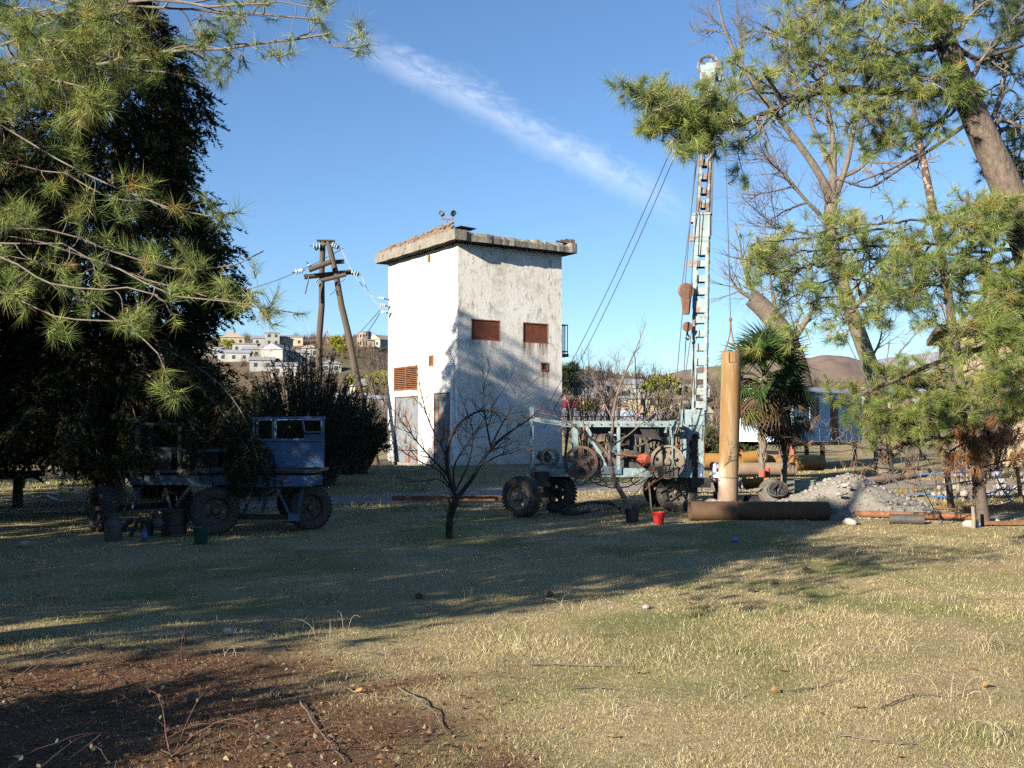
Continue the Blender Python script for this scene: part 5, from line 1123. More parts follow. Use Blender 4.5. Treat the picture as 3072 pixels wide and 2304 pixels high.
# beige house behind the trees on the right
M['beige'] = mat('cream_render', (.42, .32, .20), (.35, .265, .165), 1.2, .9, .2, 12, spots=((.35, .27, .18), 2.5, .6, .1))
M['tile'] = mat('brown_roof', (.17, .11, .075), (.23, .16, .11), 5, .85, .3)
bc = P(953, 470, 48.0); bc[2] = .5; BH = P(953, 331, 48)[2] - .5
bh = thing('beige_house', 'cream house with a dark flat eave behind the pines on the right', 'house', bc, -.33)
mb = MB(); mb.box((5, 4, BH / 2), (10, 8, BH)); mb.build('wall', M['beige'], bh, local=True)
mb = MB(); mb.box((5, 4, BH + .12), (11.2, 9.2, .32)); mb.build('roof', M['tile'], bh, local=True)
for xx in (2.0, 5.2, 8.2):
    for zz in (1.6, 4.4):
        mb = MB(); mb.box((xx, -.01, zz), (1.1, .06, 1.2)); w_ = mb.build('window', M['glass'], bh, local=True); mb = MB(); mb.box((xx, -.05, zz - .65), (1.3, .14, .08)); mb.box((xx, -.03, zz), (.07, .07, 1.18)); mb.build('frame', M['wood'], w_, local=True)
# stone shed half hidden lower right
mb = MB(); 

# ---------------------------------------------------------------- village houses on the hillside
HW = {'white': mat('white_house_wall', (.34, .335, .315), (.28, .27, .25), .3, .9), 'cream': mat('cream_house_wall', (.44, .37, .25), (.38, .32, .22), .3, .9), 'grey': mat('grey_house_wall', (.36, .35, .33), (.30, .29, .27), .3, .9), 'green': mat('green_house_wall', (.33, .45, .38), None), 'pink': mat('pink_house_wall', (.50, .36, .30), None), 'brick': mat('bare_block_wall', (.30, .24, .18), (.22, .18, .14), .6, .95)}
HR = {'slate': mat('slate_roof', (.30, .31, .33), (.24, .25, .27), .5, .7), 'pale': mat('pale_roof', (.29, .295, .305), (.23, .235, .245), .5, .6), 'tan': mat('tan_roof', (.42, .34, .25), (.36, .29, .22), .5, .8), 'red': mat('red_roof', (.35, .045, .05), (.30, .04, .05), .5, .6), 'brown': mat('brown_tin_roof', (.20, .13, .11), (.26, .18, .14), .5, .8), 'blue': mat('blue_tin_roof', (.36, .44, .52), (.42, .50, .56), .5, .6)}
wme = MB().box((0, 0, 0), (1.1, .12, 1.3)).mesh('window', [M['glass']])
def house(px, py, w_, d_, h_, wall, roof, rtype, rh, yaw, label, win=(2, 1), at=None, group='village houses on the hillside'):
    p_ = hit(px, py) if at is None else np.asarray(at, float); w_, d_, h_, rh = w_ * .85, d_ * .85, h_ * .88, rh * .85; base = p_ - (0, 0, 1.2); H = h_ + 1.2
    t = thing('village_house', label, 'house', base, yaw, group); mb = MB(); mb.box((0, 0, H / 2), (w_, d_, H)); mb.build('wall', HW[wall], t, local=True)
    a, b_, e = w_ / 2 + .4, d_ / 2 + .4, .12; mb = MB()
    if rtype == 'hip': q = max(0, a - b_); mb.add([(-a, -b_, H), (a, -b_, H), (a, b_, H), (-a, b_, H), (-q, 0, H + rh), (q + .01, 0, H + rh)], [(0, 1, 5, 4), (2, 3, 4, 5), (1, 2, 5), (3, 0, 4), (3, 2, 1, 0)])
    elif rtype == 'gable': mb.prism([(-b_, 0), (b_, 0), (0, rh)], ((0, 1, 0), (0, 0, 1), (1, 0, 0)), (-a, 0, H + .005), 2 * a)
    elif rtype == 'shed': mb.prism([(-b_, 0), (b_, 0), (b_, rh), (-b_, e)], ((0, 1, 0), (0, 0, 1), (1, 0, 0)), (-a, 0, H + .005), 2 * a)
    else: mb.box((0, 0, H + .15), (w_ + .6, d_ + .6, .3))
    mb.build('roof', HR[roof], t, local=True)
    for k_ in range(win[1]):
        for i in range(win[0]):
            o = link('window', wme, t); o.location = (-w_ / 2 + w_ * (i + .5) / win[0], -d_ / 2, 1.2 + 1.6 + 2.9 * k_ if h_ > 3 else 2.4)
    for i in range(2): o = link('window', wme, t); o.location = (-w_ / 2, -d_ / 4 + d_ / 2 * i, 2.8 if h_ > 3 else 2.4); o.rotation_euler = (0, 0, math.pi / 2)
    return t
# hilltop and slope left of the tower
house(232, 345.5, 12, 10, 3.6, 'cream', 'tan', 'hip', 3.2, .3, 'cream house with a broad tan hipped roof on the left skyline', (3, 1))
house(262, 346, 9, 7, 3.5, 'white', 'pale', 'gable', 1.8, .2, 'white house with a grey roof on the skyline right of the tan hipped roof', (2, 1)); house(272, 346.5, 7, 7, 6.5, 'grey', 'slate', 'flat', 0, .3, 'boxy grey two storey house on the left skyline', (2, 2))
house(292, 346, 12, 7, 4.2, 'cream', 'pale', 'shed', 1.6, .1, 'long cream building on the skyline just left of the pole', (3, 1)); house(246, 352, 11, 7, 3.2, 'white', 'pale', 'shed', 1.0, .1, 'low white house below the grey skyline house', (3, 1))
house(205, 356, 15, 8, 3, 'grey', 'blue', 'shed', 1.2, .15, 'long low shed with a pale blue tin roof on the left slope', (3, 1)); house(235, 361, 13, 7, 3, 'grey', 'slate', 'gable', 1.6, .1, 'low shed with a slate roof on the left slope', (3, 1))
house(278, 366, 11, 9, 5.8, 'white', 'slate', 'gable', 2.6, 1.35, 'white gabled house with dark edged roof seen through the evergreen shrub', (2, 2)); house(262, 369, 9, 7, 3, 'white', 'pale', 'gable', 1.6, .2, 'small white house left of the gabled house behind the shrub', (2, 1)); house(297, 364, 9, 8, 4, 'white', 'pale', 'hip', 1.6, .2, 'white house with pale roof left of the pole foot', (2, 1))
house(367.5, 399, 8.5, 7, 3.6, 'cream', 'slate', 'hip', 2.6, .5, 'cream cottage with a grey pyramid roof between pole and tower', (2, 1)); house(374, 408, 13, 7, 2.4, 'grey', 'blue', 'shed', 1.2, .3, 'long pale blue tin roof below the cream cottage', (2, 1))
house(172, 362, 14, 8, 3, 'grey', 'slate', 'shed', 1.3, .1, 'grey roofed shed behind the left pine tips', (3, 1)); house(186, 372, 12, 8, 3.2, 'white', 'pale', 'gable', 2, .3, 'white walled house low behind the left pine tips', (2, 1))
hb_ = hit(381, 347); house(383, 350, 11, 8, 3.4, 'white', 'tan', 'gable', 2.8, 1.0, 'white hilltop house with a tan gable beside the round ruin', (2, 1), at=hb_); 
# round ruin on the hilltop
rp_ = hit(364, 345.5) ; t = thing('round_ruin', 'round roofless two storey shell of bare masonry on the hilltop', 'ruin', rp_ - (0, 0, 1)); 
mb = MB(); kp = lambda t_, z: not ((z % 3.1) > .9 and (z % 3.1) < 2.4 and (t_ * 14 / 6.283) % 1 > .42)
for i in range(84):
    for j in range(16):
        t0, t1 = 6.2832 * i / 84, 6.2832 * (i + 1) / 84; z0_, z1_ = j * .42, (j + 1) * .42
        if kp((t0 + t1) / 2, (z0_ + z1_) / 2): mb.add([(3.1 * math.cos(q) * (1.0 if r__ else .9), 3.1 * math.sin(q) * (1.0 if r__ else .9), zz) for r__ in (1, 0) for q, zz in ((t0, z0_), (t1, z0_), (t1, z1_), (t0, z1_))], [(0, 1, 2, 3), (5, 4, 7, 6), (0, 4, 5, 1), (2, 6, 7, 3), (0, 3, 7, 4), (1, 5, 6, 2)])
mb.build('wall', HW['brick'], t, local=True); mb = MB(); mb.lathe([(.1, 6.6), (3.2, 6.6), (3.2, 6.9), (2.6, 6.9)], (0, 0, 0), (0, 0, 1), 40); mb.lathe([(.1, 3.2), (3.25, 3.2), (3.25, 3.45), (.1, 3.45)], (0, 0, 0), (0, 0, 1), 40); mb.build('floor_slab', M['concrete'], t, local=True)
mb = MB(); mb.box((3.4, -1.8, 1.5), (3, 3, 3)); mb.box((3.4, -3.4, 3.15), (3.4, 1.4, .25)); mb.build('annex', HW['brick'], t, local=True)
# telephone mast
q = hit(327, 345); t = thing('radio_mast', 'thin red and white lattice radio mast on the skyline by the pole', 'mast', q); Hm = 7.5
for s in range(6):
    mb = MB(); z0_, z1_ = Hm * s / 6, Hm * (s + 1) / 6; w0, w1 = .45 - .05 * s, .45 - .05 * (s + 1)
    for sx, sy in ((-1, -1), (1, -1), (1, 1), (-1, 1)): mb.beam((sx * w0, sy * w0, z0_), (sx * w1, sy * w1, z1_), .16, .16); mb.beam((sx * w0, sy * w0, z0_), (-sy * w1, sx * w1, z1_), .1, .1)
    mb.build('section', HW['white'] if s % 2 else M['redrust'], t, local=True)
# right of the tower
RHs = [(571, 381.5, 7, 6, 4.6, 'green', 'pale', 'flat', 0, .15, 'pale green house with flat roof on the skyline just right of the tower', (2, 1)), (588, 398, 12, 9, 5, 'grey', 'slate', 'hip', 2.4, .2, 'grey two storey house with a hipped roof right of the tower', (3, 2)), (607, 397, 9, 8, 3.5, 'grey', 'slate', 'hip', 2, .3, 'smaller grey hipped house beside the two storey one', (2, 1)), (577, 410, 8, 6, 3.2, 'cream', 'brown', 'gable', 1.6, .2, 'small cream house below the grey two storey one', (2, 1)),
 (571, 415, 6, 5, 2.2, 'grey', 'red', 'shed', 1.8, .2, 'low shed with a bright red tin roof at the tower edge', (2, 1)), (626, 397, 11, 8, 4.6, 'white', 'slate', 'hip', 2.2, .15, 'white house with a slate hipped roof in the middle of the slope', (3, 1)), (645, 399, 9, 7, 3.8, 'grey', 'slate', 'gable', 2, .2, 'grey house right of the slate hipped one', (2, 1)), (638, 406, 13, 7, 2.6, 'grey', 'blue', 'shed', 1, .1, 'long blue roofed shed in the middle of the slope', (3, 1)),
 (659, 404, 12, 8, 3.6, 'brick', 'brown', 'hip', 1.6, .1, 'brown roofed house under the yellow mimosa', (3, 1)), (680, 402, 16, 8, 3.8, 'white', 'pale', 'gable', 1.6, .05, 'long white house left of the mast', (4, 1)), (683, 411, 14, 8, 3.6, 'white', 'brown', 'hip', 1.6, .1, 'white house with brown roof low by the mast', (4, 1)), (654, 423, 12, 8, 6.2, 'cream', 'tan', 'hip', 1.6, .2, 'cream two storey house with tall windows seen over the rig', (4, 2)),
 (585, 425, 14, 8, 2.2, 'white', 'pale', 'shed', 1.4, .1, 'long pale roof over the left end of the rig', (3, 1)), (579, 433, 13, 8, 2, 'white', 'pale', 'gable', 1.6, .1, 'white tin roof low over the left end of the rig', (3, 1)), (617, 426, 12, 7, 2.4, 'grey', 'blue', 'hip', 1.6, .2, 'small pale blue roof over the middle of the rig', (3, 1)), (605, 433, 9, 7, 2, 'grey', 'pale', 'gable', 1.4, .2, 'low pale roof behind the rig centre post', (2, 1)), (640, 434, 10, 7, 2.4, 'white', 'slate', 'hip', 1.6, .1, 'low slate roof behind the rig winch', (2, 1)), (690, 425, 10, 7, 3, 'white', 'tan', 'gable', 1.8, .2, 'tan roofed house directly behind the mast', (2, 1)), (600, 413, 9, 7, 3, 'pink', 'brown', 'gable', 1.8, .2, 'pinkish house with brown gable amid the bare trees', (2, 1)), (668, 391, 10, 7, 3.4, 'grey', 'brown', 'hip', 1.8, .1, 'brown hipped roof high on the slope behind the mimosa', (2, 1)), (696, 396, 10, 7, 3, 'grey', 'slate', 'gable', 1.6, .1, 'slate gable high on the slope behind the mast', (2, 1))]
RHs += [(575, 391, 7, 6, 3, 'grey', 'tan', 'gable', 1.6, .2, 'small tan roofed house above the grey two storey one'), (612, 388, 7, 6, 3, 'white', 'brown', 'hip', 1.6, .2, 'tiny white house high on the slope between tower and mast'), (634, 389, 8, 6, 3, 'cream', 'slate', 'gable', 1.6, .1, 'tiny cream house high on the slope left of the mimosa'), (650, 413, 8, 6, 3, 'pink', 'slate', 'gable', 1.6, .3, 'pinkish house left above the cream two storey house'), (672, 418, 9, 6, 3, 'white', 'tan', 'hip', 1.6, .2, 'white house with tan hip right above the winch'), (595, 406, 8, 6, 3.4, 'white', 'slate', 'gable', 1.6, .1, 'white house with slate gable below the smaller grey hipped one'), (630, 416, 9, 6, 3, 'cream', 'brown', 'hip', 1.6, .2, 'cream house with brown hip in the middle of the slope'), (676, 430, 9, 6, 2.6, 'grey', 'pale', 'gable', 1.5, .1, 'pale roofed shed just above the mast foot left side'),
 (252, 357, 8, 6, 3, 'cream', 'slate', 'gable', 1.6, .2, 'small cream house amid the left slope roofs'), (310, 356, 8, 6, 3.2, 'white', 'tan', 'hip', 1.6, .2, 'white house with tan hip right behind the pole foot'), (285, 375, 9, 7, 3, 'grey', 'pale', 'gable', 1.6, .1, 'pale roofed house showing through the shrub tips'), (330, 372, 8, 6, 3, 'white', 'slate', 'hip', 1.6, .3, 'white house with slate hip between the pole legs'), (352, 408, 9, 6, 2.6, 'white', 'pale', 'gable', 1.5, .2, 'low white house left below the cream cottage')]
for h in RHs: house(*h)
rh_ = np.random.default_rng(77); sides = ['tan', 'slate', 'pale', 'brown', 'blue']; wl_ = ['white', 'cream', 'grey', 'pink']
for i in range(16):
    px = 795 + 14 * i + rh_.normal(0, 3); py = 397 + 22 * rh_.random(); house(px, py, 9 + 4 * rh_.random(), 7, 3.2 + 2.6 * (rh_.random() > .6), wl_[i % 4], sides[i % 5], ['hip', 'gable'][i % 2], 1.8, rh_.random() * .5, 'distant %s walled house with %s roof on the slope behind the wagon' % (wl_[i % 4], sides[i % 5]), (2, 1), group='far houses behind the wagon')

# ================================================================ vegetation
def unit(a): return a / (np.linalg.norm(a, axis=-1, keepdims=True) + 1e-9)
def kids(r, Pp, Rp, K, tmin, L, ang, n, curl, trop, rk, tmax=1.0, decay=.5, plane=None):
    """K children for each parent branch: returns pts (B*K,n,3), rad"""
    B, m, _ = Pp.shape; K_ = K
    t = tmin + (tmax - tmin) * ((np.arange(K_)[None] + r.random((B, K_))) / K_)
    f = t * (m - 1); i = np.minimum(f.astype(int), m - 2); w = (f - i)[..., None]; bi = np.arange(B)[:, None]
    p = Pp[bi, i] * (1 - w) + Pp[bi, i + 1] * w; tg = unit(Pp[bi, i + 1] - Pp[bi, i]); rp_ = (Rp[bi, i] * (1 - w[..., 0]) + Rp[bi, i + 1] * w[..., 0])
    rv = unit(r.normal(size=(B, K_, 3)) * (np.array([1, 1, 1]) if plane is None else np.array(plane))); pv = unit(rv - tg * (rv * tg).sum(-1, keepdims=True))
    a = np.radians(ang[0] + (ang[1] - ang[0]) * r.random((B, K_, 1))); d = tg * np.cos(a) + pv * np.sin(a)
    ln = (L[0] + (L[1] - L[0]) * r.random((B, K_))) * (1 - decay * t)
    N = B * K_; p = p.reshape(N, 3); d = d.reshape(N, 3); st = (ln.reshape(N, 1)) / (n - 1)
    out = np.empty((N, n, 3)); out[:, 0] = p; bend = unit(r.normal(size=(N, 3)))
    tr_ = np.asarray(trop, float)
    for k in range(1, n):
        bend = unit(bend + .55 * r.normal(size=(N, 3))); d = unit(d + bend * curl + tr_ * (k / n)); p = p + d * st; out[:, k] = p
    r0 = np.minimum(rp_.reshape(N) * .75, rk[0] * (.7 + .6 * r.random(N))); rad = r0[:, None] * np.linspace(1, rk[1], n)[None]
    return out, rad
def wood(name, batches, mt, parent):
    Vs, Qs, k = [], [], 0
    for p_, r_, s_ in batches: v, q = tubes(p_, r_, s_); Vs.append(v); Qs.append(q + k); k += len(v)
    V = np.concatenate(Vs) - origin(parent); return link(name, npmesh(name, V, np.concatenate(Qs), mt, None, True), parent)
def tufts(r, pos, dr, K, L, w, pal, spread=(15, 80), back=.10, droop=.0):
    """needle bundles: pos (T,3), dr (T,3) -> thin triangles with colours; pal = list of (colour, weight)"""
    T = len(pos); pv = unit(r.normal(size=(T, K, 3))); dd = unit(dr)[:, None, :]; pv = unit(pv - dd * (pv * dd).sum(-1, keepdims=True))
    a = np.radians(spread[0] + (spread[1] - spread[0]) * r.random((T, K, 1))); nd = unit(dd * np.cos(a) + pv * np.sin(a) + np.array([0, 0, -droop]))
    ln = (L[0] + (L[1] - L[0]) * r.random((T, K, 1))) * (.6 + .75 * r.random((T, 1, 1)))
    b = pos[:, None, :] - dd * back * r.random((T, K, 1)) * 1.0; tip = b + nd * ln
    sd = unit(np.cross(nd, unit(r.normal(size=(T, K, 3)))))
    ww = w * (.7 + .6 * r.random((T, K, 1)))
    V = np.stack([b - sd * ww / 2, b + sd * ww / 2, tip], 2).reshape(-1, 3)
    cols = np.array([c for c, _ in pal]); wt = np.array([q for _, q in pal], float); wt /= wt.sum()
    ti = r.choice(len(pal), size=T, p=wt); ci = np.where(r.random((T, K)) < .75, ti[:, None], r.choice(len(pal), size=(T, K), p=wt))
    C = cols[ci] * (.7 + .6 * r.random((T, K, 1))); C = np.repeat(C.reshape(-1, 3), 3, 0)
    return V, np.arange(len(V)).reshape(-1, 3), C
def leafobj(name, packs, mt, parent):
    V = np.concatenate([p[0] for p in packs]) - origin(parent); C = np.concatenate([p[2] for p in packs]); T = []; k = 0
    for p in packs: T.append(p[1] + k); k += len(p[0])
    return link(name, npmesh(name, V, np.concatenate(T), mt, C), parent)
GREEN = [((.215, .275, .07), 4), ((.13, .195, .05), 3), ((.30, .335, .085), 3), ((.37, .345, .10), 1.3), ((.35, .22, .06), .35)]
SHADEGRN = [((.05, .085, .025), 4), ((.08, .12, .03), 3), ((.12, .15, .04), 1)]  # darker needles: shade of the far-side boughs put into the colour
DEAD = [((.36, .17, .06), 4), ((.28, .13, .05), 3), ((.42, .24, .10), 2)]
def pine(name, label, trunk, tr_r, limbs, base, seed, dead_limbs=(), extra=None, bark='bark', cat='pine tree', nl=.17, nw=.0055, K=56, d2=1.0, crl=.34, dm=1.0):
    """limbs: (points, r0, n_side, side_len, n_twig, tmin, density, palette)"""
    r = np.random.default_rng(seed); t = thing(name, label, cat, base)
    wood('trunk', [(resamp(trunk, 28)[None], np.interp(np.linspace(0, 1, 28), np.linspace(0, 1, len(tr_r)), tr_r)[None], 14)], M[bark], t)
    packs = []; bl = []; bt = []
    for (pts, r0, ns_, sl, ntw, tmin, den, pal) in limbs:
        q = resamp(pts, 26)[None].copy(); q[:, 1:] += np.cumsum(r.normal(0, .022, (1, 25, 3)), 1); rad = np.linspace(r0 * .8, max(.0045, r0 * .2), 26)[None]; bl.append((q, rad, 8))
        a, ra = kids(r, q, rad, ns_, tmin, (sl * .5, sl), (25, 75), 9, crl, (0, 0, -.02), (max(.006, r0 * .4), .35), 1.0, .35, plane=(1, 1, .8)); bt.append((a, ra, 5))
        b, rb = kids(r, a, ra, ntw, .25, (sl * .16, sl * .42), (20, 65), 6, crl + .05, (0, 0, .16), (.0075, .55), 1.0, .3); bt.append((b, rb, 4))
        ends = np.concatenate([b[:, -1], a[:, -1], q[:, -1]]); dirs = np.concatenate([b[:, -1] - b[:, -2], a[:, -1] - a[:, -2], q[:, -1] - q[:, -2]])
        fin = r.random(len(b)) < den * .8 * d2; packs.append(tufts(r, b[fin][:, -2], unit(b[fin][:, -1] - b[fin][:, -3]) + np.array([0, 0, .1]), K // 2, (nl * .7, nl * 1.1), nw, pal, (15, 75), .09))
        k3 = r.random(len(a)) < den * d2; packs.append(tufts(r, a[k3][:, -3], unit(a[k3][:, -2] - a[k3][:, -4]) + np.array([0, 0, .2]), K // 2, (nl * .6, nl * 1.1), nw, pal, (15, 80), .12))
        kp = r.random(len(ends)) < den; packs.append(tufts(r, ends[kp], unit(dirs[kp]) + np.array([0, 0, .15]), K, (nl * .7, nl * 1.15), nw, pal, (12, 78), .11, .16))
        k2 = r.random(len(b)) < den * .45 * d2; packs.append(tufts(r, b[k2][:, -3], unit(b[k2][:, -2] - b[k2][:, -4]), K // 2, (nl * .6, nl), nw, pal, (20, 75), .07))
    for (pts, r0, ns_, sl, ntw, tmin, den) in dead_limbs:
        ns_, ntw = int(ns_ * dm), int(ntw * (1 + (dm - 1) * .5))
        q = resamp(pts, 22)[None]; rad = np.linspace(r0, r0 * .3, 22)[None]; bl.append((q, rad, 7))
        a, ra = kids(r, q, rad, ns_, tmin, (sl * .4, sl), (30, 80), 9, .36, (0, 0, -.03), (r0 * .5, .35)); bt.append((a, ra, 5))
        b, rb = kids(r, a, ra, ntw, .2, (sl * .2, sl * .5), (30, 75), 7, .42, (0, 0, .0), (.011, .5)); bt.append((b, rb, 4))
        kp = r.random(len(b)) < den
        if kp.any(): packs.append(tufts(r, b[kp][:, -1], unit(b[kp][:, -1] - b[kp][:, -2]) + np.array([0, 0, -1.1]), K // 2, (nl * .8, nl * 1.3), nw, DEAD, (5, 38), .08, .3))
    wood('limb', bl, M[bark], t)['kind'] = 'stuff'; wood('twigs', bt, M['twigp'], t)['kind'] = 'stuff'
    if extra: packs += extra(r)
    if packs: leafobj('needles', packs, M['needle'], t)['kind'] = 'stuff'
    return t
def pl(D, *pts): return [P(a, b_, (D if np.isscalar(D) else D[0] + (D[1] - D[0]) * i / (len(pts) - 1))) for i, (a, b_) in enumerate(pts)]

# ---- left pine: trunk stands outside the frame, its boughs hang into the picture
LPX, LPY = -8.5, 7.2
lt = [(LPX, LPY, -.2), (LPX + .1, LPY, 2.5), (LPX - .1, LPY + .1, 5.5), (LPX + .15, LPY, 8.5), (LPX, LPY, 11.0)]
tk = lambda z: np.array([LPX, LPY, z])
LL = []
def L_(z, pts, r0, ns_, sl, ntw, tmin, den, pal=GREEN): LL.append(([tk(z)] + pts, r0 * .8, int(ns_ * 1.35), sl * 1.2, ntw + 1, tmin, den, pal))
L_(5.6, pl((8.6, 7.4), (-40, 75), (40, 68), (116, 60), (174, 54), (207, 49), (262, 42), (335, 36)), .05, 15, .62, 5, .42, .66)
L_(5.9, pl((8.8, 7.2), (-40, 20), (40, 15), (110, 12), (180, 14), (240, 20), (300, 12)), .05, 14, .72, 5, .40, .72)
L_(6.1, pl((8.6, 7.6), (-40, -20), (60, -12), (140, -8), (230, -4), (290, 2)), .045, 12, .7, 5, .4, .66)
L_(5.2, pl((8.4, 7.0), (-50, 60), (10, 50), (50, 55), (90, 60)), .04, 14, .62, 5, .45, .95)
L_(5.0, pl((8.2, 6.6), (-50, 40), (0, 30), (40, 25), (80, 20), (120, 30)), .04, 16, .6, 5, .5, .95)
L_(4.8, pl((8.0, 6.8), (-60, 90), (0, 80), (35, 85), (70, 95)), .035, 13, .5, 5, .5, .95)
L_(4.7, pl((8.0, 6.6), (-60, 110), (-10, 100), (20, 104), (40, 110)), .03, 11, .42, 5, .5, .95)
L_(5.4, pl((8.6, 7.2), (-40, 60), (50, 78), (95, 70), (130, 62), (160, 75), (200, 85)), .03, 9, .45, 4, .5, .5)
L_(4.9, pl((8.0, 6.8), (-60, 70), (0, 62), (60, 40), (110, 48)), .035, 14, .6, 5, .5, .9)
L_(4.6, pl((7.4, 6.6), (-30, 105), (0, 126), (25, 142), (48, 159), (80, 170), (112, 182), (150, 195), (190, 192), (225, 190)), .018, 9, .45, 4, .35, .55)
L_(4.4, pl((8.2, 7.4), (-30, 170), (0, 178), (30, 180), (60, 181), (95, 200), (140, 215), (170, 200)), .012, 8, .40, 4, .4, .45)
L_(3.9, pl((8.0, 7.0), (-30, 242), (0, 240), (30, 236), (60, 238), (90, 246), (130, 254), (150, 272), (165, 287), (200, 296), (250, 300)), .022, 13, .55, 4, .40, .78)
L_(3.8, pl((7.8, 6.8), (-30, 250), (10, 262), (45, 285), (80, 300), (120, 290), (160, 300)), .02, 8, .5, 4, .4, .75)
L_(3.7, pl((7.8, 6.9), (-30, 270), (0, 285), (40, 310), (70, 330), (110, 335), (150, 330)), .018, 7, .42, 4, .4, .7)
L_(3.9, pl((8.0, 7.6), (60, 238), (130, 262), (180, 285), (220, 292), (255, 285), (285, 262)), .016, 7, .42, 3, .45, .7)
L_(3.8, pl((8.0, 7.5), (60, 245), (120, 270), (175, 300), (215, 310), (255, 320), (300, 330)), .016, 7, .42, 3, .5, .7)
L_(3.8, pl((8.0, 7.3), (60, 250), (130, 310), (170, 345), (185, 362)), .012, 4, .3, 3, .6, .7)
def lp_extra(r):
    # the rest of the crown, out of the frame on the left: it throws the long shade over the yard
    n = 3800; a = r.random(n) * 6.283; z = 2.3 + 7.0 * r.random(n) ** .9; rm = 3.6 * np.clip((9.8 - z) / 4.5, .1, 1) ** .7; q = rm * np.sqrt(r.random(n)) * (.55 + .5 * vnoise(a * 2, z * 1.5, 3))
    pos = np.stack([LPX - .5 + np.cos(a) * q, LPY + np.sin(a) * q + .2, z], -1)
    keep = pos[:, 0] < -.56 * pos[:, 1] - .5
    return [tufts(r, pos[keep], np.stack([np.cos(a), np.sin(a), 0 * a + .4], -1)[keep], 44, (.22, .42), .02, GREEN, (10, 85), .15)]
pine('pine_tree', 'long needled pine whose boughs hang in from the upper left', lt, [.34, .30, .24, .16, .06], LL, (LPX, LPY, 0.0), 11, extra=lp_extra, bark='barkg', nl=.135, nw=.0042, K=46, d2=.30, crl=.42)

# ---- big leaning pine on the right
RT = pl(15.2, (1085, 600), (1072, 430), (1040, 280), (1008, 185), (983, 138), (961, 82), (940, 30), (925, -30), (915, -110)); RT[0][2] = -.2
RL = []
LITE = [(tuple(min(.5, q * 1.18) for q in c_), w_) for c_, w_ in GREEN]
def R_l(D, pts, r0, ns_, sl, ntw, tmin, den, pal=LITE): RL.append((pl(D, *pts), r0, int(ns_ * 1.4), sl, ntw, tmin, den, pal))
R_l((15.2, 13.2), [(960, 82), (925, 92), (893, 93), (850, 90), (812, 90), (780, 106), (748, 119), (718, 128), (690, 122), (664, 112), (645, 104)], .085, 16, 1.15, 5, .28, .40)
R_l((13.9, 13.2), [(735, 122), (712, 122), (690, 112), (668, 100), (648, 96)], .03, 12, .6, 5, .15, .9); R_l((13.9, 13.3), [(730, 124), (705, 130), (680, 128), (660, 124), (650, 130)], .03, 11, .55, 5, .15, .9)
R_l((13.9, 13.4), [(725, 120), (710, 108), (695, 98), (688, 90)], .025, 8, .45, 4, .2, .8); R_l((14.0, 13.6), [(740, 120), (715, 136), (700, 142), (690, 140)], .02, 11, .5, 5, .2, .85)
R_l((14.4, 13.9), [(782, 104), (758, 88), (745, 82), (725, 78)], .025, 7, .5, 4, .2, .55); R_l((14.4, 14.0), [(772, 110), (752, 128), (735, 138), (742, 160)], .016, 6, .5, 4, .2, .5)
R_l((15.2, 14.0), [(945, 42), (905, 55), (870, 68), (845, 78), (815, 60), (790, 48), (770, 40)], .06, 13, .95, 5, .25, .82); R_l((15.2, 14.0), [(938, 25), (900, 15), (865, 0), (830, 5), (795, 22)], .05, 13, .95, 5, .25, .82)
R_l((15.0, 14.0), [(944, 40), (918, 25), (895, 18), (870, 30), (850, 45)], .04, 12, .9, 5, .2, .9); R_l((15.1, 14.4), [(930, 5), (900, -15), (860, -20), (820, -15)], .05, 11, 1.0, 5, .2, .7)
R_l((15.2, 14.2), [(950, 55), (940, 30), (930, 10), (945, -10)], .03, 12, .75, 5, .1, 1.0); R_l((15.2, 14.4), [(955, 70), (935, 80), (915, 92), (895, 102), (880, 110)], .03, 11, .75, 5, .2, .9)
R_l((15.3, 14.6), [(970, 100), (950, 112), (930, 118), (905, 122), (880, 128)], .03, 11, .7, 5, .2, .8); R_l((15.3, 14.8), [(975, 118), (960, 105), (945, 98), (930, 100)], .02, 9, .6, 5, .2, .8)
for D_, pts in (((15.4, 13.0), [(1012, 225), (960, 240), (900, 246), (850, 252), (800, 258), (752, 262)]), ((15.4, 13.4), [(1010, 200), (965, 205), (915, 208), (870, 215), (835, 225)]), ((15.4, 13.2), [(1014, 258), (965, 276), (905, 284), (850, 276), (805, 284), (785, 305)]), ((15.4, 13.6), [(1016, 285), (985, 300), (935, 302), (890, 310)]), ((15.4, 13.8), [(1012, 240), (980, 262), (930, 268), (880, 270)]), ((15.4, 14.2), [(1008, 190), (985, 215), (960, 222), (930, 225)]), ((15.4, 13.5), [(1014, 250), (940, 256), (870, 262), (800, 268), (765, 275)]), ((15.4, 14.0), [(1018, 300), (1000, 320), (975, 330), (950, 335)])):
    R_l(D_, pts, .035, 12, .85, 5, .12, .70)
for D_, pts in (((14.8, 14.0), [(1030, 230), (1010, 215), (1000, 205), (985, 205)]), ((14.8, 14.0), [(1035, 260), (1020, 270), (1000, 275), (985, 285)]), ((14.8, 14.0), [(1035, 300), (1020, 305), (1000, 298), (985, 310)]), ((14.8, 14.2), [(1040, 330), (1020, 322), (1000, 335)])): R_l(D_, pts, .03, 12, .6, 5, .1, .95)
for pts in ([(985, 140), (1000, 100), (1012, 60), (1020, 20)], [(962, 85), (985, 60), (1005, 30), (1030, 10)], [(945, 38), (965, 20), (990, 0), (1020, -20)], [(985, 140), (1010, 130), (1040, 120)], [(1000, 170), (1020, 160), (1040, 150)]):
    R_l((15.4, 17.5), pts, .06, 12, .9, 5, .2, .8, SHADEGRN)
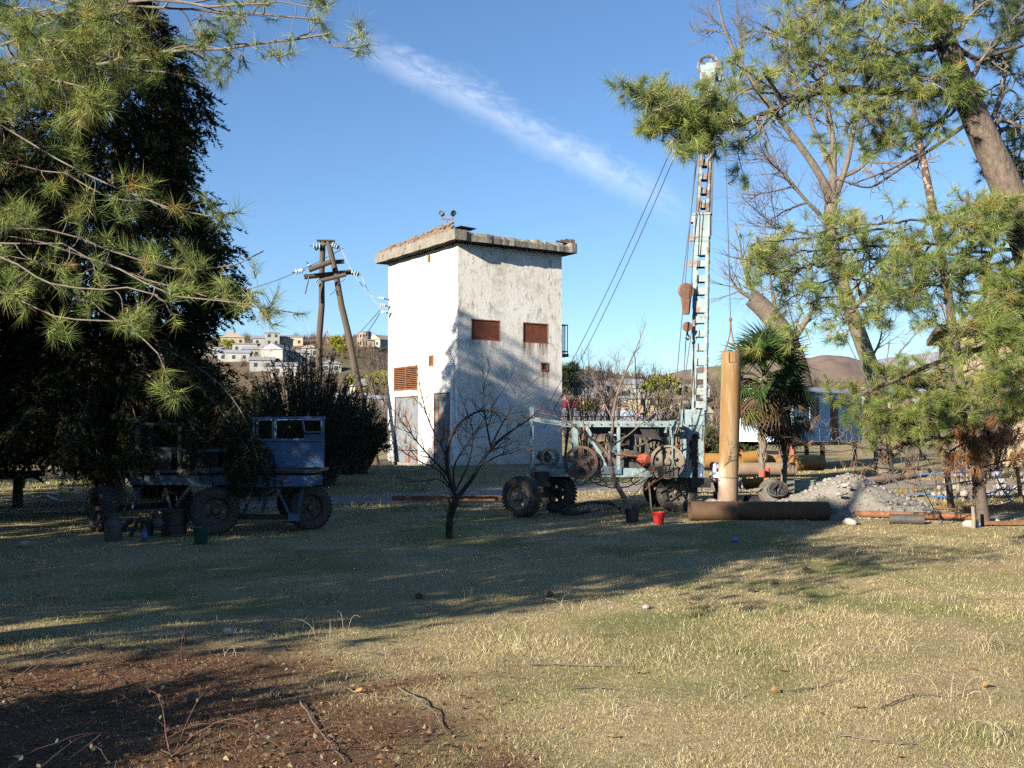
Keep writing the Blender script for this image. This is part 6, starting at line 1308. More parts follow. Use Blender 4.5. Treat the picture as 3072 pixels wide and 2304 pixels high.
for D_, pts in (((14.6, 13.0), [(900, 232), (860, 228), (815, 235), (775, 240), (745, 248)]), ((14.6, 13.2), [(880, 262), (845, 290), (815, 300), (790, 322)]), ((14.6, 13.2), [(900, 290), (870, 300), (845, 312), (830, 325)]), ((14.6, 13.4), [(960, 262), (930, 285), (905, 300), (885, 318)]), ((14.8, 13.8), [(1000, 250), (985, 240), (965, 232), (945, 235)]), ((14.6, 13.0), [(840, 262), (800, 272), (770, 285), (755, 280)]), ((14.9, 14.2), [(905, 60), (880, 40), (850, 25), (825, 30)]), ((14.9, 14.2), [(900, 95), (870, 105), (845, 110), (820, 102)]), ((14.9, 14.2), [(880, 75), (850, 60), (820, 75), (795, 85)]), ((14.9, 14.4), [(930, 90), (905, 75), (885, 60)]), ((14.9, 14.0), [(960, 300), (990, 320), (1015, 330), (1035, 345)]), ((14.9, 14.0), [(1000, 280), (980, 320), (960, 340), (945, 352)])):
    R_l(D_, pts, .025, 9, .8, 5, .12, .70)
for pts in ([(735, 122), (705, 118), (680, 118), (655, 112), (630, 90)], [(720, 126), (690, 140), (668, 145), (655, 148)], [(712, 112), (690, 100), (668, 86), (655, 88)]):
    R_l((13.8, 13.2), pts, .02, 7, .6, 5, .2, .85)
DL = [(pl((15.6, 15.2), (1060, 300), (1024, 336), (975, 350), (932, 364), (896, 380), (868, 392)), .07, 9, .8, 4, .2, .10), (pl((15.6, 16.0), (985, 140), (1000, 118), (1024, 128), (1050, 140)), .05, 5, .8, 4, .2, 0), (pl((15.4, 16.5), (945, 40), (975, 60), (1010, 50), (1040, 40)), .05, 6, 1.0, 4, .2, 0), (pl((15.2, 14.6), (960, 90), (925, 150), (890, 170), (850, 185)), .03, 6, .7, 4, .3, 0), (pl((15.2, 14.4), (972, 120), (930, 150), (905, 165), (870, 190), (840, 180)), .035, 6, .7, 4, .3, .05), (pl((14.2, 14.0), (785, 104), (770, 118), (755, 135), (735, 148), (712, 145)), .015, 6, .55, 4, .2, 0)]
pine('pine_tree', 'big leaning pine on the right with a thick bare trunk and long boughs', RT, [.36, .33, .30, .27, .24, .21, .17, .12, .08], RL, (RT[0][0], RT[0][1], 0), 21, DL, nl=.185, nw=.0056, K=48, d2=.30, crl=.38)

# ---- low pine thicket at the right with dead brown needles
def plq(D, *p): return pl(tuple(np.array(D) + 7.0) if not np.isscalar(D) else D + 7.0, *p)
QT = plq(17.5, (985, 520), (972, 440), (962, 395), (955, 350), (948, 290), (938, 235), (926, 175), (917, 130), (912, 100)); QT[0][2] = -.1
QL = []
for D_, pts, den in (((17.4, 15.8), [(960, 392), (930, 388), (900, 382), (870, 388), (848, 398)], .9), ((17.4, 15.6), [(962, 400), (930, 405), (900, 408), (872, 412), (850, 420)], .85), ((17.4, 15.4), [(966, 410), (990, 395), (1010, 385), (1030, 380)], .9), ((17.4, 15.6), [(966, 405), (940, 395), (918, 385), (905, 372)], .9), ((17.4, 15.2), [(968, 420), (985, 412), (1010, 410), (1035, 412)], .8), ((17.4, 15.6), [(968, 425), (935, 428), (905, 432), (878, 436)], .6), ((17.4, 15.8), [(958, 375), (975, 365), (995, 362), (1020, 368)], .9), ((17.4, 15.0), [(966, 415), (950, 408), (935, 415), (915, 422)], .9)):
    QL.append((plq(D_, *pts), .035, 22, .85, 6, .12, den, GREEN))
QD = [(plq((17.4, 16), (968, 437), (945, 438), (921, 440), (900, 446), (887, 451), (860, 448), (835, 440)), .045, 9, .85, 5, .15, .10), (plq((17.4, 16), (970, 445), (985, 440), (1005, 442), (1030, 438)), .035, 8, .7, 5, .1, .75), (plq((17.3, 15.6), (968, 440), (978, 432), (990, 428), (1000, 436), (1015, 450)), .03, 9, .6, 5, .1, .75), (plq((17.3, 15.8), (968, 442), (955, 448), (945, 456), (960, 466), (975, 462)), .03, 9, .55, 5, .1, .70), (plq((17.2, 16), (972, 455), (940, 462), (905, 470), (875, 468), (850, 460)), .035, 9, .8, 5, .15, .06), (plq((17.3, 16.2), (885, 412), (886, 440), (890, 470), (900, 490)), .035, 7, .7, 4, .1, .08), (plq((17.3, 16), (975, 470), (1000, 462), (1030, 455)), .03, 8, .7, 5, .1, .3), (plq((17.2, 16.4), (978, 480), (950, 484), (920, 486), (900, 480)), .02, 7, .6, 5, .1, .03), (plq((17, 15.8), (940, 425), (955, 430), (970, 440), (985, 452)), .02, 8, .5, 5, .1, .9), (plq((17, 16), (955, 350), (940, 300), (925, 320), (905, 335)), .02, 5, .6, 4, .2, .05), (plq((17.2, 16.2), (860, 432), (830, 428), (806, 420), (790, 405)), .012, 7, .6, 4, .1, .03), (plq((17.2, 16.2), (870, 446), (840, 452), (812, 448), (790, 436)), .012, 7, .6, 4, .1, .10)]
pine('pine_tree', 'slender pine with a peeling trunk, grey dead lower twigs and brown needles', QT, [.15, .13, .12, .11, .10, .095, .085, .07, .04], QL, (QT[0][0], QT[0][1], 0.0), 31, QD, bark='barkd', nl=.22, nw=.008, K=48, d2=.5, dm=2.0)

pk = [o_ for o_ in COL.objects if o_.get('label', '').startswith('slender pine')][0]
mb = MB(); mb.tube(resamp(plq(17.5, (938, 236), (926, 175), (917, 130)), 14), np.linspace(.108, .074, 14), 12); mb.build('peeled_bark', M['peel'], pk, smooth=True)

# ---- conifers with scale sprays
def sprays(r, pos, dr, K, ln, lf, w, pal, flat=.5):
    T = len(pos); dd = unit(dr)[:, None, :]; s = r.random((T, K, 1)); sd = unit(np.cross(dd, unit(r.normal(size=(T, 1, 3))))); up = unit(np.cross(dd, sd))
    sg = np.where(r.random((T, K, 1)) < .5, -1., 1.); L = ln * (.6 + .8 * r.random((T, 1, 1)))
    sag = np.array([0, 0, -1.]) * (s ** 2) * L * .35
    b = pos[:, None, :] + dd * s * L + sag; nd = unit(dd * .75 + sd * sg * (.9 - .4 * s) + up * flat * r.normal(size=(T, K, 1)))
    l2 = lf * (1.15 - .6 * s) * (.6 + .8 * r.random((T, K, 1))); tip = b + nd * l2
    q = unit(np.cross(nd, unit(r.normal(size=(T, K, 3))))); V = np.stack([b - q * w / 2, b + q * w / 2, tip], 2).reshape(-1, 3)
    cols = np.array([c for c, _ in pal]); wt = np.array([x for _, x in pal], float); wt /= wt.sum(); ci = np.repeat(r.choice(len(pal), size=T, p=wt)[:, None], K, 1)
    C = cols[ci] * (.65 + .7 * r.random((T, K, 1))); return V, np.arange(len(V)).reshape(-1, 3), np.repeat(C.reshape(-1, 3), 3, 0)
CYP = [((.020, .028, .012), 5), ((.030, .040, .016), 4), ((.065, .048, .02), 1.8), ((.11, .058, .026), .7)]
def conifer(name, label, base, prof, seed, n, K, ln, lf, w, pal, lim=None, cat='conifer', side=None, extra=None, droop=.35, rtr=.42):
    """prof: list of (z, radius); sprays fill an uneven shell round the trunk"""
    r = np.random.default_rng(seed); t = thing(name, label, cat, base); zt = prof[-1][0]
    wood('trunk', [(resamp([(base[0], base[1], base[2] - .2), (base[0] + .1, base[1], base[2] + zt * .5), (base[0], base[1], base[2] + zt * .95)], 16)[None], np.linspace(rtr, .04, 16)[None], 12)], M['barkd'], t)
    pz = [p_[0] for p_ in prof]; pr = [p_[1] for p_ in prof]
    z = prof[0][0] + (zt - prof[0][0]) * r.random(n * 3); rad = np.interp(z, pz, pr); keep = r.random(n * 3) < rad / max(pr); z, rad = z[keep][:n], rad[keep][:n]; m = len(z)
    a = r.random(m) * 6.283; lump = vnoise(a * 2.6 + 11, z * 1.05, seed) * .75 + vnoise(a * 6.1, z * 2.6, seed + 1) * .4 + .28
    q = rad * np.clip(lump, .22, 1.3) * (.45 + .55 * r.random(m) ** .45)
    pos = np.stack([base[0] + np.cos(a) * q, base[1] + np.sin(a) * q, base[2] + z], -1); dr = np.stack([np.cos(a), np.sin(a), r.normal(-droop, .35, m)], -1) + r.normal(0, .3, (m, 3))
    packs = [sprays(r, pos, dr, K, ln, lf, w, pal)]
    # boughs from trunk to crown
    nb = 60; i = r.integers(0, m, nb); b0 = np.stack([base[0] + 0 * z[i], base[1] + 0 * z[i], base[2] + np.maximum(.8, z[i] - .6)], -1); s = np.linspace(0, 1, 7)[None, :, None]
    bp_ = b0[:, None] * (1 - s) + pos[i][:, None] * s; bp_[:, :, 2] += (np.sin(s[..., 0] * math.pi) * .25); wood('boughs', [(bp_, np.linspace(.05, .012, 7)[None].repeat(nb, 0), 5)], M['barkd'], t)['kind'] = 'stuff'
    if extra: packs += extra(r, t)
    leafobj('foliage', packs, M['leaf'], t)['kind'] = 'stuff'; return t
cb = gp(-10.9, 28.0)
def cyp_extra(r, t):
    out = []; bl = []
    for D_, pts in (((27.0, 21.6), [(120, 330), (170, 350), (215, 378), (240, 405), (254, 440), (258, 462)]), ((27.0, 21.8), [(120, 340), (180, 375), (220, 405), (238, 440), (244, 468)]), ((27, 22.2), [(120, 350), (160, 385), (185, 415), (200, 440)]), ((27, 22.4), [(120, 360), (130, 400), (140, 430), (138, 455)]), ((27, 22.5), [(110, 360), (90, 400), (75, 430), (62, 455)]), ((27, 23), [(110, 370), (60, 395), (30, 415), (10, 430)]), ((27, 21.9), [(120, 345), (200, 385), (228, 420), (250, 452)]), ((27.5, 23.5), [(115, 370), (100, 410), (96, 440), (98, 470)])):
        q = resamp(pl(D_, *pts), 14)[None]; bl.append((q, np.linspace(.03, .008, 14)[None], 6)); a, ra = kids(r, q, bl[-1][1], 24, .15, (.5, 1.1), (30, 75), 6, .15, (0, 0, -.35), (.015, .4)); bl.append((a, ra, 4))
        b = a[:, 1:].reshape(-1, 3); b = np.concatenate([b, b + r.normal(0, .12, b.shape)]); out.append(sprays(r, b, np.tile([0, 0, -1.], (len(b), 1)) + r.normal(0, .45, (len(b), 3)), 26, .42, .13, .026, CYP))
    wood('drooping_boughs', bl, M['barkd'], t)['kind'] = 'stuff'; return out
conifer('cypress_tree', 'huge dark spreading cypress drooping over the trailer', cb, [(1.6, 1.6), (2.4, 3.2), (3.6, 3.3), (4.4, 2.2), (5.2, 2.4), (6.2, 3.4), (7.0, 3.3), (8.2, 2.6), (9.5, 2.3), (10.8, 2.4), (12.0, 1.9), (13.6, 1.1), (15.0, .2)], 41, 8600, 36, .55, .17, .042, CYP, cat='cypress', extra=cyp_extra)
dup([o_ for o_ in COL.objects if o_.name == 'cypress_tree'][0], gp(-15.2, 29.0), 2.2, 'second dark cypress at the far left edge behind the spreading one', .8)
# conifers beyond the left edge of the picture; they shade the trailer, the yard and the tower foot
SH = [((-19.0, 15.2), 17.0, 5.0, 'tall dense cypress beyond the left edge shading the trailer', 51), ((-19.2, 24.4), 16.6, 4.8, 'broad based pointed conifer beyond the left edge shading the tower foot', 52), ((-15.5, 5.6), 11.8, 3.3, 'conifer beyond the left edge nearest the camera', 55), ((-14.3, 10.9), 10.9, 3.5, 'medium conifer beyond the left edge next to the pine', 53)]
for (x, y), H, rd, lab, sd in SH:
    conifer('conifer_tree', lab, gp(x, y), [(.8, rd * .75), (H * .2, rd), (H * .45, rd * .78), (H * .7, rd * .5), (H * .88, rd * .24), (H, .05)], sd, 1250 if sd == 55 else 2600, 20, .9, .34, .075, CYP, cat='conifer')

for k_, (x, y) in enumerate(((-30, 10), (-33, 24))):  # extra conifers added out of view to cut sky light on the yard
    lab = ['conifer far beyond the left edge in line with the brown patch', 'conifer far beyond the left edge in line with the fence', 'conifer behind the camera to the far left', 'conifer behind the camera to the left'][k_]
    src = [o_ for o_ in COL.objects if o_.name == 'conifer_tree'][0]; dup(src, gp(x, y) * (1, 1, 0), k_ * 1.1, lab, .9)
# ---- evergreen shrubs left of the tower
SHR = [((.022, .034, .014), 4), ((.035, .050, .018), 3), ((.055, .065, .025), 1.2)]
def shrub(label, c, rx, h, ns_, seed, lw=(.15, .032), nlf=46, pal=SHR, name='evergreen_shrub'):
    r = np.random.default_rng(seed); t = thing(name, label, 'shrub', c); c = np.asarray(c, float)
    a = r.random(ns_) * 6.283; q = np.sqrt(r.random(ns_)); tipx = np.cos(a) * q * rx; tipy = np.sin(a) * q * rx * .8; hh = h * (1 - .55 * q ** 2) * (.6 + .45 * r.random(ns_))
    s = np.linspace(0, 1, 8)[None, :, None]; b0 = np.stack([c[0] + tipx * .3, c[1] + tipy * .3, 0 * a + c[2]], -1); e = np.stack([c[0] + tipx, c[1] + tipy, c[2] + hh], -1)
    p_ = b0[:, None] * (1 - s) + e[:, None] * s; p_[:, :, 2] += np.sin(s[..., 0] * math.pi) * .3; p_ += r.normal(0, .04, p_.shape)
    wood('stems', [(p_, np.linspace(.03, .007, 8)[None].repeat(ns_, 0), 4)], M['barkd'], t)['kind'] = 'stuff'
    f = (.30 + .70 * r.random((ns_, nlf)) ** .8) * 7; i = np.minimum(f.astype(int), 6); w = (f - i)[..., None]; bi = np.arange(ns_)[:, None]; lp = p_[bi, i] * (1 - w) + p_[bi, i + 1] * w; tg = unit(p_[bi, i + 1] - p_[bi, i])
    nd = unit(tg * .7 + unit(r.normal(size=lp.shape)) * .9); L = lw[0] * (.6 + .7 * r.random((ns_, nlf, 1))); sd = unit(np.cross(nd, unit(r.normal(size=lp.shape)))) * lw[1] / 2
    m_ = lp + nd * L * .45; V = np.stack([lp, m_ - sd, lp + nd * L, m_ + sd], 2).reshape(-1, 3); n = ns_ * nlf; I = np.arange(n)[:, None] * 4; T = np.concatenate([I + [0, 1, 2], I + [0, 2, 3]], 1).reshape(-1, 3)
    cols = np.array([k[0] for k in pal]); wt = np.array([k[1] for k in pal], float); wt /= wt.sum(); C = np.repeat((cols[r.choice(len(pal), n, p=wt)] * (.7 + .6 * r.random((n, 1)))), 4, 0)
    leafobj('leaves', [(V, T, C)], M['leaf'], t)['kind'] = 'stuff'; return t
shrub('tall dark evergreen shrub with upright leafy shoots before the power pole', gp(-7.2, 36.0), 2.9, 4.9, 520, 61, nlf=62); shrub('dark evergreen shrub at the left corner of the tower', gp(-6.2, 40.0), 1.7, 3.2, 300, 62, nlf=55); shrub('low dark evergreen shrub behind the trailer cab', gp(-8.6, 33.5), 2.6, 3.5, 380, 63, nlf=58); shrub('dark leafy shrub behind the trailer platform', gp(-11.2, 33), 2.0, 2.6, 200, 64, nlf=45)
shrub('evergreen shrub beyond the left edge shading the brown patch', gp(-6.3, 4.6), 1.5, 2.5, 240, 67, nlf=50)  # unseen shrub, added and sized to throw shade on the brown patch
shrub('green bush between the mast and the standing pipe', gp(7.6, 43.5), 1.3, 2.4, 160, 65, nlf=50, pal=[((.07, .085, .03), 3), ((.10, .11, .045), 2), ((.045, .06, .022), 2)]); shrub('ivy green bush behind the palm', gp(9.4, 44.5), 1.4, 2.2, 150, 66, nlf=50, pal=[((.05, .085, .02), 3), ((.08, .11, .03), 2)])

# ---- bare winter trees
def bare(name, label, mains, base, seed, lv, mt='twig', cat='bare tree', group=None, tmt=None):
    """mains: list of (points, r0, r1); lv: list of (K, Lmin, Lmax, ang0, ang1, n, curl, trop, rk, rend)"""
    r = np.random.default_rng(seed); t = thing(name, label, cat, base, group=group); bl = []; cur = []
    for pts, r0, r1 in mains: q = resamp(pts, 20)[None]; rad = np.linspace(r0, r1, 20)[None]; cur.append((q, rad)); bl.append((q, rad, 8))
    q = np.concatenate([c[0] for c in cur]); rad = np.concatenate([c[1] for c in cur]); tw = []
    for i, (K, l0, l1, a0, a1, n, curl, trop, rk, rend) in enumerate(lv):
        q, rad = kids(r, q, rad, K, .25 if i == 0 else .15, (l0, l1), (a0, a1), n, curl, trop, (rk, rend)); tw.append((q, rad, 5 if i == 0 else (4 if i == 1 else 3)))
    wood('trunk', bl, M[tmt or mt], t); wood('twigs', tw, M[mt], t)['kind'] = 'stuff'; return t
# sapling in front of the tower
SD = 21.7; b0 = P(449, 537, SD)
ms = [(pl(SD, (449, 539), (449.5, 520), (452, 508), (456, 498)), .075, .06), (pl((SD, SD - .5), (456, 499), (454, 490), (447, 474), (446, 452), (449, 440), (457, 424), (470, 414), (483, 409), (496, 409), (507, 416), (513, 424)), .05, .008), (pl((SD, SD + .4), (456, 499), (460, 494), (473, 479), (479, 465), (491, 448), (500, 439), (517, 427), (531, 418), (547, 402)), .05, .008), (pl((SD, SD + .3), (491, 448), (485, 417), (483, 396), (484, 384), (490, 368)), .022, .005), (pl((SD, SD + .6), (446, 455), (437, 439), (427, 417), (420, 388), (416, 362)), .02, .004), (pl((SD, SD - .6), (447, 474), (429, 456), (414, 438), (397, 414), (390, 406)), .024, .004), (pl((SD, SD + .5), (456, 498), (452, 466), (470, 440), (500, 395), (515, 370)), .022, .004), (pl((SD, SD - .4), (456, 497), (440, 470), (420, 462), (402, 452), (390, 440)), .018, .004), (pl((SD, SD - .7), (478, 466), (500, 455), (520, 446), (545, 452), (556, 462)), .018, .004), (pl((SD, SD + .2), (491, 446), (505, 418), (520, 395), (540, 375)), .018, .004), (pl((SD, SD - .3), (455, 492), (470, 462), (474, 430), (462, 400), (455, 380)), .02, .004), (pl((SD, SD - .5), (458, 495), (438, 478), (415, 482), (395, 478)), .014, .004)]
bare('sapling', 'bare twiggy sapling standing in front of the white tower', ms, b0 * (1, 1, 0), 71, [(13, .35, 1.0, 25, 65, 8, .13, (0, 0, .10), .011, .3), (5, .15, .45, 25, 65, 5, .15, (0, 0, .08), .005, .5)], 'twigd', 'bare tree')
SE = 25.6
ms = [(pl(SE, (633, 524), (631, 512), (626, 500), (618, 488), (613, 476), (610, 462), (609, 452)), .075, .05), (pl((SE, SE - .4), (609, 456), (600, 445), (588, 436), (575, 425), (560, 418), (545, 412)), .045, .006), (pl((SE, SE + .3), (609, 454), (612, 440), (613, 420), (614, 405), (620, 385), (630, 362), (640, 340), (646, 322)), .045, .006), (pl((SE, SE + .6), (613, 420), (605, 405), (597, 388), (590, 370)), .02, .004), (pl((SE, SE - .2), (612, 445), (625, 438), (640, 425), (655, 412), (675, 405), (690, 395)), .022, .004), (pl((SE, SE), (618, 488), (605, 483), (596, 474), (588, 460)), .016, .004), (pl((SE, SE), (630, 500), (640, 488), (650, 475)), .012, .003), (pl((SE, SE + .4), (614, 400), (622, 388), (632, 378), (645, 372)), .014, .003)]
bare('sapling', 'bare sapling with a pale mossy trunk in front of the rig', ms, gp(3.0, 25.6), 72, [(9, .35, 1.2, 20, 55, 8, .10, (0, 0, .14), .010, .3), (4, .15, .5, 25, 60, 5, .13, (0, 0, .08), .005, .5)], 'twig', 'bare tree')
# big bare tree on the right
TD_ = 38.0
ms = [(pl(TD_, (885, 480), (879, 400), (873, 372), (856, 326), (842, 285), (833, 259), (829, 222), (832, 193)), .36, .24), (pl((TD_, 37), (832, 200), (819, 172), (800, 145), (776, 115), (755, 85), (735, 55), (722, 25), (715, -20)), .17, .02), (pl((TD_, 38.5), (832, 193), (834, 152), (832, 133), (826, 100), (820, 50), (815, -10)), .16, .02), (pl((TD_, 37.5), (833, 205), (850, 155), (852, 128), (862, 106), (880, 60), (890, 10)), .13, .02), (pl((TD_, 37), (828, 222), (805, 200), (790, 180), (770, 160), (748, 150)), .09, .015), (pl((TD_, 37.2), (836, 180), (810, 120), (795, 80), (775, 40), (765, 0)), .10, .015), (pl((TD_, 38), (850, 310), (862, 300), (870, 288), (878, 282)), .10, .06), (pl((TD_, 37), (833, 240), (800, 232), (770, 225), (752, 205)), .06, .012), (pl((TD_, 37.6), (834, 180), (860, 170), (885, 140), (905, 95)), .08, .012), (pl((TD_, 37), (838, 268), (815, 262), (790, 275), (775, 300)), .05, .01)]
bare('bare_tree', 'tall bare winter tree with spreading limbs behind the right pines', ms, gp(13.7, 38), 73, [(11, 1.4, 3.6, 25, 60, 9, .10, (0, 0, .09), .045, .3), (8, .7, 1.8, 25, 60, 7, .12, (0, 0, .06), .016, .4), (5, .35, .9, 25, 60, 4, .14, (0, 0, .03), .0085, .6)], 'twig', 'bare tree', tmt='barkg')
TE = 46.0
ms = [(pl(TE, (806, 440), (800, 380), (790, 345), (778, 325), (764, 308), (752, 298)), .62, .42), (pl((TE, 45), (764, 310), (750, 285), (742, 262), (740, 240)), .16, .03), (pl(TE, (790, 345), (803, 325), (815, 308)), .18, .1), (pl((TE, 46), (778, 325), (772, 290), (768, 262)), .13, .03), (pl((TE, 46), (752, 298), (738, 290), (728, 275)), .12, .03)]
bare('bare_tree', 'thick pollarded trunk with thin upright shoots behind the palm', ms, gp(13.1, 46), 74, [(9, 1.0, 2.6, 25, 70, 8, .10, (0, 0, .22), .03, .3), (5, .5, 1.3, 20, 55, 6, .10, (0, 0, .12), .012, .5)], 'twig', 'bare tree', tmt='barkg')
# bare shrubs: three kinds, set about behind the yard
proto = []
for k in range(3):
    r = np.random.default_rng(200 + k); ms = []
    for i in range(7): a = r.random() * 6.28; e = np.array([math.cos(a) * (.5 + .8 * r.random()), math.sin(a) * .8, 2.2 + 1.8 * r.random()]); ms.append(([(math.cos(a) * .1, math.sin(a) * .1, -.1), e * (.45, .45, .55), e], .03, .006))
    proto.append(bare('bare_shrub', 'x', ms, (0, 0, 0), 210 + k, [(8, .6, 1.6, 20, 50, 7, .10, (0, 0, .12), .012, .4), (6, .3, .8, 20, 55, 4, .12, (0, 0, .06), .007, .6)], 'twig', 'bare shrub', 'bare shrubs behind the yard'))
spots = [(3.4, 47, 1.15, 'bare brown shrub just right of the tower foot'), (5.0, 50, 1.3, 'bare shrub behind the left half of the rig'), (6.4, 46, 1.1, 'bare shrub behind the rig centre post'), (8.4, 52, 1.5, 'tall bare shrub behind the rig mast'), (4.2, 58, 1.6, 'taller bare shrub far behind the rig'), (7.4, 60, 1.6, 'far bare shrub behind the rig winch'), (11.2, 55, 1.5, 'bare shrub showing left of the wagon roof'), (2.6, 53, 1.2, 'bare shrub close behind the tower right edge'), (15.6, 36, 1.2, 'bare shrub in front of the cream house'), (17.6, 38, 1.4, 'bare shrub at the cream house corner'), (19.5, 35, 1.3, 'bare shrub near the right edge by the rubble wall'), (16.6, 31, .8, 'low bare shrub behind the dead pine twigs'), (-5.6, 52, 1.2, 'bare shrub between the pole and the tower'), (-6.6, 56, 1.5, 'bare shrub behind the leaning pole leg'), (-15.5, 41, 1.1, 'bare shrub behind the wire fence at the far left'), (-18.5, 43, 1.3, 'second bare shrub behind the wire fence'), (-12.6, 43, 1.3, 'bare shrub seen through the trailer frame'), (-9.8, 45, 1.4, 'bare shrub behind the trailer cab'), (13.0, 49, 1.3, 'bare shrub right behind the wagon'), (12.2, 29.5, .5, 'low bare bush right of the gravel heap'), (13.6, 30.5, .6, 'low bare bush behind the thin brown pipe'), (14.6, 29.3, .55, 'low bare bush beside the grey pole'), (12.9, 33.5, .7, 'bare bush in front of the tall bare tree'), (17.5, 33.5, .9, 'bare bush before the rubble wall'), (10.0, 62, 1.6, 'far bare shrub left of the palm'), (6.0, 70, 1.8, 'farthest bare shrub over the rig')]
for i, (x, y, s, lab) in enumerate(spots):
    pr_ = proto[i % 3]; 
    if i < 3: pr_.location = tuple(gp(x, y)); pr_['label'] = lab; pr_.scale = (s,) * 3; pr_.rotation_euler = (0, 0, i * 1.3)
    else: dup(pr_, gp(x, y), i * 1.7, lab, s)

# ---- palm: each frond is a leaf of its own
def frond_mesh(seed, cols, L, nseg, fold, name):
    r = np.random.default_rng(seed); V = []; T = []; C = []; k = 0
    pt = np.linspace(0, 1, 5); st = np.stack([pt * .62, 0 * pt, .10 * np.sin(pt * 2) - .05 * pt], -1); v, q = tubes(st[None], np.linspace(.013, .008, 5)[None], 5)
    for f in q: T += [(f[0], f[1], f[2]), (f[0], f[2], f[3])]
    V += v.tolist(); C += [(.11, .14, .05)] * len(v); k = len(V); o_ = np.array([.62, 0, st[-1][2]])
    for i in range(nseg):
        a = R(-118 + 236 * i / (nseg - 1)); d = np.array([math.cos(a), math.sin(a), fold * abs(math.sin(a)) + r.normal(0, .05)]); l = L * (.75 + .25 * math.cos(a * .6)) * (.9 + .2 * r.random()); s = np.cross(d, (0, 0, 1)); s = nrm(s) * .021; m_ = o_ + d * l * .5 + np.array([0, 0, .012]); e = o_ + d * l + np.array([0, 0, -.10 - .12 * r.random()])
        V += [o_.tolist(), (m_ - s).tolist(), (m_ + s).tolist(), e.tolist()]; T += [(k, k + 1, k + 2), (k + 1, k + 3, k + 2)]; c = np.array(cols) * (.75 + .5 * r.random()); C += [c.tolist()] * 4; k += 4
    return npmesh(name, V, T, M['leaf'], np.array(C))
FG = [frond_mesh(300 + i, (.035, .065, .018), .62, 30, -.15, 'frond') for i in range(3)]; FY = [frond_mesh(310, (.10, .125, .03), .6, 28, -.1, 'frond')]; FD = [frond_mesh(320 + i, (.10, .068, .038), .55, 24, -.5, 'dead_frond') for i in range(2)]
def palm(label, base, H, sc, n, seed):
    r = np.random.default_rng(seed); t = thing('palm_tree', label, 'palm', base); base = np.asarray(base, float); mb = MB(); nn_ = 26; pts = np.stack([np.linspace(0, .12, nn_), 0 * np.linspace(0, 1, nn_), np.linspace(-.1, H, nn_)], -1); mb.tube(pts, [.10 + .012 * (i % 2) + .02 * (i / nn_) for i in range(nn_)], 12); tr_ = mb.build('trunk', M['barkg'], t, local=True)
    mb = MB()
    for i in range(90): a = r.random() * 6.28; z = H * (.25 + .73 * r.random()); d = np.array([math.cos(a), math.sin(a), .0]); c = np.array([.12 * z / H, 0, z]) + d * .11; mb.box(c + (0, 0, .07) + d * .03, (.05, .018, .2), frame=(np.cross(d, (0, 0, 1)), nrm(d - np.array([0, 0, .3])), nrm(np.array([0, 0, 1]) + d * .35)))
    mb.build('fibre_sheaths', M['wood'], tr_, local=True, kind='stuff'); 
    for i in range(n):
        f = i / n; el = 75 - 150 * f + r.normal(0, 9); me = (FG[i % 3] if f < .60 else FD[i % 2]) if r.random() > .06 else FY[0]
        o = link(me.name.split('.')[0], me, t); o.location = (.12, 0, H - .25 * f); o.rotation_euler = (r.normal(0, .4), -R(el), i * 2.39996 + r.normal(0, .15)); s = sc * (.85 + .3 * r.random()); o.scale = (s, s, s)
    return t
palm('fan palm with a ragged trunk and full crown right of the standing pipe', gp(8.25, 34.2), 3.85, 1.55, 60, 5); palm('smaller fan palm with drooping fronds in front of the blue wagon', gp(9.35, 35.6), 2.75, 1.15, 38, 6)

# ---- hillside trees and scrub
def crown_tree(name, label, cat, p_, w_, h_, pal, seed, group=None, n=260, shape='round'):
    r = np.random.default_rng(seed); t = thing(name, label, cat, p_, group=group); p_ = np.asarray(p_, float)
    wood('trunk', [(np.array([p_ - (0, 0, .5), p_ + (0, 0, h_ * .3), p_ + (0.1, 0, h_ * .7)])[None], np.array([[.25, .2, .08]]), 6)], M['barkd'], t)
    d = unit(r.normal(size=(n, 3))); q = r.random(n) ** .4 * (.65 + .5 * r.random(n))
    if shape == 'round': pos = p_ + d * q[:, None] * np.array([w_ / 2, w_ / 2, h_ * .38]) + np.array([0, 0, h_ * .6])
    else: z = r.random(n); rr2 = w_ / 2 * np.clip(np.minimum(1.15 * (1 - z) + .06, z * 3 + .5), 0, 1) * (.75 + .4 * r.random(n)); a = r.random(n) * 6.28; pos = p_ + np.stack([np.cos(a) * rr2, np.sin(a) * rr2, z * h_], -1)
    leafobj('crown', [tufts(r, pos, d + np.array([0, 0, .3]), 12, (.5 * h_ / 6, 1.1 * h_ / 6), .28 * h_ / 6, pal, (20, 90), .3)], M['leaf'], t)['kind'] = 'stuff'; return t
YEL = [((.36, .34, .03), 4), ((.28, .28, .04), 3), ((.18, .20, .05), 2)]; DK = [((.03, .045, .02), 4), ((.045, .06, .028), 2)]; OLV = [((.07, .085, .035), 3), ((.10, .105, .05), 2), ((.14, .11, .06), 1)]
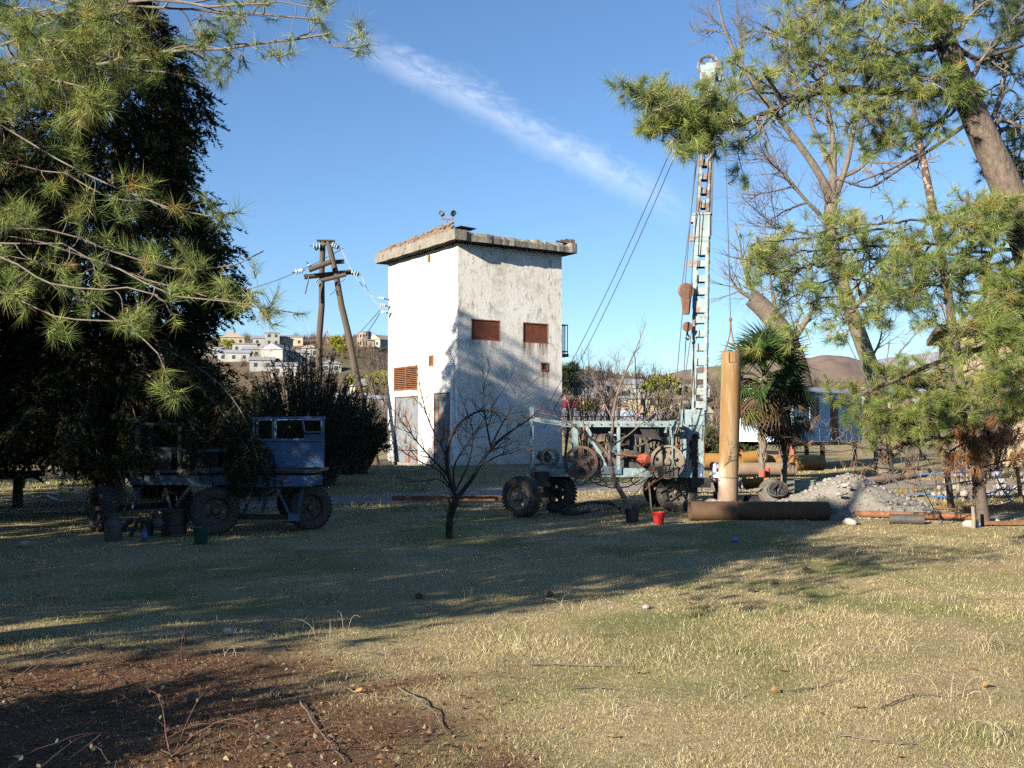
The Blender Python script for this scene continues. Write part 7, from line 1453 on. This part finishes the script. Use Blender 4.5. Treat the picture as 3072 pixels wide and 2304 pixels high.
for px, py, w_, h_, pal, nm, cat, lab, shp in [(661, 403, 13, 9, YEL, 'mimosa_tree', 'mimosa', 'large round yellow flowering mimosa left of the mast on the slope', 'round'), (686, 403, 7, 5.5, YEL, 'mimosa_tree', 'mimosa', 'small yellow mimosa close to the mast', 'round'), (664, 424, 6, 7.5, YEL, 'mimosa_tree', 'mimosa', 'yellow mimosa beside the cream two storey house', 'round'), (591, 421, 5, 5, YEL, 'mimosa_tree', 'mimosa', 'small yellow mimosa low on the slope right of the tower', 'round'), (382, 402, 9, 8, YEL, 'mimosa_tree', 'mimosa', 'yellow mimosa touching the left tower wall', 'round'), (356, 391, 5, 4.5, YEL, 'mimosa_tree', 'mimosa', 'small yellow mimosa above the cream cottage', 'round'), (337, 352, 6, 7, YEL, 'mimosa_tree', 'mimosa', 'yellow mimosa on the hilltop right of the pole', 'round'), (343, 358, 5, 5.5, YEL, 'mimosa_tree', 'mimosa', 'lower yellow mimosa on the slope right of the pole', 'round'), (228, 350, 6, 4.5, YEL, 'mimosa_tree', 'mimosa', 'yellow green tree before the tan hipped roof', 'round'),
  (157, 346, 8, 13, DK, 'dark_conifer', 'conifer', 'left one of two dark conifers on the left skyline', 'cone'), (174, 347, 13, 15, DK, 'dark_conifer', 'conifer', 'larger right one of two dark conifers on the left skyline', 'cone'), (569, 400, 8, 12, DK, 'dark_tree', 'tree', 'dark evergreen tree at the right edge of the tower', 'round'), (371, 402, 4, 6, OLV, 'olive_tree', 'tree', 'dull green tree beside the cream cottage', 'cone'), (690, 432, 8, 6, OLV, 'olive_tree', 'tree', 'dull green tree just left of the mast foot', 'round'), (620, 403, 9, 4, OLV, 'olive_tree', 'tree', 'dull green tree on the middle of the slope', 'round'), (592, 392, 8, 5, OLV, 'olive_tree', 'tree', 'olive tree above the grey two storey house', 'round')]:
    crown_tree(nm, lab, cat, hit(px, py), w_, h_, pal, int(px * 7 + py), 'trees on the hillside', shape=shp)
r = np.random.default_rng(91); n = 5200; u = r.random(n); D_ = 95 + (625 - 95) * u ** .8; X = (r.random(n) * 2 - 1) * D_ * .56; ok = fbm(X / 22, D_ / 22, 131, 3) > .33; X, D_ = X[ok], D_[ok]; pos = np.stack([X, D_, hill(X, D_) - .2], -1)
SCR = [((.13, .088, .066), 4), ((.175, .125, .09), 3), ((.105, .075, .065), 3), ((.12, .115, .06), 1.2), ((.21, .16, .11), 1)]
sz = np.interp(D_, [90, 600], [1.0, 1.45])
packs = []
for lo_, hi_, L in ((0, .6, (1.2, 2.6)), (.6, .88, (1.8, 3.8)), (.88, 1, (3.0, 5.8))):
    sel = r.random(len(pos)) ; 
    m_ = (np.arange(len(pos)) / len(pos) >= lo_) & (np.arange(len(pos)) / len(pos) < hi_); idx = r.permutation(len(pos))[m_]
    packs.append(tufts(r, pos[idx], np.tile([0, 0, 1.], (len(idx), 1)), 26, L, .16, SCR, (2, 42), .0))
V = np.concatenate([p_[0] for p_ in packs]); C = np.concatenate([p_[2] for p_ in packs]); o = link('hillside_scrub', npmesh('hillside_scrub', V, np.arange(len(V)).reshape(-1, 3), M['leaf'], C)); tag(o, 'brown leafless scrub and woodland covering the hillside', 'scrub', kind='stuff')

# ================================================================ small things on the grass
def on(px, py, dz=0.0):
    """ground point seen at a pixel"""
    d = pix_dir(px, py); D = np.linspace(4, 60, 6000); x = d[0] / d[1] * D; z = CAMZ + d[2] / d[1] * D; i = np.nonzero(z <= gz(x, D))[0]; i = i[0] if len(i) else -1
    return np.array([x[i], D[i], float(gz(x[i], D[i])) + dz])
def cone_mesh(seed):
    r = np.random.default_rng(seed); mb = MB(); L = .085
    mb.lathe([(.001, 0), (.022, .01), (.026, .03), (.018, .06), (.001, L)], (0, 0, 0), (1, 0, 0), 10)
    for k in range(46):
        t = k / 46; a = k * 2.39996; rad = .034 * math.sin(math.pi * (.12 + .80 * t)) + .004; d = np.array([0, math.cos(a), math.sin(a)]); c = np.array([t * L, 0, 0]) + d * rad * .75
        mb.box(c, (.006, .018, rad * .8), frame=(nrm(np.array([1, 0, 0]) - d * .5), np.cross(d, (1, 0, 0)), nrm(d + np.array([.5, 0, 0]))))
    return mb.mesh('scales', [M['cone']])
M['cone'] = mat('pine_cone_scales', (.085, .06, .045), (.16, .125, .10), 30, .85)
cm = cone_mesh(1)
for i, (px, py, lab) in enumerate([(415.5, 598.5, 'pine cone lying on the shade edge, left of a pair'), (551.5, 597.5, 'dark pine cone lying on the shade edge, right of a pair'), (187, 645, 'pine cone on the brown patch beside the white stone'), (272, 697, 'pine cone in the brown patch near its right side'), (771, 585, 'pine cone on the sunny grass right of centre'), (808, 570, 'pine cone on the grass beyond the sunny slope'), (749, 592, 'small pine cone left of the one right of centre'), (1008, 553, 'pine cone in the grass near the right edge'), (197, 703, 'black pine cone in the middle of the brown patch')]):
    t = thing('pine_cone', lab, 'pine cone', on(px, py, .03), i * 1.9, 'fallen pine cones'); t.scale = (1.15,) * 3; link('scales', cm, t)
# dry leaves
M['dryleaf'] = mat('dry_leaf', (.32, .15, .05), (.42, .23, .09), 20, .8)
def leaf_mesh(seed):
    r = np.random.default_rng(seed); n = 9; V = []; F_ = []
    for i in range(n):
        t = i / (n - 1); w = .045 * math.sin(math.pi * min(1, t * 1.02)) ** .7 + .001
        for s in (-1, 0, 1): V.append((t * .12 - .06, s * w, .02 * abs(s) * math.sin(t * 3) + .012 * math.sin(t * 5 + seed)))
    for i in range(n - 1):
        for s in (0, 1): F_.append((i * 3 + s, (i + 1) * 3 + s, (i + 1) * 3 + s + 1, i * 3 + s + 1))
    me = bpy.data.meshes.new('dry_leaf'); me.from_pydata(V, [], F_); me.materials.append(M['dryleaf']); return me
lm = [leaf_mesh(k) for k in range(3)]
wh = ['below the centre of the sunny grass', 'low right on the grass', 'at the very bottom right of centre', 'on the right grass near the edge', 'near the bottom edge in the middle', 'beside the brown patch', 'on the brown patch', 'right of the white stone', 'on the far sunny grass', 'among green blades on the right', 'left of the fallen twigs', 'behind the white stone', 'at the bottom left among brambles', 'close to the right edge below the shadow']
for i, (px, py) in enumerate([(818, 717), (857, 711), (898, 761), (988, 689), (610, 741), (358, 695), (309, 692), (780, 673), (655, 592), (776, 695), (640, 676), (690, 605), (283, 749), (972, 672)]):
    o = link('dry_leaf', lm[i % 3]); p_ = on(px, py, .03); o.location = tuple(p_); o.rotation_euler = (.3 * math.sin(i * 3), .3 * math.cos(i * 5), i * 2.1); o.scale = (.6 + .2 * (i % 2),) * 3; tag(o, 'curled orange dry leaf ' + wh[i], 'leaf', 'fallen dry leaves')
# fallen twigs
r = np.random.default_rng(5)
tl = ['long thin twig lying across the green patch', 'short twig beside the long one on the green patch', 'curved twig sloping across the grass left of centre', 'grey twig low on the right', 'dark forked twig at the lower right', 'thin twig at the bottom right', 'twig at the edge of the brown patch', 'dark twig at the bottom, right of the brown patch', 'stick on the brown patch']
for i, pts in enumerate([[(528, 668), (560, 667), (600, 669), (640, 668)], [(565, 692), (590, 690), (618, 692)], [(398, 690), (420, 705), (440, 722), (448, 738)], [(790, 695), (820, 689), (848, 682)], [(880, 712), (905, 700), (925, 696), (945, 700)], [(835, 738), (880, 745), (915, 747)], [(345, 690), (370, 700), (400, 704)], [(300, 705), (320, 735), (345, 765)], [(130, 700), (160, 688), (190, 680)]]):
    q = resamp([on(a, b_, .02 + .02 * r.random()) for a, b_ in pts], 12); q[1:-1] += r.normal(0, .005, (10, 3)); t = thing('fallen_twig', tl[i], 'twig', q[0], group='fallen twigs'); rad = np.linspace(.007, .003, 12)[None]
    a, ra = kids(r, q[None], rad, 3, .3, (.1, .25), (30, 60), 5, .2, (0, 0, -.02), (.004, .5)); wood('twig', [(q[None], rad, 6), (a, ra, 4)], M['twig'], t)
# brambles on the brown patch
def bramble(label, x, y, seed, n, leaves):
    r = np.random.default_rng(seed); b0 = gp(x, y); t = thing('bramble', label, 'bramble', b0, group='brambles on the brown patch'); q = []
    for k in range(n):
        a = r.random() * 6.283; L = .5 + .8 * r.random(); s = np.linspace(0, 1, 12); p_ = np.stack([x + np.cos(a) * s * L, y + np.sin(a) * s * L, 0 * s], -1); p_[:, 2] = gz(p_[:, 0], p_[:, 1]) + .02 + np.sin(s * math.pi * .85) * (.12 + .22 * r.random()); q.append(p_ + np.cumsum(r.normal(0, .012, p_.shape), 0))
    q = np.array(q); rad = np.linspace(.0042, .002, 12)[None].repeat(n, 0); a2, r2 = kids(r, q, rad, 2, .3, (.1, .35), (30, 70), 6, .2, (0, 0, .02), (.003, .5)); wood('canes', [(q, rad, 5), (a2, r2, 4)], M['cane'], t)
    lp = np.concatenate([q[:, ::2].reshape(-1, 3), a2[:, -1]]); lp = lp[r.permutation(len(lp))[:leaves]]; m_ = len(lp); nd = unit(r.normal(size=(m_, 3)) + (0, 0, .3)); sd = unit(np.cross(nd, r.normal(size=(m_, 3)))) * .014; L = .038; mid = lp + nd * L * .5; V = np.stack([lp, mid - sd, lp + nd * L, mid + sd], 1).reshape(-1, 3); I = np.arange(m_)[:, None] * 4; T = np.concatenate([I + [0, 1, 2], I + [0, 2, 3]], 1).reshape(-1, 3)
    pal = np.array([(.13, .15, .09), (.08, .125, .04), (.13, .075, .06), (.20, .17, .13)]); C = np.repeat(pal[r.integers(0, 4, m_)], 4, 0); leafobj('leaves', [(V, T, C)], M['leaf'], t)['kind'] = 'stuff'
M['cane'] = mat('red_bramble_cane', (.12, .055, .04), (.08, .045, .038), 9, .7)
bramble('bramble with a few green leaves left of the brown patch middle', -3.35, 8.35, 1, 7, 40); bramble('bramble tangle at the lower left corner', -3.2, 7.35, 2, 8, 46); bramble('reddish bramble canes arching over the brown patch', -2.9, 9.1, 3, 6, 6); bramble('grey leaved bramble trailing to the bottom edge', -2.35, 7.2, 4, 7, 40); bramble('bramble canes at the far left edge of the brown patch', -4.35, 8.9, 5, 7, 16); bramble('sparse bramble near the right side of the brown patch', -1.6, 7.3, 6, 4, 24)
# leaf and needle litter over the brown patch: nobody could count it
r = np.random.default_rng(15); n = 60000; X = -8 + 9.5 * r.random(n); Y = 5.5 + 6.5 * r.random(n); k_ = r.random(n) < brown_mask(X, Y) ** .7; X, Y = X[k_], Y[k_]; n = len(X); b = np.stack([X, Y, gz(X, Y) + .006 + .012 * r.random(n)], -1); a = r.random(n) * 6.283; L = (.02 + .06 * r.random(n) ** 2)[:, None]; d = np.stack([np.cos(a), np.sin(a), .25 * r.normal(size=n)], -1); sd = np.stack([-np.sin(a), np.cos(a), .3 * r.normal(size=n)], -1) * (.002 + .012 * (r.random((n, 1)) < .12)); V = np.stack([b - sd, b + sd, b + d * L], 1).reshape(-1, 3)
pal = np.array([(.20, .10, .05), (.12, .065, .04), (.34, .20, .10), (.42, .31, .18), (.05, .035, .025), (.40, .37, .32)]); C = np.repeat(pal[r.choice(6, n, p=[.34, .26, .18, .10, .10, .02])], 3, 0)
o = link('litter', npmesh('litter', V, np.arange(len(V)).reshape(-1, 3), M['leaf'], C)); tag(o, 'fallen needles and bits of bark over the brown patch', 'litter', kind='stuff')
r = np.random.default_rng(35); mb = MB()
for i in range(420):
    x, y = -7.5 + 8.5 * r.random(), 5.8 + 5.5 * r.random()
    if r.random() < brown_mask(x, y): s_ = .006 + .022 * r.random() ** 3; mb.blob((x, y, float(gz(x, y)) + s_ * .3), (s_ * 1.3, s_, s_ * .7), r, .35, 1)
o = mb.build('soil_clods', mat('soil_clod', (.11, .065, .04), (.17, .11, .07), 20, .95)); tag(o, 'small clods of soil scattered over the brown patch', 'soil', kind='stuff')
# taller dry stems and tufts
r = np.random.default_rng(25); st = []
for px, py, k, h in [(330, 640, 5, .32), (300, 632, 4, .25), (175, 590, 5, .3), (180, 545, 8, .25), (255, 543, 8, .25), (40, 570, 10, .3), (815, 665, 12, .2), (730, 655, 12, .22), (900, 650, 14, .22), (985, 650, 16, .25), (960, 700, 14, .2), (720, 700, 10, .18), (575, 610, 8, .2), (700, 540, 8, .2), (850, 560, 10, .25), (945, 600, 10, .22), (640, 575, 9, .2), (400, 590, 8, .2), (465, 600, 8, .2), (520, 650, 8, .16), (620, 720, 10, .15), (990, 740, 10, .18), (880, 600, 10, .2), (100, 600, 8, .25), (230, 660, 5, .25)]:
    c = on(px, py)
    for i in range(k):
        a = r.random() * 6.283; L = h * (.5 + .7 * r.random()); s = np.linspace(0, 1, 7); ln = .3 + .9 * r.random(); st.append(np.stack([c[0] + r.normal(0, .10) + np.cos(a) * s ** 2 * L * ln, c[1] + r.normal(0, .10) + np.sin(a) * s ** 2 * L * ln, c[2] + np.sin(s * (1.2 + .9 * r.random())) * L * .8], -1))
st = np.array(st); v, q = tubes(st, np.linspace(.0028, .0012, 7)[None].repeat(len(st), 0), 3); M['stem'] = mat('straw_stem', (.52, .43, .27), (.38, .30, .17), 3, .8); o = link('dry_stems', npmesh('dry_stems', v, q, M['stem'])); tag(o, 'scattered taller dry grass stems standing above the turf', 'grass', kind='stuff')
# litter scraps
mb = MB(); mb.blob((0, 0, .04), (.07, .05, .045), np.random.default_rng(3), .3, 2); o = mb.build('plastic_scrap', M['blueplastic']); o.location = tuple(on(735, 542)); tag(o, 'small scrap of bright blue plastic on the shaded grass', 'litter')
q = np.array([on(*p_, .04) for p_ in [(8, 500), (40, 494), (60, 496)]]); mb = MB(); mb.tube(resamp(q, 14), .025, 6); o = mb.build('white_hose', M['wirel']); recenter(o, q[0]); tag(o, 'short pale hose on the ground at the far left', 'hose', 'hoses on the ground')
q = np.array([on(*p_, .04) for p_ in [(33, 500), (45, 496), (58, 502), (75, 503), (92, 502)]]); mb = MB(); mb.tube(resamp(q, 18), .025, 6); o = mb.build('white_hose', M['wirel']); recenter(o, q[0]); tag(o, 'pale hose running to the trailer left wheel', 'hose', 'hoses on the ground')
# wire fence at the far left, with a fallen pale log
fn = thing('wire_fence', 'rusty wire mesh fence with thin posts at the far left', 'fence', gp(-18, 37.5)); x0, x1 = -24.0, -12.5; fy = lambda x: 37.5 - (x + 18) * .05
for x in np.arange(x0, x1 + .1, 2.3): mb = MB(); p_ = gp(x, fy(x)); mb.beam(p_ - (0, 0, .1), p_ + (0, 0, 1.55), .06, .06); mb.build('post', M['rust'], fn)
mb = MB()
for x in np.arange(x0, x1, .16): p_ = gp(x, fy(x)); mb.beam(p_ + (0, .04, .05), p_ + (0, .04, 1.15), .010, .010)
for z in np.arange(.1, 1.2, .15): mb.beam(np.array([x0, fy(x0) + .055, .33 + z]), np.array([x1, fy(x1) + .055, .33 + z]), .010, .010)
mb.build('wire_mesh', M['rust'], fn, kind='stuff'); mb = MB(); mb.tube(wire(np.array([x0, fy(x0), 1.9]), np.array([x1, fy(x1), 1.88]), .06), .009, 4); mb.build('top_wire', M['wirel'], fn)
M['deadlog'] = mat('barkless_log', (.36, .26, .25), (.45, .37, .32), 5, .8, .3)
lg = thing('fallen_log', 'pale barkless fallen log with broken branch stubs at the far left', 'log', P(10, 476, 30)); q = [P(-25, 477, 30), P(0, 474, 30), P(20, 475.5, 30), P(45, 473, 30.2)]; mb = MB(); mb.tube(resamp(q, 16), np.linspace(.2, .09, 16), 10); mb.build('trunk', M['deadlog'], lg, smooth=True)
for a, b_ in (((20, 474), (28, 461)), ((21, 476), (24, 488)), ((41, 473), (43, 465)), ((10, 476), (-2, 460)), ((34, 476), (44, 483))): mb = MB(); mb.tube([P(*a, 30), P((a[0] + b_[0]) / 2 + 1, (a[1] + b_[1]) / 2, 29.9), P(*b_, 29.8)], [.07, .05, .025], 7); mb.build('branch_stub', M['deadlog'], lg, smooth=True)
# prop under the log
mb = MB(); p_ = P(18, 482, 30.1); mb.cyl(p_ * (1, 1, 0) + (0, 0, -.1), p_ * (1, 1, 0) + (0, 0, 1.0), .16, .12, 10); o = mb.build('stump', M['barkd']); recenter(o, p_ * (1, 1, 0)); tag(o, 'dark stump propping the pale fallen log', 'stump')
